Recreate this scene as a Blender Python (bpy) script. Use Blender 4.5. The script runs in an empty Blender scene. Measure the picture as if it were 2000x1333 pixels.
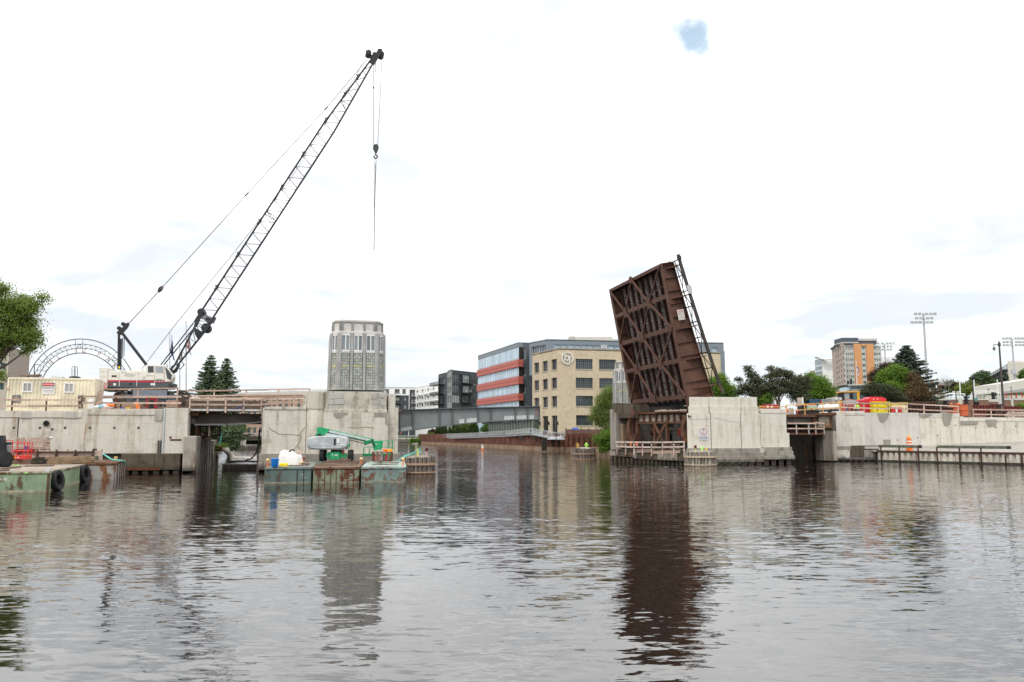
import bpy,bmesh,math,random
import numpy as np
from math import sin,cos,pi,radians,atan,hypot
from mathutils import Vector as V,Matrix
random.seed(7)
RNG = np.random.default_rng(11)
SC = bpy.context.scene
COL = SC.collection
# ---------------------------------------------------------------- camera
FPX,HCAM = 1600.0,2.8
PITCH = atan(183.5 / FPX)
cam = bpy.data.cameras.new('camera')
cam.sensor_width = 36.0
cam.lens = 36.0 * FPX / 2000.0
cam.clip_end = 5000
cam.clip_start = 0.1
cam_o = bpy.data.objects.new('camera',cam)
cam_o.location = (0,0,HCAM)
cam_o.rotation_euler = (pi / 2 + PITCH,0,0)
COL.objects.link(cam_o)
SC.camera = cam_o
# ---------------------------------------------------------------- sky, sun, exposure
SUN_EL,SUN_AZ = radians(52),radians(205)
w = bpy.data.worlds.new('World')
SC.world = w
w.use_nodes = True
nt = w.node_tree
nt.nodes.clear()
def nd(t,kind,**kw):
 n = t.nodes.new(kind)
 for k,v in kw.items():
  setattr(n,k,v)
 return n
def mth(t,op,a,b=None,c=None,clamp=False):
 n = nd(t,'ShaderNodeMath',operation=op)
 n.use_clamp = clamp
 for i,x in enumerate((a,b,c)):
  if x is None: continue
  if isinstance(x,(int,float)): n.inputs[i].default_value = x
  else: t.links.new(x,n.inputs[i])
 return n.outputs[0]
def vmth(t,op,a,b=None):
 n = nd(t,'ShaderNodeVectorMath',operation=op)
 for i,x in enumerate((a,b)):
  if x is None: continue
  if isinstance(x,(tuple,list)): n.inputs[i].default_value = x
  else: t.links.new(x,n.inputs[i])
 return n
def mixc(t,fac,a,b,mode='MIX'):
 n = nd(t,'ShaderNodeMix',data_type='RGBA',blend_type=mode)
 for i,x in ((0,fac),(6,a),(7,b)):
  if isinstance(x,(int,float)): n.inputs[i].default_value = x
  elif isinstance(x,(tuple,list)): n.inputs[i].default_value = tuple(x) + ((1,) if len(x) == 3 else ())
  else: t.links.new(x,n.inputs[i])
 return n.outputs[2]
def ramp(t,fac,p0,p1,c0=0.0,c1=1.0,smooth=True):
 n = nd(t,'ShaderNodeMapRange',interpolation_type='SMOOTHSTEP' if smooth else 'LINEAR')
 t.links.new(fac,n.inputs[0])
 for i,x in zip((1,2,3,4),(p0,p1,c0,c1)):
  n.inputs[i].default_value = x
 return n.outputs[0]
def noise(t,vec,scale,detail=4,rough=.55,out='Fac',dist=0.0):
 n = nd(t,'ShaderNodeTexNoise')
 n.inputs['Scale'].default_value = scale
 n.inputs['Detail'].default_value = detail
 n.inputs['Roughness'].default_value = rough
 n.inputs['Distortion'].default_value = dist
 if vec is not None: t.links.new(vec,n.inputs['Vector'])
 return n.outputs[out]
tc = nd(nt,'ShaderNodeTexCoord')
sky = nd(nt,'ShaderNodeTexSky',sky_type='NISHITA')
sky.sun_disc = False
sky.sun_elevation = SUN_EL
sky.sun_rotation = SUN_AZ
sky.air_density = 1.2
sky.dust_density = 0.2
nrm = vmth(nt,'NORMALIZE',tc.outputs['Generated']).outputs[0]
sp = nd(nt,'ShaderNodeSeparateXYZ')
nt.links.new(nrm,sp.inputs[0])
up = mth(nt,'MAXIMUM',sp.outputs[2],0.0)
# cloud layer: directions projected on a plane overhead so that clouds flatten towards the horizon
den = mth(nt,'ADD',up,0.12)
cx = mth(nt,'DIVIDE',sp.outputs[0],den)
cy = mth(nt,'DIVIDE',sp.outputs[1],den)
cb = nd(nt,'ShaderNodeCombineXYZ')
nt.links.new(cx,cb.inputs[0]); nt.links.new(cy,cb.inputs[1])
n1 = noise(nt,cb.outputs[0],0.9,7,.55,dist=.4)
n2 = noise(nt,cb.outputs[0],2.3,6,.6,dist=.3)
thin = ramp(nt,n1,.43,.63)
lum0 = mth(nt,'MULTIPLY_ADD',mth(nt,'POWER',2.718,mth(nt,'MULTIPLY',up,-4.0)),-.95,2.0)
lum = mth(nt,'MULTIPLY',lum0,ramp(nt,n2,.3,.7,1.08,.90))
lowt = ramp(nt,up,0.0,0.22,1.0,0.0)
ccol = mixc(nt,mth(nt,'MULTIPLY',lowt,.55),(1.0,1.0,1.0),(.885,.96,1.0))
cl = vmth(nt,'SCALE',ccol)
nt.links.new(lum,cl.inputs['Scale'])
# a hole of blue sky up to the right and a few smaller rents near it
def hole(px,py,r,soft):
 u,v = (px - 1000) / FPX,(666.5 - py) / FPX
 d = V((u,cos(PITCH) - v * sin(PITCH),sin(PITCH) + v * cos(PITCH))).normalized()
 dot = vmth(nt,'DOT_PRODUCT',nrm,tuple(d)).outputs['Value']
 ang = mth(nt,'ARCCOSINE',mth(nt,'MINIMUM',dot,1.0))
 wob = mth(nt,'MULTIPLY_ADD',noise(nt,nrm,22,6,.6),soft,ang)
 return ramp(nt,wob,r + soft * .5 + .010,r + soft * .5 - .016)
h = mth(nt,'MAXIMUM',hole(1350,72,.024,.07),mth(nt,'MULTIPLY',hole(1480,108,.012,.055),.6))
veil = mth(nt,'MULTIPLY',ramp(nt,up,.0,.34,.88,.0),ramp(nt,n2,.30,.62,.35,1.0))
haz = mixc(nt,mth(nt,'MAXIMUM',mth(nt,'MULTIPLY',thin,.96),veil),cl.outputs[0],(.855,.92,.985))
bg1 = nd(nt,'ShaderNodeBackground'); bg2 = nd(nt,'ShaderNodeBackground')
nt.links.new(haz,bg1.inputs[0]); bg1.inputs[1].default_value = 1.0
nt.links.new(mixc(nt,1.0,sky.outputs[0],(.72,1.06,1.04),'MULTIPLY'),bg2.inputs[0]); bg2.inputs[1].default_value = 0.15
mx = nd(nt,'ShaderNodeMixShader')
nt.links.new(mth(nt,'MULTIPLY',h,.72),mx.inputs[0])
nt.links.new(bg1.outputs[0],mx.inputs[1]); nt.links.new(bg2.outputs[0],mx.inputs[2])
wo = nd(nt,'ShaderNodeOutputWorld')
nt.links.new(mx.outputs[0],wo.inputs[0])
sun = bpy.data.lights.new('sun','SUN')
sun.energy = 1.6
sun.angle = radians(14)
sun.color = (1.0,.965,.91)
sun_o = bpy.data.objects.new('sun',sun)
sdir = V((sin(SUN_AZ) * cos(SUN_EL),cos(SUN_AZ) * cos(SUN_EL),sin(SUN_EL)))
sun_o.rotation_euler = sdir.to_track_quat('Z','Y').to_euler()
sun_o.location = sdir * 200
COL.objects.link(sun_o)
SC.view_settings.view_transform = 'Standard'
SC.view_settings.look = 'None'
SC.view_settings.gamma = 1.0
SC.view_settings.exposure = 0.0
SC.view_settings.use_curve_mapping = False
SC.cycles.max_bounces = 6
SC.cycles.caustics_reflective = False
SC.cycles.caustics_refractive = False
# ---------------------------------------------------------------- geometry helpers
def ray(px,py):
 u,v = (px - 1000) / FPX,(666.5 - py) / FPX
 return V((u,cos(PITCH) - v * sin(PITCH),sin(PITCH) + v * cos(PITCH)))
def P(px,py,Y):
 r = ray(px,py)
 return r * (Y / r.y) + V((0,0,HCAM))
def PZ(px,py,z):
 r = ray(px,py)
 return r * ((z - HCAM) / r.z) + V((0,0,HCAM))
def Z(py,Y): return P(1000,py,Y).z
def X(px,Y,py=850): return P(px,py,Y).x
Z3 = V((0,0,1))
class Plane:
 """a vertical face in the place: through the point seen at (px, 850) at distance Y, turned by deg"""
 def __init__(s,px,Y,deg):
  t = radians(deg)
  s.O = P(px,850,Y); s.O.z = 0
  s.A = V((cos(t),sin(t),0)); s.N = V((sin(t),-cos(t),0)); s.deg = deg
 def pt(s,px,py,d=0.0):
  r = ray(px,py)
  o = s.O + s.N * d
  k = (o - V((0,0,HCAM))).dot(s.N) / r.dot(s.N)
  return r * k + V((0,0,HCAM))
 def sz(s,px,py,d=0.0):
  q = s.pt(px,py,d)
  return (q - s.O).dot(s.A),q.z
 def at(s,a,d,z):
  return s.O + s.A * a + s.N * d + Z3 * z
 def rect(s,x0,y0,x1,y1,d):
  ym,xm = (y0 + y1) / 2,(x0 + x1) / 2
  return s.sz(x0,ym,d)[0],s.sz(x1,ym,d)[0],s.sz(xm,y1,d)[1],s.sz(xm,y0,d)[1]
class MB:
 def __init__(s): s.v = []; s.f = []; s.m = []
 def add(s,vs,fs,mi=0):
  o = len(s.v)
  s.v.extend(tuple(q) for q in vs)
  s.f.extend([i + o for i in f] for f in fs)
  s.m.extend([mi] * len(fs))
  return s
 HF = ((0,3,2,1),(4,5,6,7),(0,1,5,4),(1,2,6,5),(2,3,7,6),(3,0,4,7))
 def hexa(s,p,mi=0): return s.add(p,MB.HF,mi)
 def box(s,x0,y0,z0,x1,y1,z1,mi=0):
  return s.hexa(((x0,y0,z0),(x1,y0,z0),(x1,y1,z0),(x0,y1,z0),(x0,y0,z1),(x1,y0,z1),(x1,y1,z1),(x0,y1,z1)),mi)
 def obox(s,c,a,b,cc,mi=0):
  c = V(c)
  return s.hexa([c + a * i + b * j + cc * k for k in (-1,1) for i,j in ((-1,-1),(1,-1),(1,1),(-1,1))],mi)
 def pbox(s,pl,x0,y0,x1,y1,d0,d1,mi=0):
  a0,a1,z0,z1 = pl.rect(x0,y0,x1,y1,d1)
  return s.lbox(pl,a0,a1,d0,d1,z0,z1,mi)
 def lbox(s,pl,a0,a1,d0,d1,z0,z1,mi=0):
  return s.hexa([pl.at(a,d,z) for z in (z0,z1) for a,d in ((a0,d1),(a1,d1),(a1,d0),(a0,d0))],mi)
 def bar(s,p,q,w,h=None,up=None,mi=0):
  p,q = V(p),V(q); h = w if h is None else h
  t = (q - p).normalized()
  u = V(up) if up is not None else (Z3 if abs(t.z) < .95 else V((0,1,0)))
  a = t.cross(u).normalized(); b = a.cross(t).normalized()
  a *= w / 2; b *= h / 2
  return s.hexa([p - a - b,p + a - b,p + a + b,p - a + b,q - a - b,q + a - b,q + a + b,q - a + b],mi)
 def tube(s,p,q,r,r2=None,n=6,mi=0,cap=True):
  p,q = V(p),V(q); r2 = r if r2 is None else r2
  t = (q - p).normalized()
  u = Z3 if abs(t.z) < .95 else V((0,1,0))
  a = t.cross(u).normalized(); b = a.cross(t)
  vs = []
  for c,rr in ((p,r),(q,r2)):
   vs += [c + (a * cos(2 * pi * i / n) + b * sin(2 * pi * i / n)) * rr for i in range(n)]
  fs = [(i,(i + 1) % n,n + (i + 1) % n,n + i) for i in range(n)]
  if cap: fs += [tuple(range(n))[::-1],tuple(range(n,2 * n))]
  return s.add(vs,fs,mi)
 def path(s,pts,r,n=6,mi=0,r2=None):
  pts = [V(q) for q in pts]; m = len(pts)
  vs,fs = [],[]
  pa = None
  for k,c in enumerate(pts):
   t = (pts[min(k + 1,m - 1)] - pts[max(k - 1,0)]).normalized()
   if pa is None:
    u = Z3 if abs(t.z) < .95 else V((0,1,0))
    a = t.cross(u).normalized()
   else:
    a = (pa - t * pa.dot(t)).normalized()
   pa = a; b = a.cross(t)
   rr = r if r2 is None else r + (r2 - r) * k / (m - 1)
   vs += [c + (a * cos(2 * pi * i / n) + b * sin(2 * pi * i / n)) * rr for i in range(n)]
  for k in range(m - 1):
   fs += [(k * n + i,k * n + (i + 1) % n,(k + 1) * n + (i + 1) % n,(k + 1) * n + i) for i in range(n)]
  fs += [tuple(range(n))[::-1],tuple(range((m - 1) * n,m * n))]
  return s.add(vs,fs,mi)
 def lathe(s,c,prof,n=16,mi=0,ax=None,ux=None):
  c = V(c); ax = V(ax).normalized() if ax is not None else Z3
  a = V(ux).normalized() if ux is not None else (ax.cross(V((0,1,0))) if abs(ax.y) < .9 else ax.cross(V((1,0,0)))).normalized()
  b = ax.cross(a)
  vs = [c + ax * h + (a * cos(2 * pi * i / n) + b * sin(2 * pi * i / n)) * r for r,h in prof for i in range(n)]
  fs = [(k * n + i,k * n + (i + 1) % n,(k + 1) * n + (i + 1) % n,(k + 1) * n + i) for k in range(len(prof) - 1) for i in range(n)]
  if prof[0][0] > 0: fs.append(tuple(range(n))[::-1])
  if prof[-1][0] > 0: fs.append(tuple(range((len(prof) - 1) * n,len(prof) * n)))
  return s.add(vs,fs,mi)
 def prism(s,poly,vec,mi=0):
  poly = [V(q) for q in poly]; n = len(poly); vec = V(vec)
  return s.add(poly + [q + vec for q in poly],[tuple(range(n))[::-1],tuple(range(n,2 * n))] + [(i,(i + 1) % n,n + (i + 1) % n,n + i) for i in range(n)],mi)
 def build(s,name,mats,parent=None,smooth=False,local=False,bevel=0):
  me = bpy.data.meshes.new(name)
  vs = s.v
  if parent is not None and not local:
   inv = frame(parent).inverted()
   vs = [inv @ V(q) for q in vs]
  me.from_pydata(vs,[],s.f)
  for mm in (mats if isinstance(mats,(list,tuple)) else [mats]): me.materials.append(mm)
  me.polygons.foreach_set('material_index',s.m)
  me.update()
  bm = bmesh.new(); bm.from_mesh(me)
  bmesh.ops.recalc_face_normals(bm,faces=bm.faces)
  if bevel:
   bmesh.ops.bevel(bm,geom=[e for e in bm.edges if e.calc_face_angle(0) > .6],offset=bevel,segments=1,affect='EDGES',clamp_overlap=True)
  bm.to_mesh(me); bm.free()
  if smooth:
   me.polygons.foreach_set('use_smooth',[True] * len(me.polygons))
   if smooth is not True: me.set_sharp_from_angle(angle=radians(smooth))
  o = bpy.data.objects.new(name,me)
  COL.objects.link(o)
  if parent is not None:
   o.parent = parent
   FRAMES[o.name] = frame(parent)
  return o
FRAMES = {}
def frame(o): return FRAMES.get(o.name,Matrix.Identity(4))
def tag(o,label,cat,group=None):
 o['label'] = label; o['category'] = cat
 if group: o['group'] = group
 return o
def T(name,label,cat,loc,rz=0.0,group=None):
 o = bpy.data.objects.new(name,None)
 COL.objects.link(o)
 o.empty_display_size = .3
 o.location = loc; o.rotation_euler = (0,0,rz)
 FRAMES[o.name] = Matrix.Translation(V(loc)) @ Matrix.Rotation(rz,4,'Z')
 return tag(o,label,cat,group)
def inst(mesh,name,parent,M,world=True):
 """a part sharing mesh data; M places the shared mesh in the world (or in the parent's frame)"""
 o = bpy.data.objects.new(name,mesh)
 COL.objects.link(o)
 o.parent = parent
 loc = frame(parent).inverted() @ M if world else M
 o.matrix_local = loc
 FRAMES[o.name] = frame(parent) @ loc
 return o
def kids(o): return [c for c in COL.objects if c.parent == o]
def copy_tree(o,parent=None):
 c = o.copy(); COL.objects.link(c)
 if parent is not None: c.parent = parent
 for ch in list(o.children): copy_tree(ch,c)
 return c
def dup(o,loc,rz=None,label=None,scale=None):
 c = copy_tree(o)
 c.location = loc
 if rz is not None: c.rotation_euler = (0,0,rz)
 if label: c['label'] = label
 if scale: c.scale = (scale,) * 3
 FRAMES[c.name] = Matrix.Translation(V(loc)) @ Matrix.Rotation(rz or 0,4,'Z')
 return c
def struct(o): o['kind'] = 'structure'; return o
def stuff(o): o['kind'] = 'stuff'; return o
def text(body,size,mat,parent,M,depth=.004,name='lettering',align='CENTER',sx=1.0):
 cu = bpy.data.curves.new('lettering','FONT')
 cu.body = body; cu.size = size; cu.align_x = align; cu.align_y = 'CENTER'; cu.extrude = depth; cu.resolution_u = 2
 tmp = bpy.data.objects.new('tmp_text',cu)
 COL.objects.link(tmp)
 dg = bpy.context.evaluated_depsgraph_get()
 me = bpy.data.meshes.new_from_object(tmp.evaluated_get(dg))
 bpy.data.objects.remove(tmp)
 me.name = name
 me.materials.clear(); me.materials.append(mat)
 if sx != 1.0: me.transform(Matrix.Diagonal((sx,1,1,1)))
 return inst(me,name,parent,M)
def facing(p,deg):
 """matrix that stands a flat text up at p on a face of the given plane angle"""
 return Matrix.Translation(V(p)) @ Matrix.Rotation(radians(deg),4,'Z') @ Matrix.Rotation(pi / 2,4,'X')
# ---------------------------------------------------------------- materials
def C(h):
 f = lambda x: x / 12.92 if x <= .04045 else ((x + .055) / 1.055) ** 2.4
 return tuple(f(int(h[i:i + 2],16) / 255) for i in (0,2,4))
def new_mat(name):
 m = bpy.data.materials.new(name); m.use_nodes = True
 t = m.node_tree; b = t.nodes['Principled BSDF']
 return m,t,b
def coords(t): return nd(t,'ShaderNodeTexCoord').outputs['Object']
def scaled(t,vec,s):
 n = nd(t,'ShaderNodeMapping'); n.inputs['Scale'].default_value = s
 t.links.new(vec,n.inputs[0]); return n.outputs[0]
def bump(t,b,hgt,strength=.3,dist=.02):
 n = nd(t,'ShaderNodeBump'); n.inputs['Strength'].default_value = strength; n.inputs['Distance'].default_value = dist
 t.links.new(hgt,n.inputs['Height']); t.links.new(n.outputs[0],b.inputs['Normal'])
def plain(name,col,rough=.6,var=.12,metal=0.0,spec=.3,scale=3.0,island=0.0,spread=None):
 m,t,b = new_mat(name)
 v = coords(t)
 f = ramp(t,noise(t,v,scale,5),.3,.7,1 - var,1 + var)
 if island:
  g = nd(t,'ShaderNodeNewGeometry').outputs['Random Per Island']
  f = mth(t,'MULTIPLY',f,ramp(t,g,0,1,1 - island,1 + island,False))
 r = nd(t,'ShaderNodeObjectInfo').outputs['Random']
 if spread: f = mth(t,'MULTIPLY',f,ramp(t,r,0,1,1 - spread,1 + spread,False))
 c = vmth(t,'SCALE',col); c.inputs[0].default_value = col
 t.links.new(f,c.inputs['Scale'])
 t.links.new(c.outputs[0],b.inputs['Base Color'])
 b.inputs['Roughness'].default_value = rough; b.inputs['Metallic'].default_value = metal
 b.inputs['Specular IOR Level'].default_value = spec
 return m
def vec_scale(t,col,f):
 c = vmth(t,'SCALE',col)
 if isinstance(col,(tuple,list)): c.inputs[0].default_value = col
 t.links.new(f,c.inputs['Scale']); return c.outputs[0]
def concrete(name,base,dirty,amount=.55,damp=None,rust=0.0,lines=True,seed=0.0):
 """weathered concrete: vertical run-off streaks, blotches, lift joints, pits"""
 m,t,b = new_mat(name)
 v0 = vmth(t,'ADD',coords(t),(seed * 17.3,seed * 5.1,seed * 3.3)).outputs[0]
 big = noise(t,v0,.55,6,.62)
 st = noise(t,scaled(t,v0,(1,1,.10)),2.2,6,.65)
 fine = noise(t,v0,9,6,.7)
 mot = noise(t,v0,2.6,5,.65)
 st2 = noise(t,scaled(t,v0,(1,1,.05)),5.5,5,.6)
 f = mth(t,'ADD',ramp(t,st,.47,.68),mth(t,'MULTIPLY',ramp(t,big,.50,.70),.8),clamp=True)
 f = mth(t,'MULTIPLY',mth(t,'MULTIPLY_ADD',ramp(t,st2,.52,.66),.35,f),ramp(t,mot,.30,.60,.35,1.0),clamp=True)
 col = mixc(t,mth(t,'MULTIPLY',f,min(1,amount * 1.15)),base,dirty)
 pt = ramp(t,noise(t,scaled(t,v0,(.8,.8,1.2)),.8,3,.4),.60,.63)
 col = mixc(t,mth(t,'MULTIPLY',pt,.22),col,tuple(min(1,x * .82) for x in base))
 col = mixc(t,mth(t,'MULTIPLY',ramp(t,fine,.35,.75,0,1),.22),col,tuple(x * .62 for x in base))
 if rust:
  rs = mth(t,'MULTIPLY',ramp(t,noise(t,scaled(t,v0,(1.4,1.4,.12)),1.6,4,.5),.62,.74),ramp(t,noise(t,v0,.35,2),.42,.55))
  col = mixc(t,mth(t,'MULTIPLY',rs,rust),col,C('a5703f'))
 sx = nd(t,'ShaderNodeSeparateXYZ'); t.links.new(coords(t),sx.inputs[0])
 if lines:
  fr = mth(t,'FRACT',mth(t,'DIVIDE',mth(t,'ADD',sx.outputs[2],mth(t,'MULTIPLY',noise(t,v0,1.5,2),.03)),1.22))
  ln = mth(t,'LESS_THAN',fr,.018)
  col = mixc(t,mth(t,'MULTIPLY',ln,.45),col,tuple(x * .5 for x in base))
 if lines:
  vj = mth(t,'LESS_THAN',mth(t,'FRACT',mth(t,'DIVIDE',mth(t,'ADD',sx.outputs[0],seed),2.47)),.008)
  col = mixc(t,mth(t,'MULTIPLY',vj,.35),col,tuple(x * .45 for x in base))
 tide = ramp(t,mth(t,'MULTIPLY_ADD',noise(t,scaled(t,v0,(1,1,.3)),1.8,5,.7),-1.3,sx.outputs[2]),-.45,.05,.8,0.0)
 col = mixc(t,mth(t,'MULTIPLY',tide,mth(t,'GREATER_THAN',sx.outputs[2],-.8)),col,(.05,.045,.032))
 t.links.new(col,b.inputs['Base Color'])
 b.inputs['Roughness'].default_value = .9
 b.inputs['Specular IOR Level'].default_value = .2
 bump(t,b,mth(t,'ADD',fine,mth(t,'MULTIPLY',mot,2.0)),.5,.03)
 return m
def rusty(name,paint,rust=(.11,.042,.018),amount=.5,scale=1.6,streak=.35,rough=.65,dark=None):
 """painted steel with rust patches and run-off"""
 m,t,b = new_mat(name)
 r = nd(t,'ShaderNodeObjectInfo').outputs['Random']
 v = coords(t)
 off = nd(t,'ShaderNodeCombineXYZ'); t.links.new(mth(t,'MULTIPLY',r,40),off.inputs[0])
 v = vmth(t,'ADD',v,off.outputs[0]).outputs[0]
 a = noise(t,v,scale,8,.66)
 st = noise(t,scaled(t,v,(1,1,streak)),scale * 1.7,6,.62)
 k = mth(t,'MULTIPLY_ADD',st,.6,mth(t,'MULTIPLY',a,.6))
 f = ramp(t,k,.74 - amount * .30,.80 - amount * .24)
 pv = vec_scale(t,paint,ramp(t,noise(t,v,scale * .7,4),.3,.7,.78,1.15))
 rv = vec_scale(t,rust,ramp(t,noise(t,v,scale * 6,4,.7),.3,.7,.5,1.6))
 col = mixc(t,f,pv,rv)
 if dark: col = mixc(t,mth(t,'MULTIPLY',ramp(t,st,.45,.7),.6),col,dark)
 t.links.new(col,b.inputs['Base Color'])
 b.inputs['Roughness'].default_value = rough
 b.inputs['Specular IOR Level'].default_value = .25
 bump(t,b,mth(t,'ADD',a,f),.3,.02)
 return m
def wood(name,col,spread=.25,grain=1.0):
 m,t,b = new_mat(name)
 r = nd(t,'ShaderNodeObjectInfo').outputs['Random']
 g = nd(t,'ShaderNodeNewGeometry').outputs['Random Per Island']
 v = coords(t)
 a = noise(t,scaled(t,v,(3,3,3)),2.0,6,.7)
 f = mth(t,'MULTIPLY',ramp(t,a,.3,.7,.72,1.2),ramp(t,r,0,1,1 - spread,1 + spread,False))
 f = mth(t,'MULTIPLY',f,ramp(t,g,0,1,.85,1.15,False))
 t.links.new(vec_scale(t,col,f),b.inputs['Base Color'])
 b.inputs['Roughness'].default_value = .85
 b.inputs['Specular IOR Level'].default_value = .15
 return m
def timber_piles(name,col,dark):
 m,t,b = new_mat(name)
 r = nd(t,'ShaderNodeObjectInfo').outputs['Random']
 v = coords(t)
 off = nd(t,'ShaderNodeCombineXYZ'); t.links.new(mth(t,'MULTIPLY',r,30),off.inputs[0])
 v = vmth(t,'ADD',v,off.outputs[0]).outputs[0]
 st = noise(t,scaled(t,v,(4,4,.5)),2.2,6,.7)
 c = mixc(t,ramp(t,st,.38,.62),dark,col)
 c = vec_scale(t,c,ramp(t,r,0,1,.65,1.25,False))
 t.links.new(c,b.inputs['Base Color'])
 b.inputs['Roughness'].default_value = .9
 bump(t,b,st,.6,.03)
 return m
def glass(name,col,rough=.06,var=.5,spec=.7,tint=None):
 """window glass seen from outside: dark room behind, mirror sheen in front"""
 m,t,b = new_mat(name)
 r = nd(t,'ShaderNodeObjectInfo').outputs['Random']
 g = nd(t,'ShaderNodeNewGeometry').outputs['Random Per Island']
 f = ramp(t,mth(t,'FRACT',mth(t,'ADD',r,g)),0,1,1 - var,1 + var,False)
 t.links.new(vec_scale(t,col,f),b.inputs['Base Color'])
 b.inputs['Roughness'].default_value = rough
 b.inputs['Specular IOR Level'].default_value = spec
 if tint: b.inputs['Specular Tint'].default_value = tuple(tint) + (1,)
 return m
def leafmat(name,c0,c1,trans=.25):
 m,t,b = new_mat(name)
 g = nd(t,'ShaderNodeNewGeometry').outputs['Random Per Island']
 big = noise(t,coords(t),.9,3)
 f = mth(t,'MULTIPLY_ADD',ramp(t,big,.3,.7),.5,mth(t,'MULTIPLY',g,.5))
 col = mixc(t,f,c0,c1)
 t.links.new(col,b.inputs['Base Color'])
 b.inputs['Roughness'].default_value = .6
 b.inputs['Specular IOR Level'].default_value = .25
 tr = nd(t,'ShaderNodeBsdfTranslucent')
 t.links.new(mixc(t,.4,col,(.16,.22,.02)),tr.inputs[0])
 mx = nd(t,'ShaderNodeMixShader'); mx.inputs[0].default_value = trans
 t.links.new(b.outputs[0],mx.inputs[1]); t.links.new(tr.outputs[0],mx.inputs[2])
 t.links.new(mx.outputs[0],t.nodes['Material Output'].inputs[0])
 return m
def brick(name,c0,c1,mortar,scale=1.0,stain=.25):
 m,t,b = new_mat(name)
 v = coords(t)
 sx = nd(t,'ShaderNodeSeparateXYZ'); t.links.new(v,sx.inputs[0])
 cb = nd(t,'ShaderNodeCombineXYZ')
 t.links.new(mth(t,'ADD',sx.outputs[0],sx.outputs[1]),cb.inputs[0]); t.links.new(sx.outputs[2],cb.inputs[1])
 br = nd(t,'ShaderNodeTexBrick')
 br.inputs['Scale'].default_value = scale
 br.inputs['Brick Width'].default_value = .45; br.inputs['Row Height'].default_value = .2; br.inputs['Mortar Size'].default_value = .02
 br.inputs['Color1'].default_value = c0 + (1,); br.inputs['Color2'].default_value = c1 + (1,); br.inputs['Mortar'].default_value = mortar + (1,)
 t.links.new(cb.outputs[0],br.inputs['Vector'])
 a = noise(t,v,.25,6,.65); d = noise(t,v,1.6,5,.7)
 col = mixc(t,mth(t,'MULTIPLY',ramp(t,a,.45,.7),stain),br.outputs['Color'],tuple(x * .6 for x in c0))
 col = mixc(t,mth(t,'MULTIPLY',ramp(t,d,.35,.7),.35),col,tuple(min(1,x * 1.25) for x in c1))
 t.links.new(col,b.inputs['Base Color'])
 b.inputs['Roughness'].default_value = .9; b.inputs['Specular IOR Level'].default_value = .2
 return m
CONC = concrete('concrete_pale',(.67,.625,.545),(.30,.25,.18),.6,rust=.6)
CONC_W = concrete('concrete_white',(.74,.70,.605),(.42,.37,.275),.5,rust=.25,seed=3)
CONC_D = concrete('concrete_damp',(.125,.10,.075),(.06,.048,.036),.8,rust=.5,seed=5)
CONC_G = concrete('concrete_grey',(.335,.305,.265),(.15,.13,.105),.8,lines=False,seed=8)
CONC_P = concrete('concrete_patch',(.50,.475,.425),(.30,.29,.26),.6,lines=False,seed=2)
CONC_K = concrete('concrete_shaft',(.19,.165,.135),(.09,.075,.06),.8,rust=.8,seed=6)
RUSTY = rusty('rusty_steel',(.13,.075,.05),amount=.6)
BROWN = rusty('brown_bridge_paint',(.132,.064,.045),(.090,.045,.030),.50,1.4,.3,dark=(.16,.085,.06))
BROWN_D = rusty('brown_stringer_paint',(.075,.036,.028),(.10,.045,.025),.35,1.5,.3)
DECKSTEEL = rusty('deck_grating',(.25,.23,.21),(.07,.035,.025),.5,2.5,.4)
GIRDER = plain('grey_girder_paint',(.215,.235,.235),.5,.10,scale=1.0)
GIRDER_D = plain('dark_girder_paint',(.12,.13,.13),.55,.12)
BEAM_GREY = rusty('grey_beam',(.155,.14,.125),(.13,.05,.025),.25,.9,.3)
WOOD = wood('rail_timber',(.52,.385,.31))
WOOD_D = wood('dark_timber',(.19,.135,.10))
PLY = wood('plywood',(.43,.325,.27))
PILE = timber_piles('pile_timber',(.30,.25,.215),(.075,.058,.046))
BLACK = plain('black_steel',(.022,.022,.025),.45,.2)
DARK = plain('dark_recess',(.03,.026,.022),.9,.3)
WHITE = plain('white_paint',(.78,.77,.74),.5,.06)
GALV = plain('galvanised_steel',(.52,.54,.56),.45,.08,metal=.2)
RUBBER = plain('tyre_rubber',(.028,.028,.03),.8,.25)
RED = plain('red_paint',(.55,.035,.035),.5,.12)
ORANGE = plain('safety_orange',(.85,.20,.04),.5,.1)
YELLOW = plain('yellow_paint',(.82,.62,.02),.5,.1)
AMBER = plain('amber_rail_paint',(.72,.40,.10),.55,.15)
CREAM = plain('cream_paint',(.78,.745,.66),.5,.06)
CREAM_C = rusty('container_cream',(.76,.695,.52),(.35,.20,.10),.06,1.0,.2,.55)
GREEN = plain('lift_green',(.02,.32,.13),.45,.12)
LGREY = rusty('lift_grey',(.46,.49,.51),(.36,.24,.17),.14,2.2,.5,.5)
ROPE = plain('green_rope',(.15,.50,.42),.8,.2)
TXT = plain('black_print',(.03,.03,.035),.6,.05)
EOF_A = True
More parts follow.
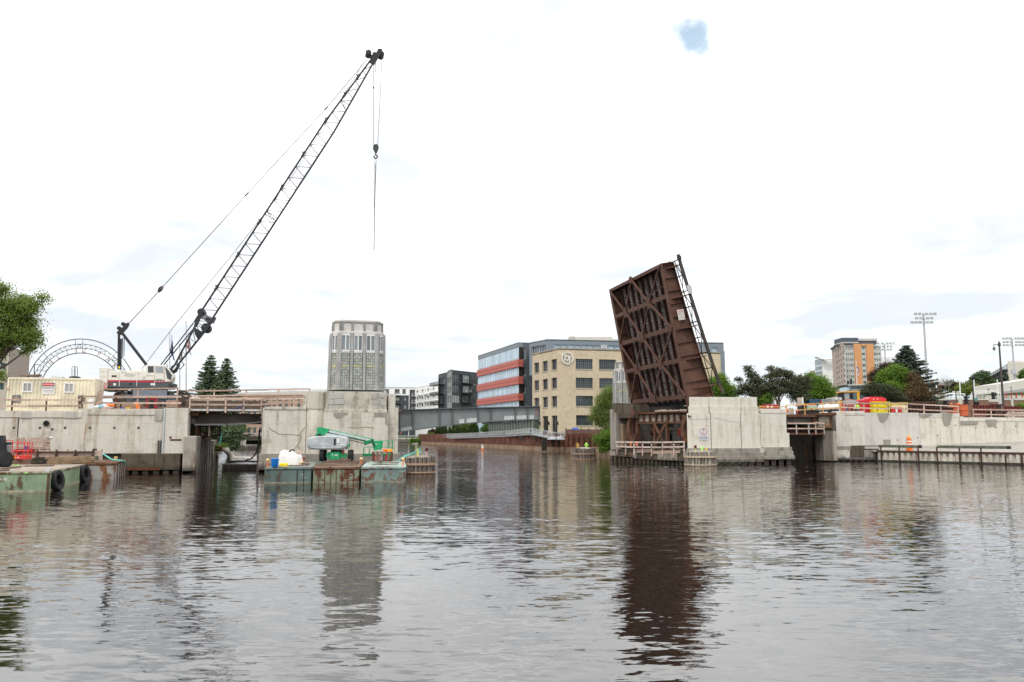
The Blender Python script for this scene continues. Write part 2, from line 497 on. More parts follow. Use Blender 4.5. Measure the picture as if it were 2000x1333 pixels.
# ================================================================ setting: river, banks
def water_mat():
 m,t,b = new_mat('river_water')
 v = coords(t)
 b.inputs['Base Color'].default_value = (.013,.0085,.0055,1)
 b.inputs['Roughness'].default_value = .035
 b.inputs['IOR'].default_value = 1.95
 b.inputs['Specular IOR Level'].default_value = .5
 gust = ramp(t,noise(t,scaled(t,v,(.035,.07,1)),1.0,3,.5),.40,.62,.78,1.25)
 def slope(scale,st,detail,k,rot=0.0):
  mp = nd(t,'ShaderNodeMapping'); mp.inputs['Scale'].default_value = (scale * st,scale,1); mp.inputs['Rotation'].default_value = (0,0,rot)
  t.links.new(v,mp.inputs[0])
  c = noise(t,mp.outputs[0],1.0,detail,.5,'Color',.35)
  s = vmth(t,'SUBTRACT',c,(.5,.5,.5)).outputs[0]
  return vmth(t,'MULTIPLY',s,(k * .55,k,0)).outputs[0]
 s1 = slope(1.1,.36,2,.036,.08)
 s2 = slope(4.6,.30,2,.165,-.06)
 s3 = slope(11.0,.36,2,.12,.08)
 ss = vmth(t,'ADD',vmth(t,'ADD',s1,s2).outputs[0],s3).outputs[0]
 sy = nd(t,'ShaderNodeSeparateXYZ'); t.links.new(v,sy.inputs[0])
 reach = ramp(t,sy.outputs[1],50,85,1.0,1.7)
 n = vmth(t,'SCALE',ss); t.links.new(mth(t,'MULTIPLY',gust,reach),n.inputs['Scale'])
 nn = vmth(t,'NORMALIZE',vmth(t,'ADD',n.outputs[0],(0,0,1)).outputs[0]).outputs[0]
 t.links.new(nn,b.inputs['Normal'])
 return m
wm = water_mat()
mb = MB()
mb.add([(-420,-40,0),(420,-40,0),(420,420,0),(-420,420,0)],[(0,1,2,3)])
struct(mb.build('river_water',wm))
SOIL = plain('bank_soil',(.17,.15,.12),.95,.3,scale=.8)
ASPH = plain('asphalt',(.075,.075,.078),.9,.2,scale=1.0)
PATH = plain('path_concrete',(.34,.315,.28),.9,.12,scale=1.2)
GRASSM = plain('grass',(.07,.10,.035),.9,.3,scale=1.5)
def ground(name,poly,z,mat,bottom=-2.0):
 mb = MB()
 mb.prism([(x,y,bottom) for x,y in poly],(0,0,z - bottom))
 return struct(mb.build(name,mat))
LW = Plane(370,62,13)
def xy(pl,px,d=0.0):
 q = pl.pt(px,850,d); return (q.x,q.y)
# left bank: street level behind the wall, lower strip along the channel
wl = xy(LW,-300,-.6); wr = xy(LW,362,-.6)
ground('left_bank_ground',[(-420,wl[1] - 90),wl,wr,(-27.6,72),(-42,100),(-95,250),(-130,420),(-420,420)],4.5,SOIL)
ground('left_shore_ground',[(-27.4,71.6),(-25.2,66),(-28.6,78),(-40.6,112),(-56,160),(-92,262),(-110,262),(-41.8,100)],1.9,SOIL)
# right bank beyond the sheet piling, and the land behind the right abutment
SHEET = [(-29.6,262),(-13.5,215),(0.0,168.5),(6.9,139.5),(9.6,141.0),(19.0,143.0),(31.0,141.0),(37.0,108.0),(38.5,96.0)]
ground('right_bank_ground',SHEET + [(110,96),(420,96),(420,420),(-29.6,420)],2.3,GRASSM)
ground('far_bank_ground',[(-92,262.2),(-29.8,262.2),(-29.8,420),(-125,420)],2.2,GRASSM)
ground('horizon_ground',[(-3000,420.2),(3000,420.2),(3000,3400),(-3000,3400)],2.4,GRASSM)
# ================================================================ left abutment wall
root = T('abutment_wall','long pale stained concrete wall at left carrying the cream container and the crane','wall',LW.at(-8,0,0))
mb = MB()
mb.pbox(LW,-60,803,150,886,-1.2,0)
mb.pbox(LW,150,799,319,886,-1.2,0)
mb.build('wall_face',CONC,root)
mb = MB().pbox(LW,-60,803,160,816,0.003,.06); mb.pbox(LW,170,799,319,811,.003,.06); mb.build('coping',CONC,root,bevel=.02)
mb = MB().pbox(LW,319.6,797,366,886,-1.2,.12); mb.build('pilaster',concrete('concrete_pilaster',(.68,.64,.56),(.33,.28,.21),.5,rust=.2,seed=9),root)
mb = MB().pbox(LW,236,886.2,352,919,-1.2,.35); mb.build('footing',CONC_D,root,bevel=.04)
for i,px in enumerate((240,258,278,299,318,338)):
 mb = MB().pbox(LW,px,919.2,px + 11,934,-1.0,.25); mb.build('pile',CONC_K,root)
mb = MB().pbox(LW,357,852,382,921,-1.6,.7); mb.build('corner_fender',concrete('fender_concrete',(.42,.38,.33),(.22,.16,.11),.8,rust=.9,seed=12),root,bevel=.05)
mb = MB().pbox(LW,317.6,797,320.6,886,.13,.2); mb.build('drain_pipe',GALV,root)
q0 = LW.pt(91,827.5)
mb = MB().lathe(LW.pt(91,827.5,-.02),[(.27,0),(.27,.05),(.19,.05)],20,ax=LW.N); mb.build('pipe_collar',CONC_P,root)
mb = MB().lathe(LW.pt(91,827.5,.0),[(.19,0),(.19,.12),(.16,.12),(.16,.06),(.001,.06)],20,ax=LW.N); mb.build('outfall_pipe',DARK,root)
for px in (27,78,102,127,175.5,223.5,270.5,333):
 py = 836 if px != 102 else 839
 if px == 333: py = 855
 mb = MB().lathe(LW.pt(px,py,.0 if px != 333 else .12),[(.10,0),(.085,.012),(.03,.015),(.03,.03),(.001,.03)],8,ax=LW.N); mb.build('tie_rod_plate',CONC_D,root)
mb = MB().pbox(LW,34.6,806,36.4,855,.0,.012); mb.build('joint_strip',DARK,root)
mb = MB()
for px in (308.5,313.5): mb.pbox(LW,px - .8,860,px + .8,886,.06,.12)
for k in range(6): mb.pbox(LW,308.5,862 + 4.2 * k,313.5,863 + 4.2 * k,.07,.10)
mb.build('ladder',BLACK,root)
for (x0,y0,x1,y1) in ((40,806,62,817),(126,805,152,817),(302,800,317,822)):
 mb = MB().pbox(LW,x0,y0,x1,y1,.062,.075); mb.build('repair_patch',CONC_P,root)
for (x0,y0,x1,y1,d) in ((332,858,354,861,.125),(276,901,286,904,.36)):
 mb = MB().pbox(LW,x0,y0,x1,y1,d,d + .03); mb.build('steel_plate',RUSTY,root)
mb = MB().pbox(LW,244,913,312,919,.355,.37); mb.build('rust_lip',rusty('rust_band',(.14,.06,.035),amount=.9),root)
# channel wall under the left span
CH = Plane(381,62.6,103)
root = T('channel_wall','dark timber and block retaining wall running back under the left span','wall',(-24,66,0))
a = V((-23.9,62.3,0)); b = V((-27.7,75.5,0)); dirr = (b - a).normalized(); nn = V((dirr.y,-dirr.x,0))
for k in range(11):
 p = a + (b - a) * (k + .5) / 11
 mb = MB().obox(p + V((0,0,1.2 + .2 * random.random())),dirr * .60,nn * (.22 + .06 * (k % 2)),Z3 * 1.3); mb.build('timber_plank',PILE,root)
c = V((-40.0,112,0)); d2 = (c - b).normalized(); n2 = V((d2.y,-d2.x,0)); Lc = (c - b).length
for r in range(4):
 for k in range(9):
  s0 = (k + (.5 if r % 2 else 0)) * Lc / 9.5
  p = b + d2 * (s0 + Lc / 20) + Z3 * (.1 + .62 * r)
  mb = MB().obox(p + n2 * random.uniform(-.03,.05),d2 * (Lc / 19.4),n2 * .3,Z3 * .3); mb.build('block',CONC_K,root)
# rusty frame and hanging walkway on the abutment side of the opening
root = T('abutment_walkway','rusty steel walkway hung on the left abutment under the span','walkway',(-24.5,66,3))
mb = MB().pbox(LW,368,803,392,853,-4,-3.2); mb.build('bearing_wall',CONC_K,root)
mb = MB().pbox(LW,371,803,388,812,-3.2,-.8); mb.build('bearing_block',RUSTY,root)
mb = MB()
for py,px1 in ((851,431),(833,431)):
 mb.bar(LW.pt(382,py,-2.2),LW.pt(px1,py - (0 if py == 851 else -1),-6),.14)
mb.build('walkway_beam',RUSTY,root)
mb = MB(); p0,p1 = LW.pt(382,852,-2.2),LW.pt(432,852,-6.5)
mb.hexa([p0,p1,p1 + V((-3,2,0)),p0 + V((-3,2,0)),p0 + Z3 * .12,p1 + Z3 * .12,p1 + V((-3,2,.12)),p0 + V((-3,2,.12))]); mb.build('walkway_deck',BROWN_D,root)
for k in range(11):
 px = 384 + k * 4.6
 f = k / 10; dd = -2.2 - 3.9 * f
 mb = MB().bar(LW.pt(px,851,dd),LW.pt(px,832.5,dd),.07 if k % 5 else .13); mb.build('baluster',RUSTY,root)
mb = MB().bar(LW.pt(380,832,-2.2),LW.pt(409,825,-2.6),.09); mb.bar(LW.pt(409,825,-2.6),LW.pt(409,853,-2.6),.12); mb.build('hand_rail',WOOD,root)
mb = MB().bar(LW.pt(386,866,-1.9),LW.pt(410,853,-2.6),.10); mb.build('brace',RUSTY,root)
# ================================================================ left span
root = T('bridge_span','short steel approach span with timber rails between left abutment and tower pier','bridge span',LW.at(4,-6,4))
mb = MB().pbox(LW,363,799.5,516,803.2,-2.4,-.25); mb.build('edge_flange',rusty('pale_flange',(.55,.54,.51),(.25,.17,.11),.12),root)
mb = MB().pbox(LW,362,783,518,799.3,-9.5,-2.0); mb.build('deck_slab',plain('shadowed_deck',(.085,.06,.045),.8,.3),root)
mb = MB()
a0,a1,z0,z1 = LW.rect(368,811,511,829,-2.1); G0 = -2.1
mb.lbox(LW,a0,a1,-2.4,-2.1,z1 - .10,z1); mb.lbox(LW,a0,a1,-2.4,-2.1,z0,z0 + .07); mb.lbox(LW,a0,a1,-2.28,-2.22,z0,z1)
mb.build('girder',BEAM_GREY,root)
mb = MB().lbox(LW,a0,a1,-2.46,-2.04,z1 + .002,z1 + .10); mb.build('rusted_flange',RUSTY,root)
for px in (388,443,497):
 mb = MB().pbox(LW,px - 1,811.5,px + 1,829,-2.23,-2.11); mb.build('stiffener',BEAM_GREY,root)
mb = MB().pbox(LW,436,803.5,443,811,-2.5,-2.1); mb.build('bearing_post',RUSTY,root)
mb = MB().path([LW.pt(380,830,-2),LW.pt(440,829.5,-2),LW.pt(490,827,-2),LW.pt(512,824,-1.8)],.07); mb.build('conduit',GALV,root)
mb = MB().pbox(LW,441.5,827,443.5,834,-2.0,-1.9); mb.build('hanger',RUSTY,root)
mb = MB().path([LW.pt(456,799,-.3),LW.pt(465,797,-.2),LW.pt(475,791,-.1)],.025); mb.build('blue_cable',plain('blue_cable',(.02,.08,.35)),root)
def railing(name,label,pts,h,rails,post_w=.10,rail_h=.13,mat=WOOD,group='timber site railings',step=2.0,drop=.15,postmat=None):
 """posts and boards along a line of points; every post and board is a part"""
 pts = [V(q) for q in pts]
 root = T(name,label,'railing',pts[0],0,group)
 lens = [(pts[i + 1] - pts[i]).length for i in range(len(pts) - 1)]
 for i in range(len(pts) - 1):
  n = max(1,round(lens[i] / step))
  t = (pts[i + 1] - pts[i]).normalized(); nn = V((t.y,-t.x,0)).normalized()
  for k in range(n + (1 if i == len(pts) - 2 else 0)):
   p = pts[i] + (pts[i + 1] - pts[i]) * k / n
   w1 = V((random.uniform(-.03,.03),0,0))
   mb = MB().bar(p - Z3 * drop,p + w1 + Z3 * (h + random.uniform(0,.06)),post_w,post_w * .8); mb.build('post',postmat or mat,root)
  for rz in rails:
   m2 = max(1,round(lens[i] / 4.2))
   for k in range(m2):
    p = pts[i] + (pts[i + 1] - pts[i]) * k / m2 + nn * (post_w * .6) + Z3 * (rz + random.uniform(-.02,.02))
    q = pts[i] + (pts[i + 1] - pts[i]) * ((k + 1) / m2) + nn * (post_w * .6) + Z3 * (rz + random.uniform(-.02,.02))
    mb = MB().bar(p,q + (q - p).normalized() * .05,.045,rail_h); mb.build('rail',mat,root)
 return root
zr = LW.pt(440,802.5,-.2)
railing('timber_railing','near timber railing along the water edge of the left span',[LW.pt(370,803,-.2),LW.pt(510,803,-.2),LW.pt(604,797,-.35)],1.0,(.48,.94),step=1.38)
railing('timber_railing','far timber railing on the left span beside the crane mats',[LW.pt(352,800,-9),LW.pt(604,795,-9)],1.62,(.75,1.12,1.56),step=2.6)
railing('timber_railing','timber railing on the wall in front of the cream container',[LW.pt(-45,805.5,-.15),LW.pt(155,805.5,-.15)],.95,(.44,.88),step=2.5,postmat=RUSTY)
railing('timber_railing','timber railing on the wall in front of the crane tracks',[LW.pt(160,800.5,-.15),LW.pt(352,800.5,-.15)],1.02,(.5,.98),step=2.7,postmat=RUSTY)
railing('timber_railing','upper timber ramp railing across the crane tracks',[LW.pt(190,797,-4.5),LW.pt(345,794,-4.5)],1.5,(.8,1.45),step=2.8)
# short access stair rails beside the container
root = T('access_stair','narrow timber stair with leaning rails between container and crane','stair',LW.pt(190,800,-1.6))
for dx in (0,9):
 mb = MB().bar(LW.pt(186 + dx,800,-1.6),LW.pt(197 + dx * .6,762,-3.4),.08); mb.build('stringer',WOOD,root)
for k in range(5):
 py = 796 - k * 5.5
 mb = MB().bar(LW.pt(186.5 + k * 1.6,py,-1.6 - k * .3),LW.pt(196 + k * .8,py,-1.6 - k * .3),.05,.2); mb.build('tread',WOOD,root)
# ================================================================ tower pier (left)
root = T('tower_pier','weathered pale concrete bridge pier below the grey metal tower, boom lift in front','bridge pier',LW.at(13,0,0))
CP1 = concrete('concrete_pier_a',(.58,.54,.46),(.22,.19,.14),.75,rust=.3,seed=15)
CP2 = concrete('concrete_pier_b',(.65,.61,.53),(.28,.24,.175),.6,rust=.25,seed=21)
mb = MB().pbox(LW,512,797,597,886,-9,0); mb.build('wing_wall',CP2,root)
mb = MB().pbox(LW,516,795,598,801,-1.4,.06); mb.build('wing_coping',CP1,root,bevel=.03)
ch = MB()
for k in range(9):
 py = 800 + k * 6.3
 ch.pbox(LW,509.5 + random.uniform(0,2.2),py,514,py + 6.0,-1.6 + random.random(),-.05 - .3 * random.random())
ch.build('chipped_edge',concrete('concrete_chipped',(.42,.35,.30),(.20,.15,.12),.8,lines=False,seed=31),root)
mb = MB().pbox(LW,505,886.2,601,902,-9,.35); mb.build('wing_footing',CONC_G,root,bevel=.03)
mb = MB().pbox(LW,504,902.2,603,918,-9,.75); mb.build('wing_footing_step',CONC_G,root,bevel=.03)
cc = LW.pt(615,850,-.85); cc.z = 0
zt,zm = LW.pt(615,766,-.1).z,LW.pt(615,803,0).z
mb = MB().lathe(cc,[(1.02,.9),(1.02,zm - .1),(.96,zm - .02),(.96,zm + .12),(1.0,zm + .16),(.98,zt - .02),(.9,zt)],28)
mb.build('round_pier',CP1,root,smooth=40)
mb = MB().pbox(LW,597,766,634,886,-7,-1.1); mb.build('core_wall',CONC_G,root)
mb = MB().pbox(LW,631,806,757.5,886,-8,.45); mb.build('pier_base',CP2,root)
mb = MB().pbox(LW,635.5,765,755,805.9,-8,.30); mb.build('pier_cap',CP1,root)
mb = MB().pbox(LW,632.5,800,756.5,806.2,-1,.40); mb.build('string_course',CP1,root,bevel=.03)
mb = MB().pbox(LW,757.6,770,771.5,886,-7,-.05); mb.build('return_wall',CP2,root)
mb = MB().pbox(LW,771.6,797,777.5,886,-7,-.06); mb.build('return_step',CP2,root)
mb = MB().pbox(LW,601,886.2,781,919,-8,.9); mb.build('footing',CONC_G,root,bevel=.04)
for (x0,y0,x1,y1,d) in ((641,769,656,780,.305),(656.6,768,671,779,.305),(640,781,652,791,.305),(653,780.5,673,790,.305),(641,792,660,802,.305),(724,768,737,780,.305),(738,769,752,778,.305),(727,781,741,791,.305),(742,780,754,793,.305),(728,793,740,800,.305)):
 mb = MB().pbox(LW,x0,y0,x1,y1,d - .02,d + random.uniform(.012,.04)); mb.build('repair_patch',CONC_P,root,bevel=.01)
DKP = concrete('concrete_dark_patch',(.33,.31,.27),(.20,.18,.15),.7,lines=False,seed=40)
for poly in (((651,806.5),(671,806.5),(670,814),(664,819),(656,818),(652,813)),((671,806.5),(680,806.5),(680,811),(671,812)),((731,806.5),(757,806.5),(757,832),(752,828),(752,816),(731,815))):
 mb = MB(); pp = [LW.pt(x,y,.452) for x,y in poly]; mb.prism(pp,LW.N * .012); mb.build('spalled_patch',DKP,root)
MOSS = plain('moss_crack',(.25,.27,.17),.95,.3)
def crack(pts,pl,d,parent,r=.022,mat=MOSS):
 out = []
 for i in range(len(pts) - 1):
  for k in range(4):
   f = k / 4
   out.append(pl.pt(pts[i][0] + (pts[i + 1][0] - pts[i][0]) * f + random.uniform(-.5,.5),pts[i][1] + (pts[i + 1][1] - pts[i][1]) * f + random.uniform(-.6,.6),d))
 out.append(pl.pt(*pts[-1],d))
 mb = MB().path(out,r,5); mb.build('mossy_crack',mat,parent)
crack([(525,835),(533,842),(545,848),(566,849),(586,850),(590,842),(596,834)],LW,.0,root,.03)
crack([(588,851),(586,862),(580,872),(575,876)],LW,.0,root,.03)
crack([(583,872),(587,884)],LW,.0,root,.025)
crack([(681,835),(700,836),(712,834),(730,836)],LW,.45,root,.03)
# ---------------------------------------------------------------- octagonal bridge-tender towers
ALU = plain('aged_aluminium',(.38,.365,.345),.42,.16,metal=.35,scale=1.2)
ALU_D = plain('aluminium_groove',(.27,.265,.255),.5,.15,metal=.3)
PANEL = plain('stone_panel',(.60,.565,.53),.6,.10,scale=1.5)
GBLK = glass('glass_block',(.375,.39,.35),.28,.28,.5)
GBLK_Y = glass('yellowed_glass_block',(.50,.48,.27),.25,.2,.5)
MORT = plain('block_mortar',(.29,.30,.26),.9,.1)
TWIN = glass('tower_window_glass',(.17,.19,.20),.04,.4,.9)
def tower(label,loc,rz):
 root = T('bridge_tower',label,'tower',loc,rz,'bridge tender towers')
 def part(mb,nm,m,par=None,**k): return mb.build(nm,m,par or root,local=True,**k)
 H1,HS,HW0,HW1,HT,HC = 0.0,2.98,3.12,4.42,4.72,5.55
 def plan(k,e=0.0):
  x1,y1 = 1.52 * k,1.95 * k; x2,y2 = 2.15 * k,1.28 * k
  return [V((-x1,-y1,0)),V((x1,-y1,0)),V((x2,-y2,0)),V((x2,y2,0)),V((x1,y1,0)),V((-x1,y1,0)),V((-x2,y2,0)),V((-x2,-y2,0))]
 lo,hi = plan(1.0),plan(.965)
 pts = lambda f,z: [a.lerp(b,f) + Z3 * z for a,b in zip(lo,hi)]
 mb = MB().prism(pts(0,0),(0,0,.01)); 
 core = [q * .93 for q in lo]
 mb = MB().prism([q + Z3 * 0 for q in core],(0,0,HS)); part(mb,'core',MORT)
 nf = 8
 for i in range(nf):
  a,b = lo[i],lo[(i + 1) % nf]; a2,b2 = hi[i],hi[(i + 1) % nf]
  Lf = (b - a).length
  nb = {0: 3,4: 3,2: 3,6: 3}.get(i,1)
  def at(s,z):
   f = z / HT
   return a.lerp(b,s).lerp(a2.lerp(b2,s),f) + Z3 * z
  t = (b - a).normalized(); n = V((t.y,-t.x,0))
  pw = .15
  def pil(s,z0,z1,w_,d_,m,nm='pilaster'):
   mb = MB(); p0,p1 = at(s,z0),at(s,z1)
   mb.hexa([p0 - t * w_ - n * .1,p0 + t * w_ - n * .1,p0 + t * w_ + n * d_,p0 - t * w_ + n * d_,p1 - t * w_ - n * .1,p1 + t * w_ - n * .1,p1 + t * w_ + n * d_,p1 - t * w_ + n * d_])
   part(mb,nm,m,bevel=.015)
  for k in range(nb + 1):
   s = k / nb
   s = min(max(s,.06 if nb == 1 else .02),.94 if nb == 1 else .98)
   pil(s,0,HT - .18,.115,.13,ALU)
  for k in range(nb):
   s0,s1 = k / nb + pw / Lf,(k + 1) / nb - pw / Lf
   pm = MB()
   q = [at(s0,.01),at(s1,.01),at(s1,HS - .03),at(s0,HS - .03)]; pm.add([x + n * .012 for x in q],[(0,1,2,3)],2)
   nc,nr = (4 if nb == 3 else 3),13
   for r in range(nr):
    for c_ in range(nc):
     u0,u1 = s0 + (s1 - s0) * (c_ + .03) / nc,s0 + (s1 - s0) * (c_ + .97) / nc
     z0,z1 = .02 + (HS - .05) * (r + .03) / nr,.02 + (HS - .05) * (r + .97) / nr
     q = [at(u0,z0),at(u1,z0),at(u1,z1),at(u0,z1)]
     ce = (q[0] + q[2]) / 2
     q2 = [ce + (x - ce) * .84 + n * .04 for x in q]
     pm.add([x - n * .06 for x in q] + q2,[(4,5,6,7),(0,1,5,4),(1,2,6,5),(2,3,7,6),(3,0,4,7)],1 if r == 8 else 0)
   o = pm.build('glass_block_panel',[GBLK,GBLK_Y,MORT],root,local=True); o['kind'] = 'stuff'
   mb = MB(); q = [at(s0,HS - .02),at(s1,HS - .02),at(s1,HW0),at(s0,HW0)]
   mb.prism([x - n * .05 for x in q],n * .12); part(mb,'window_sill',PANEL)
   fr = MB(); g = (s1 - s0); e = .055 / Lf
   def bar2(u0,u1,z0,z1,d=.05):
    q = [at(u0,z0),at(u1,z0),at(u1,z1),at(u0,z1)]
    fr.prism([x - n * .07 for x in q],n * (.07 + d))
   bar2(s0,s0 + e,HW0,HW1); bar2(s1 - e,s1,HW0,HW1)
   um = (s0 + s1) / 2
   bar2(um - e * .75,um + e * .75,HW0 + .03,HW1 - .03)
   bar2(s0 + e,s1 - e,HW0,HW0 + .07); bar2(s0 + e,s1 - e,HW1 - .07,HW1)
   wf = part(fr,'window_frame',plainw)
   for u0,u1 in ((s0 + e,um - e * .75),(um + e * .75,s1 - e)):
    mb = MB(); q = [at(u0,HW0 + .06),at(u1,HW0 + .06),at(u1,HW1 - .06),at(u0,HW1 - .06)]
    mb.add([x - n * .02 for x in q] + [x - n * .05 for x in q],MB.HF); part(mb,'pane',TWIN,wf)
   mb = MB(); q = [at(s0,HW1 + .003),at(s1,HW1 + .003),at(s1,HT - .1),at(s0,HT - .1)]
   mb.prism([x - n * .06 for x in q],n * .09); part(mb,'head_panel',PANEL)
 ledge = [q * 1.0 for q in hi]
 mb = MB().prism([q + Z3 * (HT - .16) for q in ledge],(0,0,.16)); part(mb,'shoulder',PANEL,bevel=.02)
 up_ = plan(.915)
 mb = MB().prism([q + Z3 * HT for q in up_],(0,0,.72)); part(mb,'upper_tier',PANEL)
 for i in range(nf):
  a,b = up_[i],up_[(i + 1) % nf]; t = (b - a).normalized(); n = V((t.y,-t.x,0)); Lf = (b - a).length
  nb = 3 if Lf > 2 else 1
  for k in range(nb + 1):
   s = min(max(k / nb,.05),.95)
   p = a.lerp(b,s) + Z3 * (HT + .36)
   mb = MB().obox(p,t * .09,n * .05,Z3 * .36); part(mb,'upper_pilaster',ALU_D)
  mb = MB().obox((a + b) / 2 + Z3 * (HT + .74),t * (Lf / 2),n * .06,Z3 * .05); part(mb,'frieze',ALU_D)
 mb = MB().prism([q * .95 + Z3 * (HT + .79) for q in up_],(0,0,.16)); part(mb,'parapet_cap',PANEL,bevel=.02)
 mb = MB().prism([q * .70 + Z3 * (HT + .96) for q in up_],(0,0,.05)); part(mb,'roof',ALU_D)
 return root
plainw = plain('window_frame_white',(.80,.80,.80),.5,.05)
tp = LW.pt(695,765,-2.2)
tower('grey octagonal metal tower with glass blocks on the left tower pier',(tp.x,tp.y,tp.z),radians(14))
# ================================================================ crawler crane
CR = Plane(265,71,13)
root = T('crawler_crane','white and black crawler crane with a tall black lattice boom behind the left wall','crane',CR.at(0,0,4.5))
STEELB = plain('crane_black',(.030,.030,.034),.45,.2)
STEELG = plain('crane_charcoal',(.085,.095,.105),.45,.1)
STEELGB = plain('track_frame_grey',(.20,.22,.26),.5,.1)
MUD = plain('muddy_track',(.075,.06,.05),.8,.35,scale=4)
CRED = plain('crane_red_stripe',(.48,.03,.05),.45,.05)
DF = 1.45
# crawlers
for nm,d in (('near',DF + .35),('far',-DF - .2)):
 a0,a1,z0,z1 = CR.rect(221,762,371,797,d)
 zc,r = (z0 + z1) / 2,(z1 - z0) / 2 * .92
 tr = MB()
 ends = (a0 + r,a1 - r)
 path = []
 for k in range(13): path.append((ends[0] + r * cos(pi / 2 + pi * k / 12),zc + r * sin(pi / 2 + pi * k / 12)))
 for k in range(1,30): path.append((ends[0] + (ends[1] - ends[0]) * k / 30,zc - r))
 for k in range(13): path.append((ends[1] + r * cos(-pi / 2 + pi * k / 12),zc + r * sin(-pi / 2 + pi * k / 12)))
 for k in range(1,30):
  f = k / 30
  path.append((ends[1] + (ends[0] - ends[1]) * f,zc + r - .10 * sin(pi * f * 3) ** 2))
 n = len(path)
 pads = MB()
 for i in range(n):
  (s0,q0),(s1,q1) = path[i],path[(i + 1) % n]
  p,q = CR.at(s0,d - .42,q0),CR.at(s1,d - .42,q1)
  m_ = (p + q) / 2; tt = (q - p); L_ = tt.length
  if L_ < .01: continue
  tt.normalize(); nn = tt.cross(CR.N)
  pads.obox(m_,tt * (L_ * .44),CR.N * .42,nn * .07)
 tk = stuff(pads.build('crawler_track',MUD,root))
 fr = MB(); fr.lbox(CR,a0 + r * .9,a1 - r * .9,d - .75,d - .05,zc - r * .62,zc + r * .55); fr.build('track_frame',STEELG,root,bevel=.05)
 for k in range(9):
  s = ends[0] + (ends[1] - ends[0]) * (k + .5) / 9
  mb = MB().lathe(CR.at(s,d - .8,zc - r * .62),[(.24,0),(.24,.78),(.1,.80),(.001,.80)],12,ax=CR.N); mb.build('roller',MUD,tk)
 for s in ends:
  mb = MB().lathe(CR.at(s,d - .7,zc),[(r * .86,0),(r * .86,.55),(r * .5,.58),(r * .5,.66),(.001,.66)],18,ax=CR.N); mb.build('drive_sprocket',MUD,tk)
mb = MB().pbox(CR,259,762.5,326,779,DF + .32,DF + .42); mb.build('side_panel',STEELGB,root,bevel=.02)
mb = MB().pbox(CR,248,766,330,786,-1.6,1.2); mb.build('car_body',STEELG,root)
mb = MB().pbox(CR,255,757,318,766,-1.2,1.2); mb.build('slew_ring',MUD,root)
# upper works
mb = MB().pbox(CR,210,747,331,757.5,-DF,DF,0)
nose = [CR.pt(331,747,DF),CR.pt(336,748,DF),CR.pt(334,754,DF),CR.pt(328,757.5,DF)]
mb.prism(nose,-CR.N * 2 * DF)
mb.build('lower_frame',STEELG,root)
mb = MB()
pr = [CR.pt(210,743.6,DF),CR.pt(331,743.6,DF),CR.pt(331,730,DF),CR.pt(285,725,DF),CR.pt(214,725,DF),CR.pt(210,730,DF)]
mb.prism(pr,-CR.N * 2 * DF); mb.build('engine_house',CREAM,root,bevel=.03)
mb = MB().pbox(CR,256,721.5,278,725.5,-DF + .3,DF - .2); mb.build('roof_box',CREAM,root,bevel=.03)
mb = MB().pbox(CR,210.2,743.7,322,746.9,-DF - .005,DF + .008); mb.build('red_stripe',CRED,root)
for px in (233,267,302):
 mb = MB().pbox(CR,px - .5,744,px + .6,755,DF + .01,DF + .03); mb.build('catwalk_bracket',CREAM,root)
mb = MB().pbox(CR,218,733.5,227.5,736.6,DF + .004,DF + .02); mb.build('vent',DARK,root)
mb = MB().pbox(CR,278,735,284,742,DF + .004,DF + .02)
mb.build('grille',plain('grille_grey',(.6,.57,.5),.6),root)
for px in (232.5,246,270,286):
 mb = MB().pbox(CR,px - .25,727,px + .25,743.4,DF + .001,DF + .008); mb.build('panel_seam',plain('seam_tan',(.42,.36,.28),.7),root)
for x0,y0,x1,y1,m in ((221,749,226.5,753.5,WHITE),(294,749,303,753,WHITE),(214,749.5,217,752.5,CRED),(252,748.5,257,751.5,BLACK)):
 mb = MB().pbox(CR,x0,y0,x1,y1,DF + .01,DF + .02); mb.build('warning_label',m,root)
text('LUNDA',.25,plain('faded_print',(.30,.32,.33),.6),root,facing(CR.pt(254.5,732.3,DF + .006),13),name='lettering')
text('HC110',.12,plain('faded_print_dark',(.28,.26,.26),.6),root,facing(CR.pt(241,727.1,DF + .004),13))
text('CONSTRUCTION',.075,plain('faded_print_light',(.45,.47,.47),.6),root,facing(CR.pt(254.5,735.6,DF + .006),13))
text('TEREX',.19,TXT,root,facing(CR.pt(310.5,742.2,DF + .016),13))
text('AMERICAN',.13,WHITE,root,facing(CR.pt(312,745.4,DF + .020),13))
# counterweight with hazard stripes
cw = MB()
for y0,y1 in ((718,727),(727.3,737),(737.3,747)):
 cw.pbox(CR,193.5,y0,210,y1,-DF - .1,DF + .08)
cwo = cw.build('counterweight',CREAM,root,bevel=.03)
cwb = MB(); cwb.pbox(CR,193.5,747.2,209.6,760,-DF - .1,DF + .08); cwo2 = cwb.build('counterweight_base',CREAM,root)
for k in range(4):
 x = 193.6 + k * 4.4
 pts = [(max(193.6,x),748),(min(209.4,x + 2.4),748),(min(209.4,x + 9.5),759.4),(min(209.4,x + 7.0),759.4)] if k < 2 else [(x,748),(min(209.4,x + 2.4),748),(209.4,748 + (209.4 - x - 2.4) * 1.63),(209.4,748 + (209.4 - x) * 1.63)]
 if k == 3: pts = [(x,748),(x + 2.2,748),(209.4,749.2),(209.4,752)]
 mb = MB().prism([CR.pt(a,b,DF + .083) for a,b in pts],CR.N * .008); mb.build('hazard_stripe',CRED,cwo2)
mb = MB().prism([CR.pt(a,b,DF + .083) for a,b in ((193.6,753),(193.6,757.5),(195.4,759.4),(199,759.4))],CR.N * .008); mb.build('hazard_stripe',CRED,cwo2)
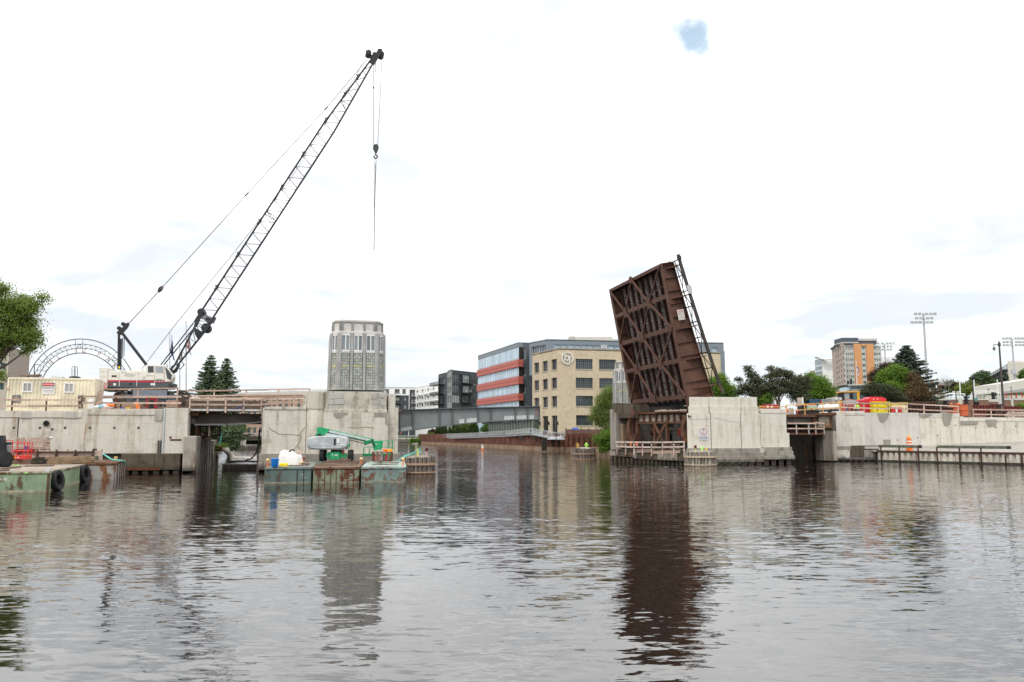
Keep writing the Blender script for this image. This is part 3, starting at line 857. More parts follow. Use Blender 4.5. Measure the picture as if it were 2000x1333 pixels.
mb = MB().pbox(CR,196,760.2,224,762.8,-DF,DF); mb.build('counterweight_tray',MUD,root)
# cab
cab = [(285,743.3),(285,715),(287,713.3),(321,713.3),(324,715.5),(338,732),(338.5,737),(333,746.8),(322,746.8),(321,743.3)]
D0,D1 = DF - 1.15,DF + .012
mb = MB()
outer = [CR.pt(x,y,D1) for x,y in cab]
mb.prism(outer,-CR.N * 1.2); co = mb.build('cab',CREAM,root,bevel=.03)
CABG = glass('cab_glass',(.30,.33,.34),.05,.25,.8)
CABD = glass('cab_glass_dark',(.035,.03,.03),.05,.4,.8)
def poly_part(pts,d,th,nm,m,par,pl=CR):
 mb = MB().prism([pl.pt(x,y,d) for x,y in pts],pl.N * th); return mb.build(nm,m,par)
poly_part([(289,715.5),(300,715.5),(300,728),(289,728)],D1 + .002,.015,'cab_window',CABD,co)
poly_part([(293,716),(300,716),(300,727)],D1 + .019,.01,'window_reflection',CABG,co) if False else None
poly_part([(304.5,716),(319,716),(319,728.5),(304.5,728.5)],D1 + .002,.015,'cab_door_window',CABG,co)
poly_part([(322.6,718),(325,718.5),(336,733),(333.5,743.5),(326.5,739.5)],D1 + .002,.015,'cab_front_window',CABD,co)
for x0,y0,x1,y1 in ((302,714,302.6,746),(286,734,300,734.8),(320.6,715,321.2,743)):
 mb = MB().pbox(CR,x0,y0,x1,y1,D1 + .002,D1 + .012); mb.build('door_seam',plain('cab_seam',(.25,.21,.17),.7),co)
for k in range(3):
 poly_part([(326 + 2.6 * k,744.6),(327.3 + 2.6 * k,744.6),(329 + 2.6 * k,746.6),(327.7 + 2.6 * k,746.6)],D1 + .002,.006,'hazard_stripe',CRED,co)
mb = MB().bar(CR.pt(327,717,DF),CR.pt(325.5,711,DF),.05); mb.build('cab_mirror',BLACK,root)
mb = MB().bar(CR.pt(331,750.5,DF),CR.pt(340,750,DF + .3),.05); mb.build('boarding_step',STEELG,root)
# gantry
top = (240,645)
g = MB()
for d in (-1.0,.75):
 g.bar(CR.pt(231.5,722,d),CR.pt(232.5,651,d),.16,.15)
 g.bar(CR.pt(234.8,722,d),CR.pt(236,662,d),.15,.14) if d > 0 else None
g.build('gantry_mast',STEELB,root)
g = MB()
for d in (-.9,.65): g.bar(CR.pt(238,650,d),CR.pt(286,713,d + .1),.24,.22)
for f in (.3,.6): g.bar(CR.pt(238 + 48 * f,650 + 63 * f,-.9),CR.pt(238 + 48 * f,650 + 63 * f,.65),.12)
g.build('gantry_leg',STEELB,root)
g = MB()
for x in (239.5,242.5): g.bar(CR.pt(x,660,.5),CR.pt(x - .4,697,.5),.05)
g.build('gantry_link',STEELB,root)
mb = MB().pbox(CR,231.2,716,234.4,720,.86,.9); mb.build('yellow_mark',YELLOW,root)
g = MB()
for d in (-.75,-.3,.15,.55):
 g.prism([CR.pt(x,y,d) for x,y in ((228.5,652),(229,648),(234,646),(247,632),(251,630.5),(253.5,634),(250,641),(240,652),(237,655))],CR.N * .12)
for x,y in ((247,637),(239,645)):
 g.lathe(CR.pt(x,y,-.7),[(.17,0),(.17,1.3)],12,ax=CR.N)
g.build('gantry_sheave',STEELB,root)
# boom: foot section, parallel section, tip
foot,knee,neck,tip = (333,729),(392,634),(640,236),(728,118)
LACE = plain('boom_lacing',(.17,.17,.20),.5,.15)
def bpt(s,e,d):
 return None
axis = V((tip[0] - knee[0],tip[1] - knee[1])).normalized()
nrm2 = V((-axis.y,axis.x))
def ap(px,py): return V((px,py))
hw = 13.0
def mid(f): return ap(*knee).lerp(ap(*tip),f)
Lpx = (ap(*tip) - ap(*knee)).length
def width(f): return hw if f < .74 else hw + (3.5 - hw) * (f - .74) / .26
def bp(f,side,d): q = mid(f) + nrm2 * width(f) * side; return CR.pt(q.x,q.y,d)
DW = .62
def dwid(f): return DW if f < .74 else DW + (.32 - DW) * (f - .74) / .26
lac = MB(); NB = 24
for side in (-1,1):
 for k in range(NB):
  f0,f1 = k / NB,(k + 1) / NB
  sgn = 1 if k % 2 else -1
  lac.tube(bp(f0,side,sgn * dwid(f0)),bp(f1,side,-sgn * dwid(f1)),.022,n=4)
for d in (-1,1):
 for k in range(NB):
  f0,f1 = k / NB,(k + 1) / NB
  lac.tube(bp(f0,-1,d * dwid(f0)),bp(min(1,f0 + .60 / NB),1,d * dwid(f0)),.036,n=4)
  lac.tube(bp(f0,-1,d * dwid(f0)),bp(max(0,f0 - .30 / NB),1,d * dwid(f0)),.036,n=4)
boom = lac.build('boom',LACE,root)
for side in (-1,1):
 for d in (-1,1):
  mb = MB().path([bp(0,side,d * DW),bp(.74,side,d * DW),bp(1.0,side,d * .32)],.088,8); mb.build('chord',STEELB,boom)
# connection lugs along the upper chords and the knotted joint of sections
for f in (.125,.25,.375,.505,.63,.76,.86,.93):
 for d in (-1,1):
  q = mid(f) - nrm2 * width(f); p0 = CR.pt(q.x,q.y,d * dwid(f)); q2 = q - nrm2 * 4.5 + V((1.5,-3.0)); p1 = CR.pt(q2.x,q2.y,d * dwid(f))
  mb = MB().bar(p0,p1,.16,.09); mb.bar(p0 - (bp(f,-1,d) - bp(f - .01,-1,d)),p0 + (bp(f,-1,d) - bp(f - .01,-1,d)),.2); mb.build('pin_lug',STEELB,boom)
for f in (.405,.415,.84): 
 mb = MB()
 for d in (-1,1):
  mb.tube(bp(f,-1,d * dwid(f)),bp(f,1,d * dwid(f)),.03,n=4); mb.tube(bp(f,-1,d * dwid(f)),bp(f - .02,1,-d * dwid(f)),.03,n=4)
 mb.build('section_frame',STEELB,boom)
# foot section
fs = MB()
for d in (-DW,DW):
 dd = d * 1.15
 fs.tube(CR.pt(333,729,dd),CR.pt(384,632,d),.085,n=8)
 fs.tube(CR.pt(337,726,dd),CR.pt(400,648,d),.085,n=8)
 for k in range(7):
  f0,f1 = k / 7,(k + 1) / 7
  L = lambda f: (333 + 51 * f,729 - 97 * f); R = lambda f: (337 + 63 * f,726 - 78 * f)
  fs.tube(CR.pt(*L(f1),dd),CR.pt(*R(f0),dd),.03,n=4); fs.tube(CR.pt(*L(f1),dd),CR.pt(*R(f1),dd),.025,n=4)
ffo = fs.build('boom_foot',STEELB,root)
for d in (-.75,.6):
 bt = MB(); bt.prism([CR.pt(x,y,d) for x,y in ((330,728),(335,716),(343,711),(352,713),(346,727),(336,733))],CR.N * .15); bt.build('boom_heel',STEELB,ffo)
 bt = MB(); bt.prism([CR.pt(x,y,d) for x,y in ((379,637),(384,622),(391,609),(396,607),(397,612),(390,628),(384,640))],CR.N * .12); bt.build('boom_head_plate',STEELB,ffo)
 bt = MB(); bt.prism([CR.pt(x,y,d) for x,y in ((378,639),(396,649),(392,660),(387,664),(381,654))],CR.N * .12); bt.build('boom_side_plate',STEELB,ffo)
 bt = MB(); bt.prism([CR.pt(x,y,d) for x,y in ((385,660),(392,650),(418,620),(423,621),(402,648),(390,664))],CR.N * .12); bt.build('boom_lower_plate',STEELB,ffo)
mb = MB()
for x,y,r in ((396,613,7.5),(410,628,6.0),(405,643,9.0)):
 c0 = CR.pt(x,y,-.5); rr = r / FPX * 72
 mb.lathe(c0,[(rr,0),(rr,.06),(rr * .85,.1),(rr * .85,.9),(rr,.94),(rr,1.0)],16,ax=CR.N)
mb.build('winch_drum',STEELB,ffo)
mb = MB()
for d in (-.6,.6):
 mb.tube(CR.pt(314,713,d),CR.pt(385,622,d),.055,n=6)
 mb.tube(CR.pt(320,713,d * .6),CR.pt(388,630,d),.055,n=6)
mb.build('boom_stop',STEELB,root)
mb = MB().path([CR.pt(343,718,.7),CR.pt(352,722,.75),CR.pt(360,712,.75),CR.pt(352,706,.7),CR.pt(366,690,.72),CR.pt(382,668,.7)],.045); mb.build('hydraulic_hose',BLACK,ffo)
mb = MB().prism([CR.pt(x,y,.85) for x,y in ((337,722),(343,713.5),(345.5,715),(339.5,723.5))],CR.N * .02); mb.build('name_plate',WHITE,ffo)
mb = MB().bar(CR.pt(390,616,.3),CR.pt(420,628,.3),.16,.5); mb.build('boom_walkway',plain('faded_panel',(.5,.5,.55),.6),ffo)
# tip
tp_ = MB()
for d in (-.42,.30):
 tp_.prism([CR.pt(x,y,d) for x,y in ((722,124),(727,112),(735,103),(744,96.5),(746.5,97),(746,103),(738,116),(731,128))],CR.N * .12)
for x,y,r in ((719,109.5,6.2),(740,106,4.5),(743.5,112,6.5),(731,113,5)):
 rr = r / FPX * 74
 tp_.lathe(CR.pt(x,y,-.45),[(rr * .5,0),(rr,.02),(rr,.1),(rr * .6,.13),(rr * .6,.5),(rr,.55),(rr,.75),(rr * .5,.8)],14,ax=CR.N)
tp_.bar(CR.pt(716,104,0),CR.pt(730,116,0),.3,.3)
tp_.build('boom_tip',STEELB,root)
# pendants and lines
LINE = plain('wire_rope',(.25,.245,.25),.5,.1,metal=.3)
def wire(pts,nm='wire_rope',r=.014,m=LINE,par=root):
 mb = MB().path([CR.pt(*q) for q in pts],r,5); return mb.build(nm,m,par)
for d in (-.55,.55):
 wire([(314,565,d),(482,380,d),(638,211,d),(716,118,d * .8)],'pendant_line',.040)
 for x,y in ((482,380),(637,212)):
  mb = MB().bar(CR.pt(x - 3,y + 3.2,d),CR.pt(x + 3,y - 3.2,d),.13,.10); mb.build('pendant_link',STEELB,root)
mb = MB()
for d in (-.5,-.1,.3):
 mb.prism([CR.pt(x,y,d) for x,y in ((308,569),(311,562),(318,558.5),(320,562),(316,569),(311,572.5))],CR.N * .14)
mb.build('bridle_block',STEELB,root)
GREYL = plain('pale_wire',(.22,.22,.23),.5,.1,metal=.3)
for k,d in enumerate((-.5,-.25,0,.25,.5)):
 wire([(250.5,633 + k % 2,d),(311,568 + k % 2,d * .8)],'luffing_rope',.028,GREYL if k % 2 else LINE)
wire([(275,724,.2),(338,640,.1),(460,490,0),(560,362,0),(700,140,0),(713,110,0)],'hoist_line',.030,GREYL)
wire([(729.5,116,-.2),(729.5,288,0)],'hoist_line',.030,GREYL)
wire([(746,111,.2),(742,200,.1),(737.5,288,0)],'hoist_line',.030,GREYL)
wire([(733.5,116,.1),(733.5,142,.1)],'hoist_line',.030,GREYL)
mb = MB().lathe(CR.pt(729.7,172,-.1),[(.001,-.14),(.09,0),(.05,.1),(.001,.14)],8); mb.build('anti_two_block_weight',BLACK,root)
# hook block
hb = MB()
for d in (-.16,.10):
 hb.prism([CR.pt(x,y,d) for x,y in ((728.2,291),(728.8,286),(731,282.8),(734.5,282),(738,283.2),(739.6,287),(739.4,291),(736,300),(732.5,300))],CR.N * .06)
hb.lathe(CR.pt(734,289.5,-.1),[(.001,0),(.26,0),(.20,.1),(.26,.2),(.001,.2)],16,ax=CR.N)
hbo = hb.build('hook_block',plain('hook_block_grey',(.06,.06,.055),.5,.2),root)
mb = MB(); c = CR.pt(733.7,306.5,0); rr = 3.4 / FPX * 73
mb.path([c + CR.A * rr * cos(t_) + Z3 * rr * sin(t_) for t_ in np.linspace(1.9,-3.6,16)],.065,8)
mb.bar(CR.pt(734,299,0),CR.pt(733.7,304,0),.1); mb.build('hook',rusty('hook_rust',(.20,.12,.085),amount=.7),hbo)
# hanging sling: a thing of its own
sr = T('lifting_sling','long chain sling hanging from the crane hook against the sky','sling',CR.pt(731,487,0))
mb = MB(); c = CR.pt(733.6,315.3,0)
mb.path([c + CR.A * .09 * cos(t_) + Z3 * .17 * sin(t_) for t_ in np.linspace(0,2 * pi,13)],.03,6); mb.build('shackle',GALV,sr)
CHN = plain('chain_grey',(.16,.16,.165),.5,.2,metal=.3)
mb = MB()
p0,p1 = CR.pt(733.3,320,0),CR.pt(731.4,405,0)
n = 60
for k in range(n):
 f0,f1 = k / n,(k + 1) / n
 for off in ((-.04,.05) if k < 12 else (-.02,.03)):
  mb.bar(p0.lerp(p1,f0) + CR.A * off,p0.lerp(p1,f1) + CR.A * off,.07 if k % 2 else .04,.04 if k % 2 else .07)
mb.build('chain',CHN,sr)
mb = MB().path([p1,CR.pt(730.4,487,0)],.050,5); mb.lathe(CR.pt(730.3,488.5,0),[(.03,-.08),(.05,0),(.03,.08)],6); mb.build('tag_line',plain('tag_line_grey',(.20,.19,.21)),sr)
# crane mats: each timber mat
mats = T('crane_mats','stacked dark timber crane mats under the crane tracks','timber mats',CR.pt(300,805,0))
for k in range(22):
 x = 215 + k * 12.2
 mb = MB().pbox(CR,x,794.3 + random.random(),x + 11.4,801.5,-3.4,3.0 + random.random() * .4); mb.build('mat_timber',WOOD_D,mats)
# ================================================================ cream container
CT = Plane(99,61.6,13)
root = T('site_container','cream corrugated site container with two small windows and a danger sign','container',CT.at(0,0,4.75))
a0,a1,z0,z1 = CT.rect(13,739,185,803.5,0)
mb = MB()
n = 24
pr = []
for k in range(n):
 s0 = a0 + .12 + (a1 - a0 - .24) * k / n; w_ = (a1 - a0 - .24) / n
 pr += [(s0,-.045),(s0 + w_ * .34,-.045),(s0 + w_ * .5,0),(s0 + w_ * .84,0)]
pr.append((a1 - .12,-.045))
vs = [CT.at(s,d,z) for z in (z0 + .14,z1 - .12) for s,d in pr]; m_ = len(pr)
mb.add(vs,[(i,i + 1,m_ + i + 1,m_ + i) for i in range(m_ - 1)])
mb.lbox(CT,a0,a1,-2.4,-.06,z0 + .1,z1 - .05)
mb.build('corrugated_wall',CREAM_C,root)
fr = MB()
fr.lbox(CT,a0,a1,-.14,.02,z0,z0 + .15); fr.lbox(CT,a0,a1,-.14,.02,z1 - .13,z1)
fr.lbox(CT,a0,a0 + .13,-.14,.022,z0 + .15,z1 - .13); fr.lbox(CT,a1 - .13,a1,-.14,.022,z0 + .15,z1 - .13)
fr.build('frame',CREAM_C,root,bevel=.015)
mb = MB().lbox(CT,a0 + .02,a1 - .02,-2.4,-.1,z1 - .04,z1 + .02); mb.build('roof',CREAM_C,root)
for x0,y0,x1,y1 in ((43,747,63.5,766.5),(124.5,748,145,767.5)):
 f_ = MB()
 f_.pbox(CT,x0,y0,x1,y0 + 2.4,-.03,.06); f_.pbox(CT,x0,y1 - 2.4,x1,y1,-.03,.06)
 f_.pbox(CT,x0,y0 + 2.4,x0 + 2.8,y1 - 2.4,-.03,.06); f_.pbox(CT,x1 - 2.8,y0 + 2.4,x1,y1 - 2.4,-.03,.06)
 f_.pbox(CT,(x0 + x1) / 2 - .6,y0 + 2.4,(x0 + x1) / 2 + .6,y1 - 2.4,-.03,.05)
 w_ = f_.build('window',WHITE,root)
 g_ = MB(); g_.pbox(CT,x0 + 2.8,y0 + 2.4,x1 - 2.8,y1 - 2.4,-.03,.025); g_.build('pane',glass('blind_glass',(.33,.33,.32),.15,.1,.5),w_)
mb = MB().pbox(CT,82,747.5,107,770,.02,.035); sg = mb.build('danger_sign',WHITE,root)
mb = MB().pbox(CT,82.6,748,106.4,755,.036,.042); mb.build('sign_header',TXT,sg)
mb = MB(); c = CT.pt(94.5,751.6,.043)
mb.lathe(c,[(.42,0),(.42,.006),(.001,.006)],24,ax=CT.N,ux=CT.A)
mb.v = [tuple(c + (V(q) - c).dot(CT.A) * CT.A + (V(q) - c).dot(CT.N) * CT.N + Z3 * (V(q) - c).z * .26) for q in mb.v]
mb.build('sign_oval',plain('sign_red',(.72,.03,.03),.5),sg)
text('DANGER',.17,WHITE,sg,facing(CT.pt(94.5,751.5,.055),13),sx=1.15)
text('POISON',.20,TXT,sg,facing(CT.pt(94.5,758.4,.04),13),sx=1.15)
text('HAND WASH AREA',.075,TXT,sg,facing(CT.pt(94.5,763,.04),13),sx=1.1)
text('NO FOOD OR DRINK',.07,TXT,sg,facing(CT.pt(94.5,766,.04),13),sx=1.1)
for x0,x1,y0 in ((24,40,772),(152,166,773)):
 mb = MB().pbox(CT,x0,y0,x1,y0 + 14.5,.03,.06); p_ = mb.build('door_plate',plain('dull_grey_plate',(.16,.15,.14),.7,.4),root)
 mb = MB().prism([CT.pt((x0 + x1) / 2 + 4.5 * cos(t_),y0 + 6.5 + 3.2 * sin(t_),.061) for t_ in np.linspace(0,2 * pi,9)[:-1]],CT.N * .02); mb.build('plate_patch',plain('tan_patch',(.38,.29,.22),.8),p_)
for x in (40,78,128,170):
 mb = MB().pbox(CT,x,804,x + 5,806,-1.5,0); mb.build('skid',DARK,root)
def heap(label,nm,cat,items,base,mat):
 r_ = T(nm,label,cat,base)
 for it in items: 
  mb = MB().bar(*it[:2],*it[2:4]); mb.build('board',mat,r_)
 return r_
z1c = z1
bs = CT.pt(62,737,-1)
heap('untidy pile of old boards lying on the container roof','board_pile','boards',[(CT.pt(52 + i * 1.5,736.5 - i * .55,-1 - .1 * i),CT.pt(76 + (i * 7) % 5,735.5 - i * .5,-1.2 + .15 * i),.22,.08) for i in range(7)] + [(CT.pt(37,734,-.9),CT.pt(70,736.5,-1.0),.2,.06)],bs,WOOD_D)
mb = MB().pbox(CT,100,736,121,738.8,-1.6,-.8); tag(mb.build('roof_hatch',plain('hatch_grey',(.45,.45,.45))),'low grey hatch lying flat on the container roof','hatch')
r_ = T('coil_stand','thin wire hoops on a dark round base on the container roof','wire stand',CT.pt(146,739,-1))
mb = MB().lathe(CT.pt(146,738.5,-1),[(.42,0),(.40,.08),(.1,.14),(.001,.14)],16); mb.build('base',BLACK,r_)
mb = MB()
for a_,b_,d in ((140.5,147,-1.1),(145,151.5,-.9)):
 mb.path([CT.pt(a_,738,d),CT.pt(a_,718,d),CT.pt(a_ + 1,716.5,d),CT.pt(b_ - 1,716.5,d),CT.pt(b_,718,d),CT.pt(b_,738,d)],.022,5)
mb.build('hoop',BLACK,r_)
r_ = T('roof_lamp_post','thin angled lamp post on the container roof under the arch','lamp post',CT.pt(67,737,-1.3))
mb = MB().bar(CT.pt(67,737,-1.3),CT.pt(67,712.5,-1.3),.05); mb.build('pole',BLACK,r_)
mb = MB().bar(CT.pt(66.5,712.5,-1.3),CT.pt(77,712.5,-1.3),.05,.04); mb.build('arm',BLACK,r_)
# ================================================================ steel arch sign behind the container
AR = Plane(158,98,8)
root = T('arch_sign','round steel lattice arch carrying raised letters behind the container','arch',AR.at(0,0,4.5))
acx,acy = 158.0,771.0
DKG = plain('arch_green_steel',(.15,.175,.17),.5,.2)
def aring(R,d,r_,nm):
 mb = MB().path([AR.pt(acx + R * cos(t_),acy - R * sin(t_),d) for t_ in np.linspace(-.15,pi + .15,60)],r_,6); mb.build(nm,DKG,root)
for R,r_ in ((108.5,.062),(81,.062)):
 for d in (-.35,.35): aring(R,d,r_,'arch_chord')
for R,r_ in ((98.5,.042),(90.5,.042)): aring(R,.1,r_,'inner_ring')
mb = MB()
for k in range(31):
 t_ = pi * (k + .0) / 30
 mb.tube(AR.pt(acx + 98.5 * cos(t_),acy - 98.5 * sin(t_),.1),AR.pt(acx + 90.5 * cos(t_),acy - 90.5 * sin(t_),.1),.03,n=4)
 t2 = pi * (k + 1) / 30
 if k < 30: mb.tube(AR.pt(acx + 98.5 * cos(t_),acy - 98.5 * sin(t_),.1),AR.pt(acx + 90.5 * cos(t2),acy - 90.5 * sin(t2),.1),.022,n=4)
mb.build('ring_lacing',DKG,root)
for td in (42,50,88,96,132,140):
 t_ = radians(td)
 mb = MB()
 for d in (-.35,.35): mb.tube(AR.pt(acx + 108.5 * cos(t_),acy - 108.5 * sin(t_),d),AR.pt(acx + 81 * cos(t_),acy - 81 * sin(t_),d),.032,n=5)
 mb.build('radial_strut',DKG,root)
for td in (46,92,136):
 t_ = radians(td); c = AR.pt(acx + 94.5 * cos(t_),acy - 94.5 * sin(t_),.1)
 mb = MB().path([c + AR.A * .2 * cos(q) + Z3 * .2 * sin(q) for q in np.linspace(0,2 * pi,13)],.03,5); mb.build('rosette',DKG,root)
LET = plain('copper_letters',(.42,.25,.20),.5,.1)
for ch_,td in zip('SCHLITZPARK',(157,146,133.5,121,108,96.5,85,66,52,40,28)):
 t_ = radians(td); p = AR.pt(acx + 85.7 * cos(t_),acy - 85.7 * sin(t_),.2)
 text(ch_,.74,LET,root,facing(p,8) @ Matrix.Rotation(t_ - pi / 2,4,'Z'),depth=.02,name='letter')
# ================================================================ bits and pieces on the wall behind the rails
def crate(label,px0,py0,px1,py1,d0,d1,mat=PLY,nm='plywood_box',cat='box',group='plywood boxes along the wall'):
 r_ = T(nm,label,cat,LW.pt((px0 + px1) / 2,py1,d1),0,group)
 mb = MB().pbox(LW,px0,py0,px1,py1,d0,d1 - .02); mb.build('box_body',mat,r_)
 mb = MB().pbox(LW,px0,py0 - .7,px1,py0,d0,d1); mb.pbox(LW,px0,py1 - 1,px1,py1,d1 - .018,d1); mb.build('batten',WOOD,r_)
 return r_
BOXM = plain('brown_board',(.33,.22,.155),.8,.15)
crate('narrow brown plywood box standing left of the long one',221,788,234,798.5,-2.2,-1.2,BOXM)
crate('long brown plywood box with a small dark vent',238,788,275,798.5,-2.2,-1.25,BOXM)
crate('brown plywood box right of the red machine behind the timber braces',325,783,346,795,-2.4,-1.4,BOXM)
r_ = T('tank','white gas cylinder standing beside the cream container','gas cylinder',LW.pt(178,799,-1.0))
c = LW.pt(177.5,799,-1.0); hz = LW.pt(177.5,780,-1.0).z - c.z
mb = MB().lathe(c,[(.17,0),(.19,.04),(.19,hz - .1),(.12,hz),(.001,hz)],16); mb.build('cylinder',WHITE,r_,smooth=40)
mb = MB().lathe(c + Z3 * hz,[(.08,0),(.08,.1),(.001,.1)],10); mb.build('valve',GALV,r_)
r_ = T('welder','red open frame machine with dark grille behind the railing','machine',LW.pt(294,797,-1.0))
mb = MB()
for x in (285,301): mb.pbox(LW,x,779,x + 3.4,798.5,-1.7,-1.0)
mb.pbox(LW,285,776.5,304.4,780.5,-1.7,-1.0); mb.build('frame',plain('dark_red',(.30,.02,.03),.5),r_)
mb = MB().pbox(LW,288.5,783,300.8,798,-1.6,-1.15); mb.build('grille',BLACK,r_)
r_ = T('sack','loose pile of plastic bags and sheets on the wall','bags',LW.pt(200,799,-.9))
for i,(x,y,m) in enumerate(((190,796.5,WHITE),(199,795.5,plain('blue_bag',(.30,.55,.70),.5)),(212,795,WHITE),(206,798,plain('pink_bag',(.70,.35,.33),.5)),(216,793,ORANGE),(186,798,plain('clear_bag',(.6,.62,.62),.3)))):
 c = LW.pt(x,y,-1.0)
 mb = MB().lathe(c - Z3 * .1,[(.25,0),(.38,.08),(.33,.18),(.15,.25),(.001,.26)],9)
 mb.v = [(q[0] + random.uniform(-.05,.05),q[1],q[2] + random.uniform(-.03,.03)) for q in mb.v]; mb.build('bag',m,r_,smooth=True)
mb = MB().path([LW.pt(265,786,-1.0),LW.pt(267,792,-.9),LW.pt(270,799,-.9)],.07,6); mb.path([LW.pt(269,791,-1.0),LW.pt(272,799,-.9)],.07,6)
tag(mb.build('safety_netting',ORANGE),'orange safety netting hanging over the timber rail','netting')
for x,m,lb in ((242,plain('blue_tub',(.12,.16,.55)),'small blue tub on the wall before the long box'),(249,YELLOW,'small yellow tub on the wall before the long box')):
 mb = MB().lathe(LW.pt(x,798.8,-.7),[(.2,0),(.24,.10),(.001,.10)],10); tag(mb.build('tub',m),lb,'tub')
# flags on poles behind the crane
FP = Plane(350,96,0)
def flag(px,ytop,ybot,label,cols,fy0,fy1,w_):
 r_ = T('flagpole',label,'flag pole',FP.pt(px,790,0),0,None)
 mb = MB().tube(FP.pt(px,800,0),FP.pt(px,ytop,0),.10,.05,8); mb.lathe(FP.pt(px,ytop,0),[(.001,-.1),(.1,0),(.001,.1)],8); mb.build('pole',GALV,r_)
 mb = MB(); n = 10
 vs = []; fs = []; mi = []
 for i in range(n + 1):
  z_ = FP.pt(px,fy0 + (fy1 - fy0) * i / n,0).z
  for j in range(5):
   wv = w_ * (.35 + .65 * i / n) * j / 4
   vs.append((FP.pt(px + 1,700,0).x + wv,96 + .18 * sin(j * 2.1 + i * .5),z_ - .25 * j))
 for i in range(n):
  for j in range(4):
   fs.append((i * 5 + j,i * 5 + j + 1,(i + 1) * 5 + j + 1,(i + 1) * 5 + j)); mi.append(cols[1][(i if cols[0] == 'h' else i // 2) % len(cols[1])])
 mb.v = vs; mb.f = [list(f) for f in fs]; mb.m = mi
 mb.build('flag',FLAGM,r_)
FLAGM = [plain('flag_blue',(.05,.09,.28)),plain('flag_red',(.45,.04,.06)),plain('flag_white',(.72,.70,.72)),plain('flag_gold',(.45,.35,.15))]
flag(331.5,650,757,'grey flag pole with a limp dark blue flag, left of three',('h',(0,0,3,0)),653,690,.55)
flag(351,672,762,'short flag pole with a faded white flag, between two taller poles',('h',(2,3,2,2)),674,700,.5)
flag(363.5,628,790,'tallest flag pole with a limp red and white striped flag',('h',(1,2)),648,680,.55)
# ================================================================ sectional barges in front of the tower pier
BM = Plane(655,48.9,8)
BGRP = 'sectional work barges in front of the tower pier'
HB = [rusty('barge_teal',(.125,.175,.155),(.10,.05,.03),.30,1.0,.25,.7,dark=(.06,.075,.07)),
      rusty('barge_olive',(.235,.27,.18),(.12,.05,.028),.60,1.3,.5,.7),
      rusty('barge_blue_green',(.20,.275,.25),(.15,.075,.045),.52,2.4,.5,.7)]
DKM = [rusty('deck_pale_teal',(.20,.245,.225),(.15,.12,.09),.5,1.2,1,.85),rusty('deck_brown',(.22,.15,.11),(.10,.05,.03),.5,1.2,1,.9),rusty('deck_mint',(.32,.39,.355),(.23,.19,.15),.4,1.2,1,.85)]
BL = 11.5
barge_z = BM.pt(655,912.5,0).z
for i,(x0,x1,yt,lab) in enumerate(((516.5,607.5,913,'dark teal barge section below the blue bin and white tarp'),(611.5,701.5,912.5,'rust blotched olive barge section under the boom lift'),(705.5,793.5,910.5,'pale blue green barge section with rusty scabs under the tool rack'))):
 a0,_ = BM.sz(x0,930,0); a1,_ = BM.sz(x1,930,0)
 root = T('work_barge',lab,'barge',BM.at(a0,0,0),0,BGRP)
 mb = MB().lbox(BM,a0,a1,-BL,0,-.5,barge_z - .14); mb.build('hull',HB[i],root,bevel=.03)
 mb = MB().lbox(BM,a0 - .01,a1 + .01,-BL,.05,barge_z - .139,barge_z - .06); mb.build('rub_rail',[HB[0],RUSTY,HB[2]][i],root,bevel=.02)
 mb = MB().lbox(BM,a0 + .005,a1 - .005,-BL + .02,.02,barge_z - .059,barge_z); mb.build('deck',DKM[i],root)
 n = (2,7,2)[i]
 for k in range(n):
  f = (k + 1) / (n + 1) if i != 0 else (.70,.84)[k]
  if i == 2: f = (.02,.98)[k]
  s = a0 + (a1 - a0) * f
  mb = MB().lbox(BM,s - .02,s + .02,.001,.035,0,barge_z - .16); mb.build('hull_rib',HB[i] if i == 2 else RUSTY if i == 1 else BLACK,root)
 mb = MB().lbox(BM,a0,a1,.001,.02,.0,.07); mb.build('waterline_band',plain('waterline_scum',(.24,.23,.17),.9,.3),root)
 if i < 2:
  text('32,000',.085,WHITE,root,facing(BM.pt(x0 + 74,927.5,.012),8))
  text('TONS',.085,WHITE,root,facing(BM.pt(x0 + 77,933,.012),8))
 if i == 1:
  text('16,000',.085,WHITE,root,facing(BM.pt(x0 + 63,938,.012),8))
def on_deck(px,py): return PZ(px,py,barge_z)
# barricade lights
def barricade_light(px,py,lab,post=.35):
 p = on_deck(px,py)
 r_ = T('barricade_light',lab,'warning light',p,radians(8 + random.uniform(-20,20)),'amber barricade lights on the barges')
 mb = MB().box(-.03,-.03,0,.03,.03,post); mb.build('post',ORANGE,r_,local=True)
 mb = MB().box(-.10,-.05,post,.10,.05,post + .17); mb.build('housing',plain('light_housing',(.75,.42,.10),.5),r_,local=True,bevel=.02)
 mb = MB().lathe((0,-.05,post + .09),[(.075,0),(.06,.03),(.001,.04)],12,ax=(0,-1,0)); mb.build('lens',plain('amber_lens',(.80,.70,.5),.2),r_,local=True)
 return r_
barricade_light(522.3,914,'amber light on the left front corner of the teal barge')
barricade_light(588,909,'amber light lying among planks right of the tarp',.08)
barricade_light(705,905.5,'amber light between the lift and the tool rack',.22)
barricade_light(787,911,'amber light on the right front corner of the pale barge')
barricade_light(771.5,896,'amber light at the back of the pale barge by the pier',.25)
# blue bin
c = on_deck(536.7,913)
r_ = T('blue_bin','bright blue plastic bin on the front edge of the teal barge','bin',c)
BLU = plain('blue_plastic',(.015,.20,.62),.45,.06)
mb = MB().lathe((0,0,0),[(.17,0),(.19,.02),(.215,.50),(.20,.50),(.185,.06),(.001,.06)],20); mb.build('bucket',BLU,r_,local=True,smooth=50)
mb = MB().lathe((0,0,0),[(.217,.42),(.232,.44),(.232,.49),(.217,.51)],20); mb.build('rim',BLU,r_,local=True)
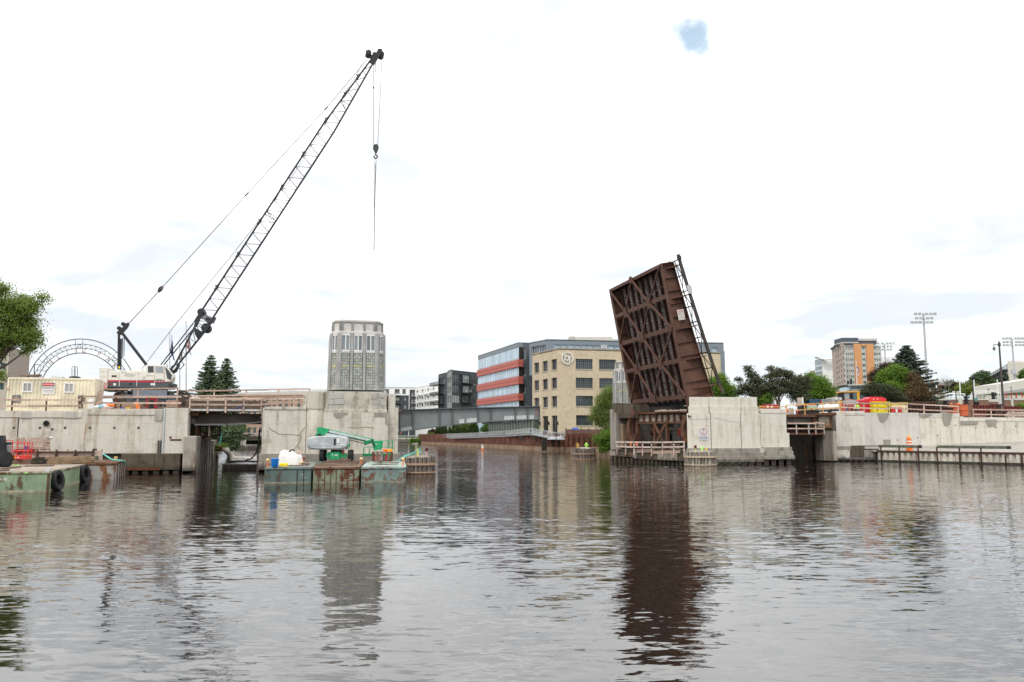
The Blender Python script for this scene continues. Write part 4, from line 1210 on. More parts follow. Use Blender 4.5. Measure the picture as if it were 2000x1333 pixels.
# tarp heap
c = on_deck(567,908)
r_ = T('tarp_heap','white plastic sheet draped over a lump of gear on the teal barge','tarp',c)
TARP = plain('white_sheet',(.72,.70,.66),.55,.08)
nx,ny = 60,44
vs,fs = [],[]
for j in range(ny):
 for i in range(nx):
  u,v_ = i / (nx - 1) * 2 - 1,j / (ny - 1) * 2 - 1
  rr = max(abs(u) ** 2.4,abs(v_) ** 2.4)
  hgt = .86 * max(0,1 - rr) ** .30 * (1 - .16 * u) * (1 - .12 * max(0,sin(2.6 * u + 1.2 * v_)))
  hgt += (.035 * sin(5 * u + 3 * v_) + .028 * abs(sin(9 * u - 5 * v_ + 1)) + .022 * abs(sin(14 * v_ + 6 * u))) * (hgt > .02) * min(1,(1 - rr) * 3 + .3)
  x = u * .62 + .03 * sin(12 * v_) + (.22 * u * max(0,.35 - hgt)) ; y = v_ * .75
  vs.append((x,y,max(.01,hgt)))
for j in range(ny - 1):
 for i in range(nx - 1): fs.append([j * nx + i,j * nx + i + 1,(j + 1) * nx + i + 1,(j + 1) * nx + i])
mb = MB(); mb.v = vs; mb.f = fs; mb.m = [0] * len(fs); mb.build('sheet',TARP,r_,smooth=True,local=True)
mb = MB().path([V((.0,-.35,.83)),V((.08,-.2,.93)),V((.2,-.1,.93)),V((.25,0,.88))],.05,6); mb.build('weight_bar',BLACK,r_,local=True)
r_ = T('prop_board','pair of bare boards leaning on the right of the white sheet','boards',on_deck(583,906))
for k in range(2):
 mb = MB().bar(on_deck(590 + k * 2,906),on_deck(579 + k * 2.5,906) + V((0,.3,.88)),.10,.04); mb.build('board',WOOD,r_)
# yellow float blocks
r_ = T('yellow_floats','row of small yellow jugs on the teal barge before the tarp','jugs',on_deck(553,912))
for k in range(4):
 c = on_deck(548.5 + k * 3.6,911.5 - .4 * (k % 2))
 mb = MB().lathe(c,[(.07,0),(.085,.03),(.085,.15),(.05,.19),(.02,.21),(.001,.21)],10); mb.build('jug',YELLOW,r_,smooth=40)
mb = MB().bar(on_deck(545.5,912.5) + Z3 * .05,on_deck(563.5,912) + Z3 * .05,.06,.05); mb.build('tray',YELLOW,r_)
c = on_deck(591.5,901.5)
r_ = T('red_bucket','red bucket standing behind the planks of the teal barge','bucket',c)
mb = MB().lathe((0,0,0),[(.11,0),(.15,.27),(.135,.27),(.1,.03),(.001,.03)],14); mb.build('bucket_wall',RED,r_,local=True,smooth=50)
mb = MB().path([V((.15 * cos(t_),0,.27 + .1 * sin(t_))) for t_ in np.linspace(0,pi,9)],.008,4); mb.build('handle',GALV,r_,local=True)
def planks(label,lst,grp='loose planks on the barges',mat=WOOD_D):
 for i,(x0,y0,x1,y1,w_,h_,lift) in enumerate(lst):
  p,q = on_deck(x0,y0) + Z3 * (lift + h_ / 2),on_deck(x1,y1) + Z3 * (lift + h_ / 2)
  mb = MB().bar(p,q,w_,h_); o = mb.build('plank',mat,None)
  tag(o,label if isinstance(label,str) else label[i],'plank',grp)
planks(['weathered plank behind the yellow jugs','short plank end lying right of the jugs','short pale offcut by the red bucket'],[(560,911,600,909.5,.2,.05,0),(590,908.5,603,910,.12,.10,.05),(592,905,602,906.5,.10,.09,.1)])
planks(['longest brown plank along the front of the olive barge','brown plank second from the front of the olive barge','brown plank reaching right over onto the pale barge','tan plank stacked on top before the lift wheels','dark plank under the stack at the left of the olive barge','thin plank lying at an angle behind the stack','thick timber end on top of the olive barge stack'],
       [(617,911,697,909.5,.28,.07,0),(618,908,690,906,.25,.06,.09),(652,906,722,905,.24,.06,.06),(653,905,684,904.5,.24,.10,.15),(614,909.5,652,909.5,.22,.06,.05),(630,904,700,903,.2,.05,.02),(686,907.5,698,908,.25,.10,.06)])
planks(['long plank lying on the front of the pale barge','second plank behind it on the pale barge','pale split board on the pale barge stack','pale stub leaning on the plank stack'],[(728,909,776,907.5,.2,.05,0),(736,905.5,778,904.5,.2,.05,0),(730,905.5,745,903,.2,.06,.10),(742,905,744.5,907.5,.12,.16,.1)])
# tool rack cage
c0,c1 = on_deck(727,902),on_deck(764,902)
r_ = T('tool_rack','rusty open rack holding upright tools and hoses on the pale barge','tool rack',c0)
t_ = (c1 - c0); LW_ = t_.length; t_.normalize(); bk = V((-t_.y,t_.x,0)) * .55; zt = .66
mb = MB()
for a_ in (c0,c1,c0 + bk,c1 + bk): mb.bar(a_,a_ + Z3 * zt,.06)
for zz in (.06,zt): 
 for a_,b_ in ((c0,c1),(c0 + bk,c1 + bk),(c0,c0 + bk),(c1,c1 + bk)): mb.bar(a_ + Z3 * zz,b_ + Z3 * zz,.06)
mb.build('frame',RUSTY,r_)
TM = [RUSTY,RED,plain('tool_grey',(.25,.25,.25)),WOOD_D,plain('pink_hose',(.65,.12,.16))]
for k in range(13):
 p = c0 + t_ * (LW_ * (k + .7) / 13.5) + bk * random.uniform(.1,.8)
 mb = MB().bar(p + Z3 * .08,p + V((random.uniform(-.05,.05),0,zt * random.uniform(.8,1.1))),.05 if k % 3 else .09); mb.build('tool',TM[(4 if k in (2,3,4) and k != 3 else k % 4)],r_)
mb = MB().obox(c0 + t_ * LW_ / 2 + bk / 2 + Z3 * .04,t_ * LW_ / 2,bk / 2,Z3 * .03); mb.build('floor_plate',RUSTY,r_)
for px,m,lb in ((750.5,ORANGE,'orange safety vest roll on top of the tool rack'),(758.5,plain('hi_vis_amber',(.9,.42,.05)),'amber roll on top of the tool rack next to the orange one')):
 c = on_deck(px,902) + Z3 * .67 + bk * .4
 mb = MB().lathe(c + V((0,0,0)),[(.10,0),(.135,.02),(.13,.19),(.10,.22),(.001,.22)],12)
 mb.lathe(c + V((.18,.05,0)),[(.06,0),(.08,.02),(.07,.19),(.001,.2)],10)
 tag(mb.build('vest_roll',m),lb,'roll')
# ================================================================ boom lift
lc = on_deck(656,901.5)
root = T('boom_lift','green boom lift with grey turntable cover parked on the barge sections','boom lift',lc)
LP = Plane(656,lc.y,6)
YL = lc.y
def tyre(parent,c,ax,r,w_,rim=True,hub=GREEN):
 ax = V(ax).normalized()
 mb = MB()
 mb.lathe(V(c) - ax * w_ / 2,[(r * .55,0),(r * .90,.02),(r,w_ * .18),(r,w_ * .82),(r * .90,w_ - .02),(r * .55,w_)],24,ax=ax)
 u = ax.cross(Z3).normalized(); v_ = ax.cross(u)
 for k in range(18):
  for s_ in (-1,1):
   t_ = 2 * pi * (k + (.5 if s_ > 0 else 0)) / 18
   dd = u * cos(t_) + v_ * sin(t_); tt = dd.cross(ax)
   mb.obox(V(c) + dd * r + ax * (s_ * w_ * .24),ax * (w_ * .25),tt * (r * .055),dd * .03)
 o = mb.build('wheel',RUBBER,parent)
 mb = MB().lathe(V(c) - ax * w_ * .46,[(r * .55,0),(r * .50,.05),(r * .2,.07),(r * .2,w_ * .9),(r * .5,w_ * .9),(r * .55,w_ * .92)],16,ax=ax); mb.build('rim',hub,o)
 return o
s_ = lambda px,py,d=0: LP.pt(px,py,d)
gz = barge_z
# four wheels; the pair near us at each side, the far pair just behind
for px,d,r in ((628.5,.0,.40),(684,-.2,.38),(634.5,-2.2,.40),(686.5,-2.4,.38)):
 c = s_(px,880,d); c.z = gz + r
 tyre(root,c,LP.A,r,.30)
mb = MB()
c1,c2 = s_(637,890,-.1),s_(678,890,-.1)
mb.bar(c1,c2,.18,.30); mb.build('front_axle',GREEN,root,bevel=.02)
mb = MB()
mb.prism([s_(x,y,.12) for x,y in ((643.5,884),(663,882.5),(663.5,898),(644,898.5))],-LP.N * .5); mb.build('chassis_plate',GREEN,root,bevel=.02)
mb = MB().pbox(LP,640,884,668,893,-2.3,-.4); mb.build('chassis',GREEN,root)
mb = MB().pbox(LP,646,877,666,884,-1.9,-.3); mb.build('turntable_ring',BLACK,root)
text('E 48',.24,WHITE,root,facing(s_(654,889.5,.135),6))
mb = MB().path([s_(668,877,.0),s_(671.5,880,.05),s_(672,885,.05),s_(670,887,.05)],.05,6); mb.build('red_hose',RED,root)
# turntable cover: a rounded loaf
cov = MB()
D_ = 2.3
prof = []
a0,a1,z0,z1 = LP.rect(598.5,851.5,679.5,878,.35)
n = 40
ring = []
for k in range(n):
 t_ = 2 * pi * k / n
 cx_,sx_ = cos(t_),sin(t_)
 e = .42
 ring.append((np.sign(cx_) * abs(cx_) ** e,np.sign(sx_) * abs(sx_) ** e))
layers = [(-1.0,.88),(-.93,.96),(-.75,1.0),(.75,1.0),(.93,.96),(1.0,.88)]
ac,zc = (a0 + a1) / 2,(z0 + z1) / 2
vs = []
for f,k in layers:
 d = .35 - D_ / 2 + f * D_ / 2
 for x,z in ring:
  zz = zc + z * (z1 - z0) / 2 * k
  xx = ac + x * (a1 - a0) / 2 * k
  if z > .3 and x < -.2: zz -= .06 * (-x)
  vs.append(LP.at(xx,d,zz))
fs = [(j * n + i,j * n + (i + 1) % n,(j + 1) * n + (i + 1) % n,(j + 1) * n + i) for j in range(len(layers) - 1) for i in range(n)]
fs += [tuple(range(n))[::-1],tuple(range((len(layers) - 1) * n,len(layers) * n))]
cov.add(vs,fs); co = cov.build('turntable_cover',LGREY,root,smooth=35)
mb = MB().pbox(LP,600,871,647,871.6,.345,.36); mb.build('cover_seam',plain('seam_grey',(.22,.22,.22)),co)
mb = MB().pbox(LP,652,857,656,870,.345,.365); mb.build('vent_slot',BLACK,co)
for x0,y0,x1,y1 in ((658,856.5,662.5,865),(664.5,867.5,674,869.5)):
 mb = MB().pbox(LP,x0,y0,x1,y1,.345,.36); mb.build('decal',WHITE,co)
mb = MB(); 
for x0,y0,x1,y1 in ((665.5,856,675,857),(665.5,864.5,675,865.5),(665.5,857,666.3,864.5),(674.2,857,675,864.5)): mb.pbox(LP,x0,y0,x1,y1,.345,.36)
mb.build('decal_frame',WHITE,co)
mb = MB().pbox(LP,679,868,681.5,874,-.8,.2); mb.build('end_lamp',GREEN,root)
mb = MB().pbox(LP,600,876.5,676,878.8,-1.9,.25); mb.build('cover_base',LGREY,root,bevel=.03)
# riser and boom
dm = -.75
def gp(pts,d,th,nm,m,par=root,b=.02):
 mb = MB().prism([s_(x,y,d) for x,y in pts],-LP.N * th); return mb.build(nm,m,par,bevel=b)
gp(((618,836.5),(622,835),(628,835),(643,838.5),(640,845.5),(631,851),(622,855),(618.5,846)),dm + .25,.55,'boom_knuckle',GREEN)
gp(((616,848),(622,846),(628,853),(627,858),(614,857)),dm + .15,.4,'lift_arm',GREEN)
mb = MB().lathe(s_(624,851,dm + .3),[(.15,0),(.15,.05),(.05,.06),(.001,.06)],14,ax=LP.N); mb.build('pivot_pin',BLACK,root)
bm1,bm2 = s_(634,841,dm - .02),s_(727,861.5,dm - .02)
mb = MB().bar(bm1,bm2,.28,.30); main = mb.build('main_boom',GREEN,root,bevel=.02)
mb = MB(); off = LP.N * .17; mb.bar(bm1 + off + (bm2 - bm1) * .08 + Z3 * .02,bm2 + off + Z3 * .02,.05,.15); mb.build('boom_slide',plain('boom_pale',(.52,.53,.54),.4),main)
mb = MB().bar(bm1.lerp(bm2,.06) + off * 1.2 - Z3 * .15,bm2 + off * 1.2 - Z3 * .16,.06,.04); mb.build('hose_track',BLACK,main)
mb = MB().bar(s_(636,848,dm + .2),s_(668,853,dm + .2),.14); mb.build('lift_cylinder',LGREY,root)
mb = MB().bar(s_(681,859,dm + .2),s_(716,868,dm + .2),.06); mb.build('tray_link',BLACK,root)
gp(((710,863.5),(722,859),(728,862),(724,866),(712,870.5)),dm + .2,.4,'boom_end',GREEN)
gp(((724,858),(729,857),(738,879),(730,881)),dm + .25,.3,'jib',GREEN)
gp(((724.5,858.5),(727,858),(733,872),(731.5,876)),dm + .27,.02,'jib_side',BLACK)
gp(((731,861.5),(748,860.5),(748,866),(746,876),(734,880),(738,868),(732,866)),dm + .1,.1,'basket_bracket',GREEN)
gp(((733,869),(747,867.5),(744,879),(737,878)),dm + .16,.2,'basket_rotator',GREEN)
# basket
bk0,bk1 = LP.sz(708.5,885,dm - .6)[0],LP.sz(766.5,885,dm - .6)[0]
z_b,z_t = LP.sz(735,892,dm)[1],LP.sz(735,861.5,dm)[1]
bb = MB(); bb.lbox(LP,bk0,bk1,dm - 1.5,dm - .6,z_b,z_b + .18); bo = bb.build('basket',GREEN,root,bevel=.02)
mb = MB()
for a_ in (bk0 + .03,bk0 + .45,bk1 - .35,bk1 - .03):
 for d in (dm - 1.47,dm - .63): mb.tube(LP.at(a_,d,z_b),LP.at(a_,d,z_t if a_ > bk0 + .5 else z_t - .55),.022,n=6)
for zz in (z_t,(z_t + z_b) / 2 + .1):
 a_s = bk1 - .9 if zz == z_t else bk0
 for d in (dm - 1.47,dm - .63): mb.tube(LP.at(a_s,d,zz),LP.at(bk1,d,zz),.022,n=6)
 mb.tube(LP.at(bk1,dm - 1.47,zz),LP.at(bk1,dm - .63,zz),.022,n=6)
mb.build('guard_rail',GREEN,bo)
# ================================================================ timber dolphins (pile clusters)
def dolphin(label,c,R,h,bands,n=None,mat=None,bandm=None):
 r_ = T('pile_dolphin',label,'pile cluster',c,0,None)
 n = n or int(2 * pi * R / .30)
 for k in range(n):
  t_ = 2 * pi * k / n + random.uniform(-.02,.02)
  p = V(c) + V((cos(t_) * R,sin(t_) * R,0))
  rr = pi * R / n * random.uniform(.88,1.0)
  hh = h + random.uniform(-.05,.05)
  mb = MB().tube(p - Z3 * .6,p * .985 + V(c) * .015 + Z3 * hh,rr,rr * .9,8); mb.build('pile',mat or PILE,r_)
 mb = MB().lathe(c,[(R * .8,-.4),(R * .98,h - .06),(R * .5,h + .10),(.001,h + .16)],24); mb.build('cap',wood('dolphin_cap',(.32,.28,.23)),r_)
 for z_,w_,m_ in bands:
  mb = MB().lathe(c,[(R + .10,z_),(R + .17,z_ + .02),(R + .17,z_ + w_),(R + .10,z_ + w_)],28); mb.build('waler',m_,r_)
 return r_
WAL = wood('waler_timber',(.38,.25,.17)); WALP = wood('waler_pale',(.55,.45,.32))
d1 = V((-6.85,60.3,0))
dolphin('grey timber pile cluster with a green rope beside the pale barge',d1,1.15,1.22,((.62,.16,WAL),(.06,.12,WAL)))
d2 = V((8.4,96.2,0))
dolphin('low dark pile cluster with green and yellow markers, out in the river',d2,1.28,1.25,((.55,.16,WAL),(-.02,.14,WAL)))
d3 = V((17.35,76.2,0))
dolphin('pale streaked pile cluster before the white pier below the speed sign',d3,1.32,1.28,((.72,.17,WALP),(.02,.14,WALP)),mat=timber_piles('pile_pale',(.46,.41,.35),(.10,.075,.055)))
def nav(label,p,h,m1,m2):
 r_ = T('marker_post',label,'marker',p)
 mb = MB().tube(p,p + Z3 * h,.035,n=8); mb.build('post',m1,r_)
 mb = MB().box(p.x - .1,p.y - .1,p.z + h,p.x + .1,p.y + .1,p.z + h + .26); mb.build('lantern',m2,r_,bevel=.02)
DRED = plain('dark_red_lens',(.11,.02,.015),.4)
nav('small dark red lantern on a post on the rope-draped pile cluster',d1 + V((.66,-.3,1.25)),.38,WOOD,DRED)
nav('small dark red lantern on a yellow post on the pale pile cluster',d3 + V((-.52,-.4,1.3)),.3,YELLOW,DRED)
NEON = plain('neon_green',(.42,.85,.15),.6)
for p,lb,m,k in ((d3 + V((.12,-.2,1.38)),'neon green cap marker on the pale pile cluster',NEON,1),(d3 + V((.5,-.3,1.35)),'short orange hydrant shaped marker on the pale pile cluster',plain('amber_marker',(.75,.42,.08)),.8),(d2 + V((.25,-.3,1.35)),'neon green cross shaped marker on the low dark pile cluster',NEON,1.5),(d2 + V((-.75,-.3,1.3)),'ochre marker on the low dark pile cluster',plain('ochre',(.50,.33,.08)),1.5)):
 mb = MB().lathe(p,[(.10 * k,0),(.11 * k,.04),(.08 * k,.10),(.08 * k,.26 * k),(.10 * k,.28 * k),(.05 * k,.36 * k),(.001,.37 * k)],10)
 mb.tube(p + V((-.16 * k,0,.2 * k)),p + V((.16 * k,0,.2 * k)),.05 * k,n=6)
 tag(mb.build('marker',m),lb,'marker',None)
mb = MB(); 
c = d1 + Z3 * 1.3
mb.path([d1 + V((-2.1,-1.4,.45)),d1 + V((-1.3,-.9,1.0)),d1 + V((-.8,-.5,1.35)),d1 + V((-.4,-.2,1.4)),d1 + V((-.1,0,1.62)),d1 + V((.05,0,1.85)),d1 + V((.15,0,1.6)),d1 + V((.0,-.1,1.4))],.045,6)
mb.path([d1 + V((-1.2,-.8,1.1)),d1 + V((-.6,-.7,1.35)),d1 + V((-.3,-.4,1.5)),d1 + V((.1,.1,1.75)),d1 + V((.2,-.1,1.45))],.04,6)
tag(mb.build('mooring_rope',ROPE),'green mooring rope coiled over the near pile cluster','rope')
mb = MB().path([d1 + V((-.1,-.2,1.4)),d1 + V((-.15,-.15,2.05))],.015,5); mb.path([d1 + V((.0,-.2,1.75)),d1 + V((.1,-.9,1.3)),d1 + V((.08,-1.2,1.1))],.025,5)
tag(mb.build('yellow_line',YELLOW),'thin yellow line tied on the near pile cluster','rope')
# red and white buoy out in the channel
bp_ = PZ(942.5,881,0)
r_ = T('river_buoy','small orange and white river buoy far out before the sheet piling','buoy',bp_)
mb = MB().lathe(bp_,[(.19,-.2),(.19,.42)],12); mb.build('lower_band',ORANGE,r_)
mb = MB().lathe(bp_,[(.192,.421),(.19,.7),(.12,.85),(.12,1.1),(.001,1.12)],12); mb.build('upper_band',WHITE,r_)
# ================================================================ left barge, rotated, with its gear
LB = Plane(95,40.9,14)
zb = LB.pt(60,922,0).z
HG = rusty('barge_mint',(.27,.36,.22),(.13,.06,.03),.30,1.1,.4,.75,dark=(.09,.10,.075))
HR = rusty('barge_rust_grey',(.34,.33,.30),(.22,.095,.045),.50,1.1,.22,.75)
DKL = rusty('deck_worn',(.36,.31,.25),(.20,.14,.10),.35,.8,1,.9)
pcorner = PZ(93,961,0); dN = (PZ(164,939,0) - pcorner)
depth = dN.length * 1.02
side = dN.normalized()
root = T('deck_barge','mint green rust streaked deck barge at the left edge with two tyres hung on it','barge',pcorner)
p0 = pcorner; p1 = pcorner - LB.A * 16
def quadbox(mb,a,b,c,d,z0_,z1_,mi=0):
 return mb.hexa([V((q.x,q.y,z0_)) for q in (a,b,c,d)] + [V((q.x,q.y,z1_)) for q in (a,b,c,d)],mi)
mb = MB(); quadbox(mb,p1,p0,p0 + side * depth,p1 + side * depth,-.5,zb - .12); mb.build('hull',HG,root,bevel=.03)
mb = MB(); o_ = .04; quadbox(mb,p1 - side * o_,p0 - side * o_ + LB.A * o_,p0 + side * depth + LB.A * o_,p1 + side * depth,zb - .119,zb - .03); mb.build('rub_rail',rusty('rail_rust',(.30,.30,.20),amount=.6),root,bevel=.02)
mb = MB(); quadbox(mb,p1,p0,p0 + side * depth,p1 + side * depth,zb - .029,zb); mb.build('deck',DKL,root)
mb = MB(); quadbox(mb,p1 - side * .012,p0 - side * .012 + LB.A * .012,p0 + side * depth + LB.A * .012,p1 + side * depth,.0,.09); mb.build('waterline_band',plain('barge_waterline',(.34,.32,.22),.9,.3),root)
mb = MB().bar(p0 + V((0,0,-.2)),p0 + V((0,0,zb - .13)),.09); mb.build('corner_post',RUSTY,root)
mb = MB().obox(p0 + side * .35 + Z3 * (zb + .07) - LB.A * .1,LB.A * .12,side * .1,Z3 * .07); mb.build('cleat',GALV,root)
text('MISSOURI',.16,WHITE,root,facing(LB.pt(-2,937,.02),14))
sn = V((side.y,-side.x,0))
if sn.x < 0: sn = -sn
for f,nm in ((.105,'large black tyre hung near the front corner of the mint barge'),(.87,'large black tyre hung near the back corner of the mint barge')):
 c = pcorner + side * depth * f + sn * .2 + Z3 * (.50 if f < .5 else .46)
 r_ = T('fender_tyre',nm,'tyre',c,0,'tyre fenders on the mint barge')
 R = .53 if f < .5 else .55
 mb = MB(); prof = [(.28,-.10),(.40,-.15),(.50,-.13),(.53,-.05),(.53,.05),(.50,.13),(.40,.15),(.28,.10),(.28,-.10)]
 mb.lathe(c,[(r * R / .53,h_) for r,h_ in prof],28,ax=(sn * .8 + Z3 * .12 - side * .25).normalized()); mb.build('tyre_body',RUBBER,r_,smooth=40)
 mb = MB().path([c + Z3 * .3,V((c.x,c.y,zb)) - sn * .1],.02,5); mb.build('hanger_chain',BLACK,r_)
# second barge behind
q0 = PZ(222,937,0); q1 = q0 - LB.A * 14
q2 = PZ(244.5,927.5,0); sd2 = (q2 - q0)
z2 = LB.pt(222,905,0).z * 1.0
z2 = (P(222,905,q0.y)).z
root = T('rust_barge','grey and rust brown barge moored behind the mint barge','barge',q0)
mb = MB(); quadbox(mb,q1,q0,q0 + sd2,q1 + sd2,-.5,z2 - .13); mb.build('hull',HR,root,bevel=.03)
mb = MB(); quadbox(mb,q1,q0 + LB.A * .05 - side * .05,q0 + sd2 + LB.A * .05,q1 + sd2,z2 - .129,z2 + .02); mb.build('rub_rail',RUSTY,root,bevel=.03)
mb = MB(); quadbox(mb,q1,q0 - LB.A * .1,q0 + sd2 - LB.A * .1,q1 + sd2,z2 + .021,z2 + .04); mb.build('deck',RUSTY,root)
for f in (.25,.45,.62,.8):
 mb = MB(); pp = q0 + sd2 * f; mb.bar(V((pp.x + .02,pp.y,0)),V((pp.x + .02,pp.y,z2 - .14)),.07); mb.build('hull_rib',RUSTY,root)
c = PZ(226,901,z2 + .03)
mb = MB().box(c.x - .09,c.y - .09,c.z,c.x + .09,c.y + .09,c.z + .30); tag(mb.build('barge_light',plain('tan_light',(.62,.42,.18)),bevel=.02),'small tan light box on the rust brown barge','light')
mb = MB().path([P(200,886,56.5),P(209,892,56),P(217,897.5,55.5),P(226,899.5,55),P(238,900,55),P(244,902,55.5),P(245,908,56)],.05,6)
tag(mb.build('mooring_rope',ROPE),'teal mooring rope from the bulwark to the rust brown barge','rope')
# bulwark on the barge: posts, rail, plywood
BW = Plane(120,52.6,13)
root = T('barge_bulwark','rusty posts and rail faced with plywood along the back of the barges','bulwark',BW.at(0,0,1))
mb = MB().pbox(BW,28,894.5,182,904.5,-.2,0); mb.build('kerb_beam',rusty('kerb_rust',(.16,.10,.08),amount=.6),root)
mb = MB().pbox(BW,28,882.2,182,884.8,.02,.10); mb.build('rail_beam',BROWN_D,root)
for px in (34,72,109.5,146.5,181):
 mb = MB().pbox(BW,px - 1.4,879,px + 1.4,899,.0,.14); mb.build('post',BROWN_D,root)
for x0,x1 in ((28,70),(74,107),(112,144),(148,179)):
 mb = MB().pbox(BW,x0,881 + random.random(),x1,895,-.06,-.02); mb.build('plywood_sheet',PLY,root)
mb = MB().pbox(BW,183,880,200,899,-.08,0); mb.build('plywood_sheet',PLY,root)
mb = MB().pbox(BW,180.5,876.8,187.5,879.5,-.2,.05); mb.build('dark_cap',BLACK,root)
for px in (97,132,166,199):
 mb = MB().pbox(BW,px - .6,877.5,px + .6,882,-.1,-.04); mb.build('stub',RUSTY,root)
mb = MB().pbox(BW,182,891,189,899.5,.02,.3); tag(mb.build('green_case',plain('green_case',(.08,.12,.10))),'small dark green case by the plywood end of the bulwark','case')
# plywood hoarding leaning on the wall
PW = Plane(65,57.6,13)
root = T('plywood_hoarding','ragged plywood hoarding leaning on the wall behind the red basket','hoarding',PW.at(0,0,2))
for pts in (((31,856),(49,855),(49,878),(30,880)),((49.5,859),(53,858),(53.5,854.5),(83,855),(84,879),(49.5,879)),((84.5,860),(89.5,860),(89.5,855),(97.5,855),(97.5,879),(84.5,880))):
 mb = MB().prism([PW.pt(x,y) for x,y in pts],PW.N * -.03); mb.build('plywood_sheet',PLY,root)
for x0,y0,x1,y1 in ((33,873,84,874.5),(75.5,874,77.5,882),(88,862,97,864),(30,876,98,877)):
 mb = MB().pbox(PW,x0,y0,x1,y1,.01,.07); mb.build('batten',WOOD,root)
mb = MB().lathe(PW.pt(100,855.5,.1),[(.001,-.1),(.1,-.05),(.1,.05),(.001,.1)],10); tag(mb.build('flood_lamp',WHITE,smooth=True),'small white lamp fixed on the wall above the hoarding','lamp')
# pipe bundle
zb2 = zb
def on_b(px,py): return PZ(px,py,zb)
cB = on_b(77,908)
root = T('pile_bundle','stack of steel rods with dark sawn ends on the mint barge','rod bundle',cB)
ends = [plain('rod_end_dark',(.03,.035,.03),.6,.3),plain('rod_tan',(.36,.25,.15),.8,.3)]
for r in range(7):
 for k in range(14):
  a_ = cB + LB.A * ((k - 6.5) * .062 + random.uniform(-.01,.01)) + Z3 * (.06 + r * .062)
  if r > 4 and (k < 2 or k > 11): continue
  Lr = random.uniform(2.5,3.0)
  dr = (LB.A * .84 - LB.N * .55).normalized()
  mb = MB().bar(a_,a_ + dr * Lr,.052,.052,mi=1); mb.bar(a_ - dr * random.uniform(.02,.08),a_ - dr * .001,.05,.05,mi=0); mb.build('rod',ends,root)
mb = MB().obox(cB + Z3 * .015 + V((.6,1.0,0)),LB.A * .8,LB.N * .9,Z3 * .014); mb.build('pallet',WOOD_D,root)
for lb,x0,y0,x1,y1,w_ in (('long thin timber lying before the rod bundle on the mint barge',48,912,106,911,.15),('dark timber lying left on the mint barge deck',-5,918.5,38,913.5,.2),('rust red steel strip lying on the mint barge deck near its edge',-10,921.5,14,920,.3)):
 mb = MB(); p,q = on_b(x0,y0),on_b(x1,y1); mb.bar(p + Z3 * .04,q + Z3 * .04,w_,.07); tag(mb.build('timber',WOOD_D),lb,'timber','loose timbers on the mint barge')
for px,py,lb in ((19,912,'scrap of lime green rag left on the mint barge deck'),(31,910.5,'second scrap of lime rag towards the rod bundle'),(51.5,926,'lime rag caught on the front edge of the mint barge')):
 c = on_b(px,py) if py < 920 else LB.pt(px,py,.06)
 mb = MB().add([c + V((random.uniform(-.13,.13),random.uniform(-.02,.02) if py > 920 else random.uniform(-.15,.15),random.uniform(.0,.12))) for _ in range(7)],[(0,1,2),(2,3,4),(4,5,6),(6,0,3)]); 
 tag(mb.build('lime_rag',NEON),lb,'rag','lime rags on the mint barge')
c = on_b(59.5,905)
mb = MB().lathe(c,[(.09,0),(.1,.1),(.04,.15),(.001,.2)],8); tag(mb.build('pump_marker',YELLOW),'small yellow marker left of the rod bundle','cap')
# red basket lift at the left edge
root = T('basket_lift','lift with black mast, big tyre and empty red work basket at the left edge','boom lift',on_b(5,914))
BK = Plane(40,47.0,14)
zz0,zz1 = BK.sz(40,897,0)[1],BK.sz(40,865,0)[1]
b0,b1 = BK.sz(21,890,0)[0],BK.sz(53,890,0)[0]
REDL = plain('basket_red',(.62,.045,.035),.45,.1)
mb = MB().lbox(BK,b0 - .3,b1,-.9,0,zz0 - .02,zz0 + .20); bo = mb.build('basket',REDL,root,bevel=.02)
mb = MB()
for a_ in (b0 + .05,b0 + .65,b1 - .03):
 for d in (-.87,-.03): mb.tube(BK.at(a_,d,zz0),BK.at(a_,d,zz1 + (.12 if a_ < b0 + .1 else 0)),.028,n=6)
for z_ in (zz1,(zz0 + zz1) / 2):
 for d in (-.87,-.03): mb.tube(BK.at(b0 + .05,d,z_),BK.at(b1 - .03,d,z_),.028,n=6)
 mb.tube(BK.at(b1 - .03,-.87,z_),BK.at(b1 - .03,-.03,z_),.028,n=6)
mb.tube(BK.at(b0 - .55,-.03,zz1 + .14),BK.at(b0 + .05,-.03,zz1 + .12),.028,n=6)
mb.build('guard_rail',REDL,bo)
mb = MB().pbox(BK,28,893,31,895.3,.002,.012); mb.build('yellow_decal',YELLOW,bo)
mb = MB().pbox(BK,33,893.2,37,895,.002,.012); mb.build('white_decal',WHITE,bo)
mb = MB().pbox(BK,47,872,53,883,-1.2,-.95); mb.build('control_box',plain('blue_box',(.03,.10,.32)),root)
mb = MB().bar(BK.pt(28,882,-1.1),BK.pt(68,881,-1.1),.28,.22); mb.build('boom',plain('boom_dull_red',(.30,.04,.035)),root)
mb = MB().prism([BK.pt(x,y,.3) for x,y in ((-6,851),(6.5,851),(8,870),(10,896),(3,905),(-6,905))],-BK.N * .4); mb.build('mast',BLACK,root)
mb = MB().pbox(BK,8,864,22,870,-.4,-.1); mb.build('arm',STEELG,root)
mb = MB().pbox(BK,8,871,22,893,-.5,-.15); mb.build('counterweight_box',plain('box_light_grey',(.5,.5,.5)),root)
cw_ = BK.pt(9.5,902,.35); cw_.z = zb + .42
tyre(root,cw_,(BK.A * .85 + BK.N * .5),.42,.34,hub=REDL)
mb = MB().pbox(BK,-12,893,3,903,-.3,.3); mb.build('chassis',REDL,root)
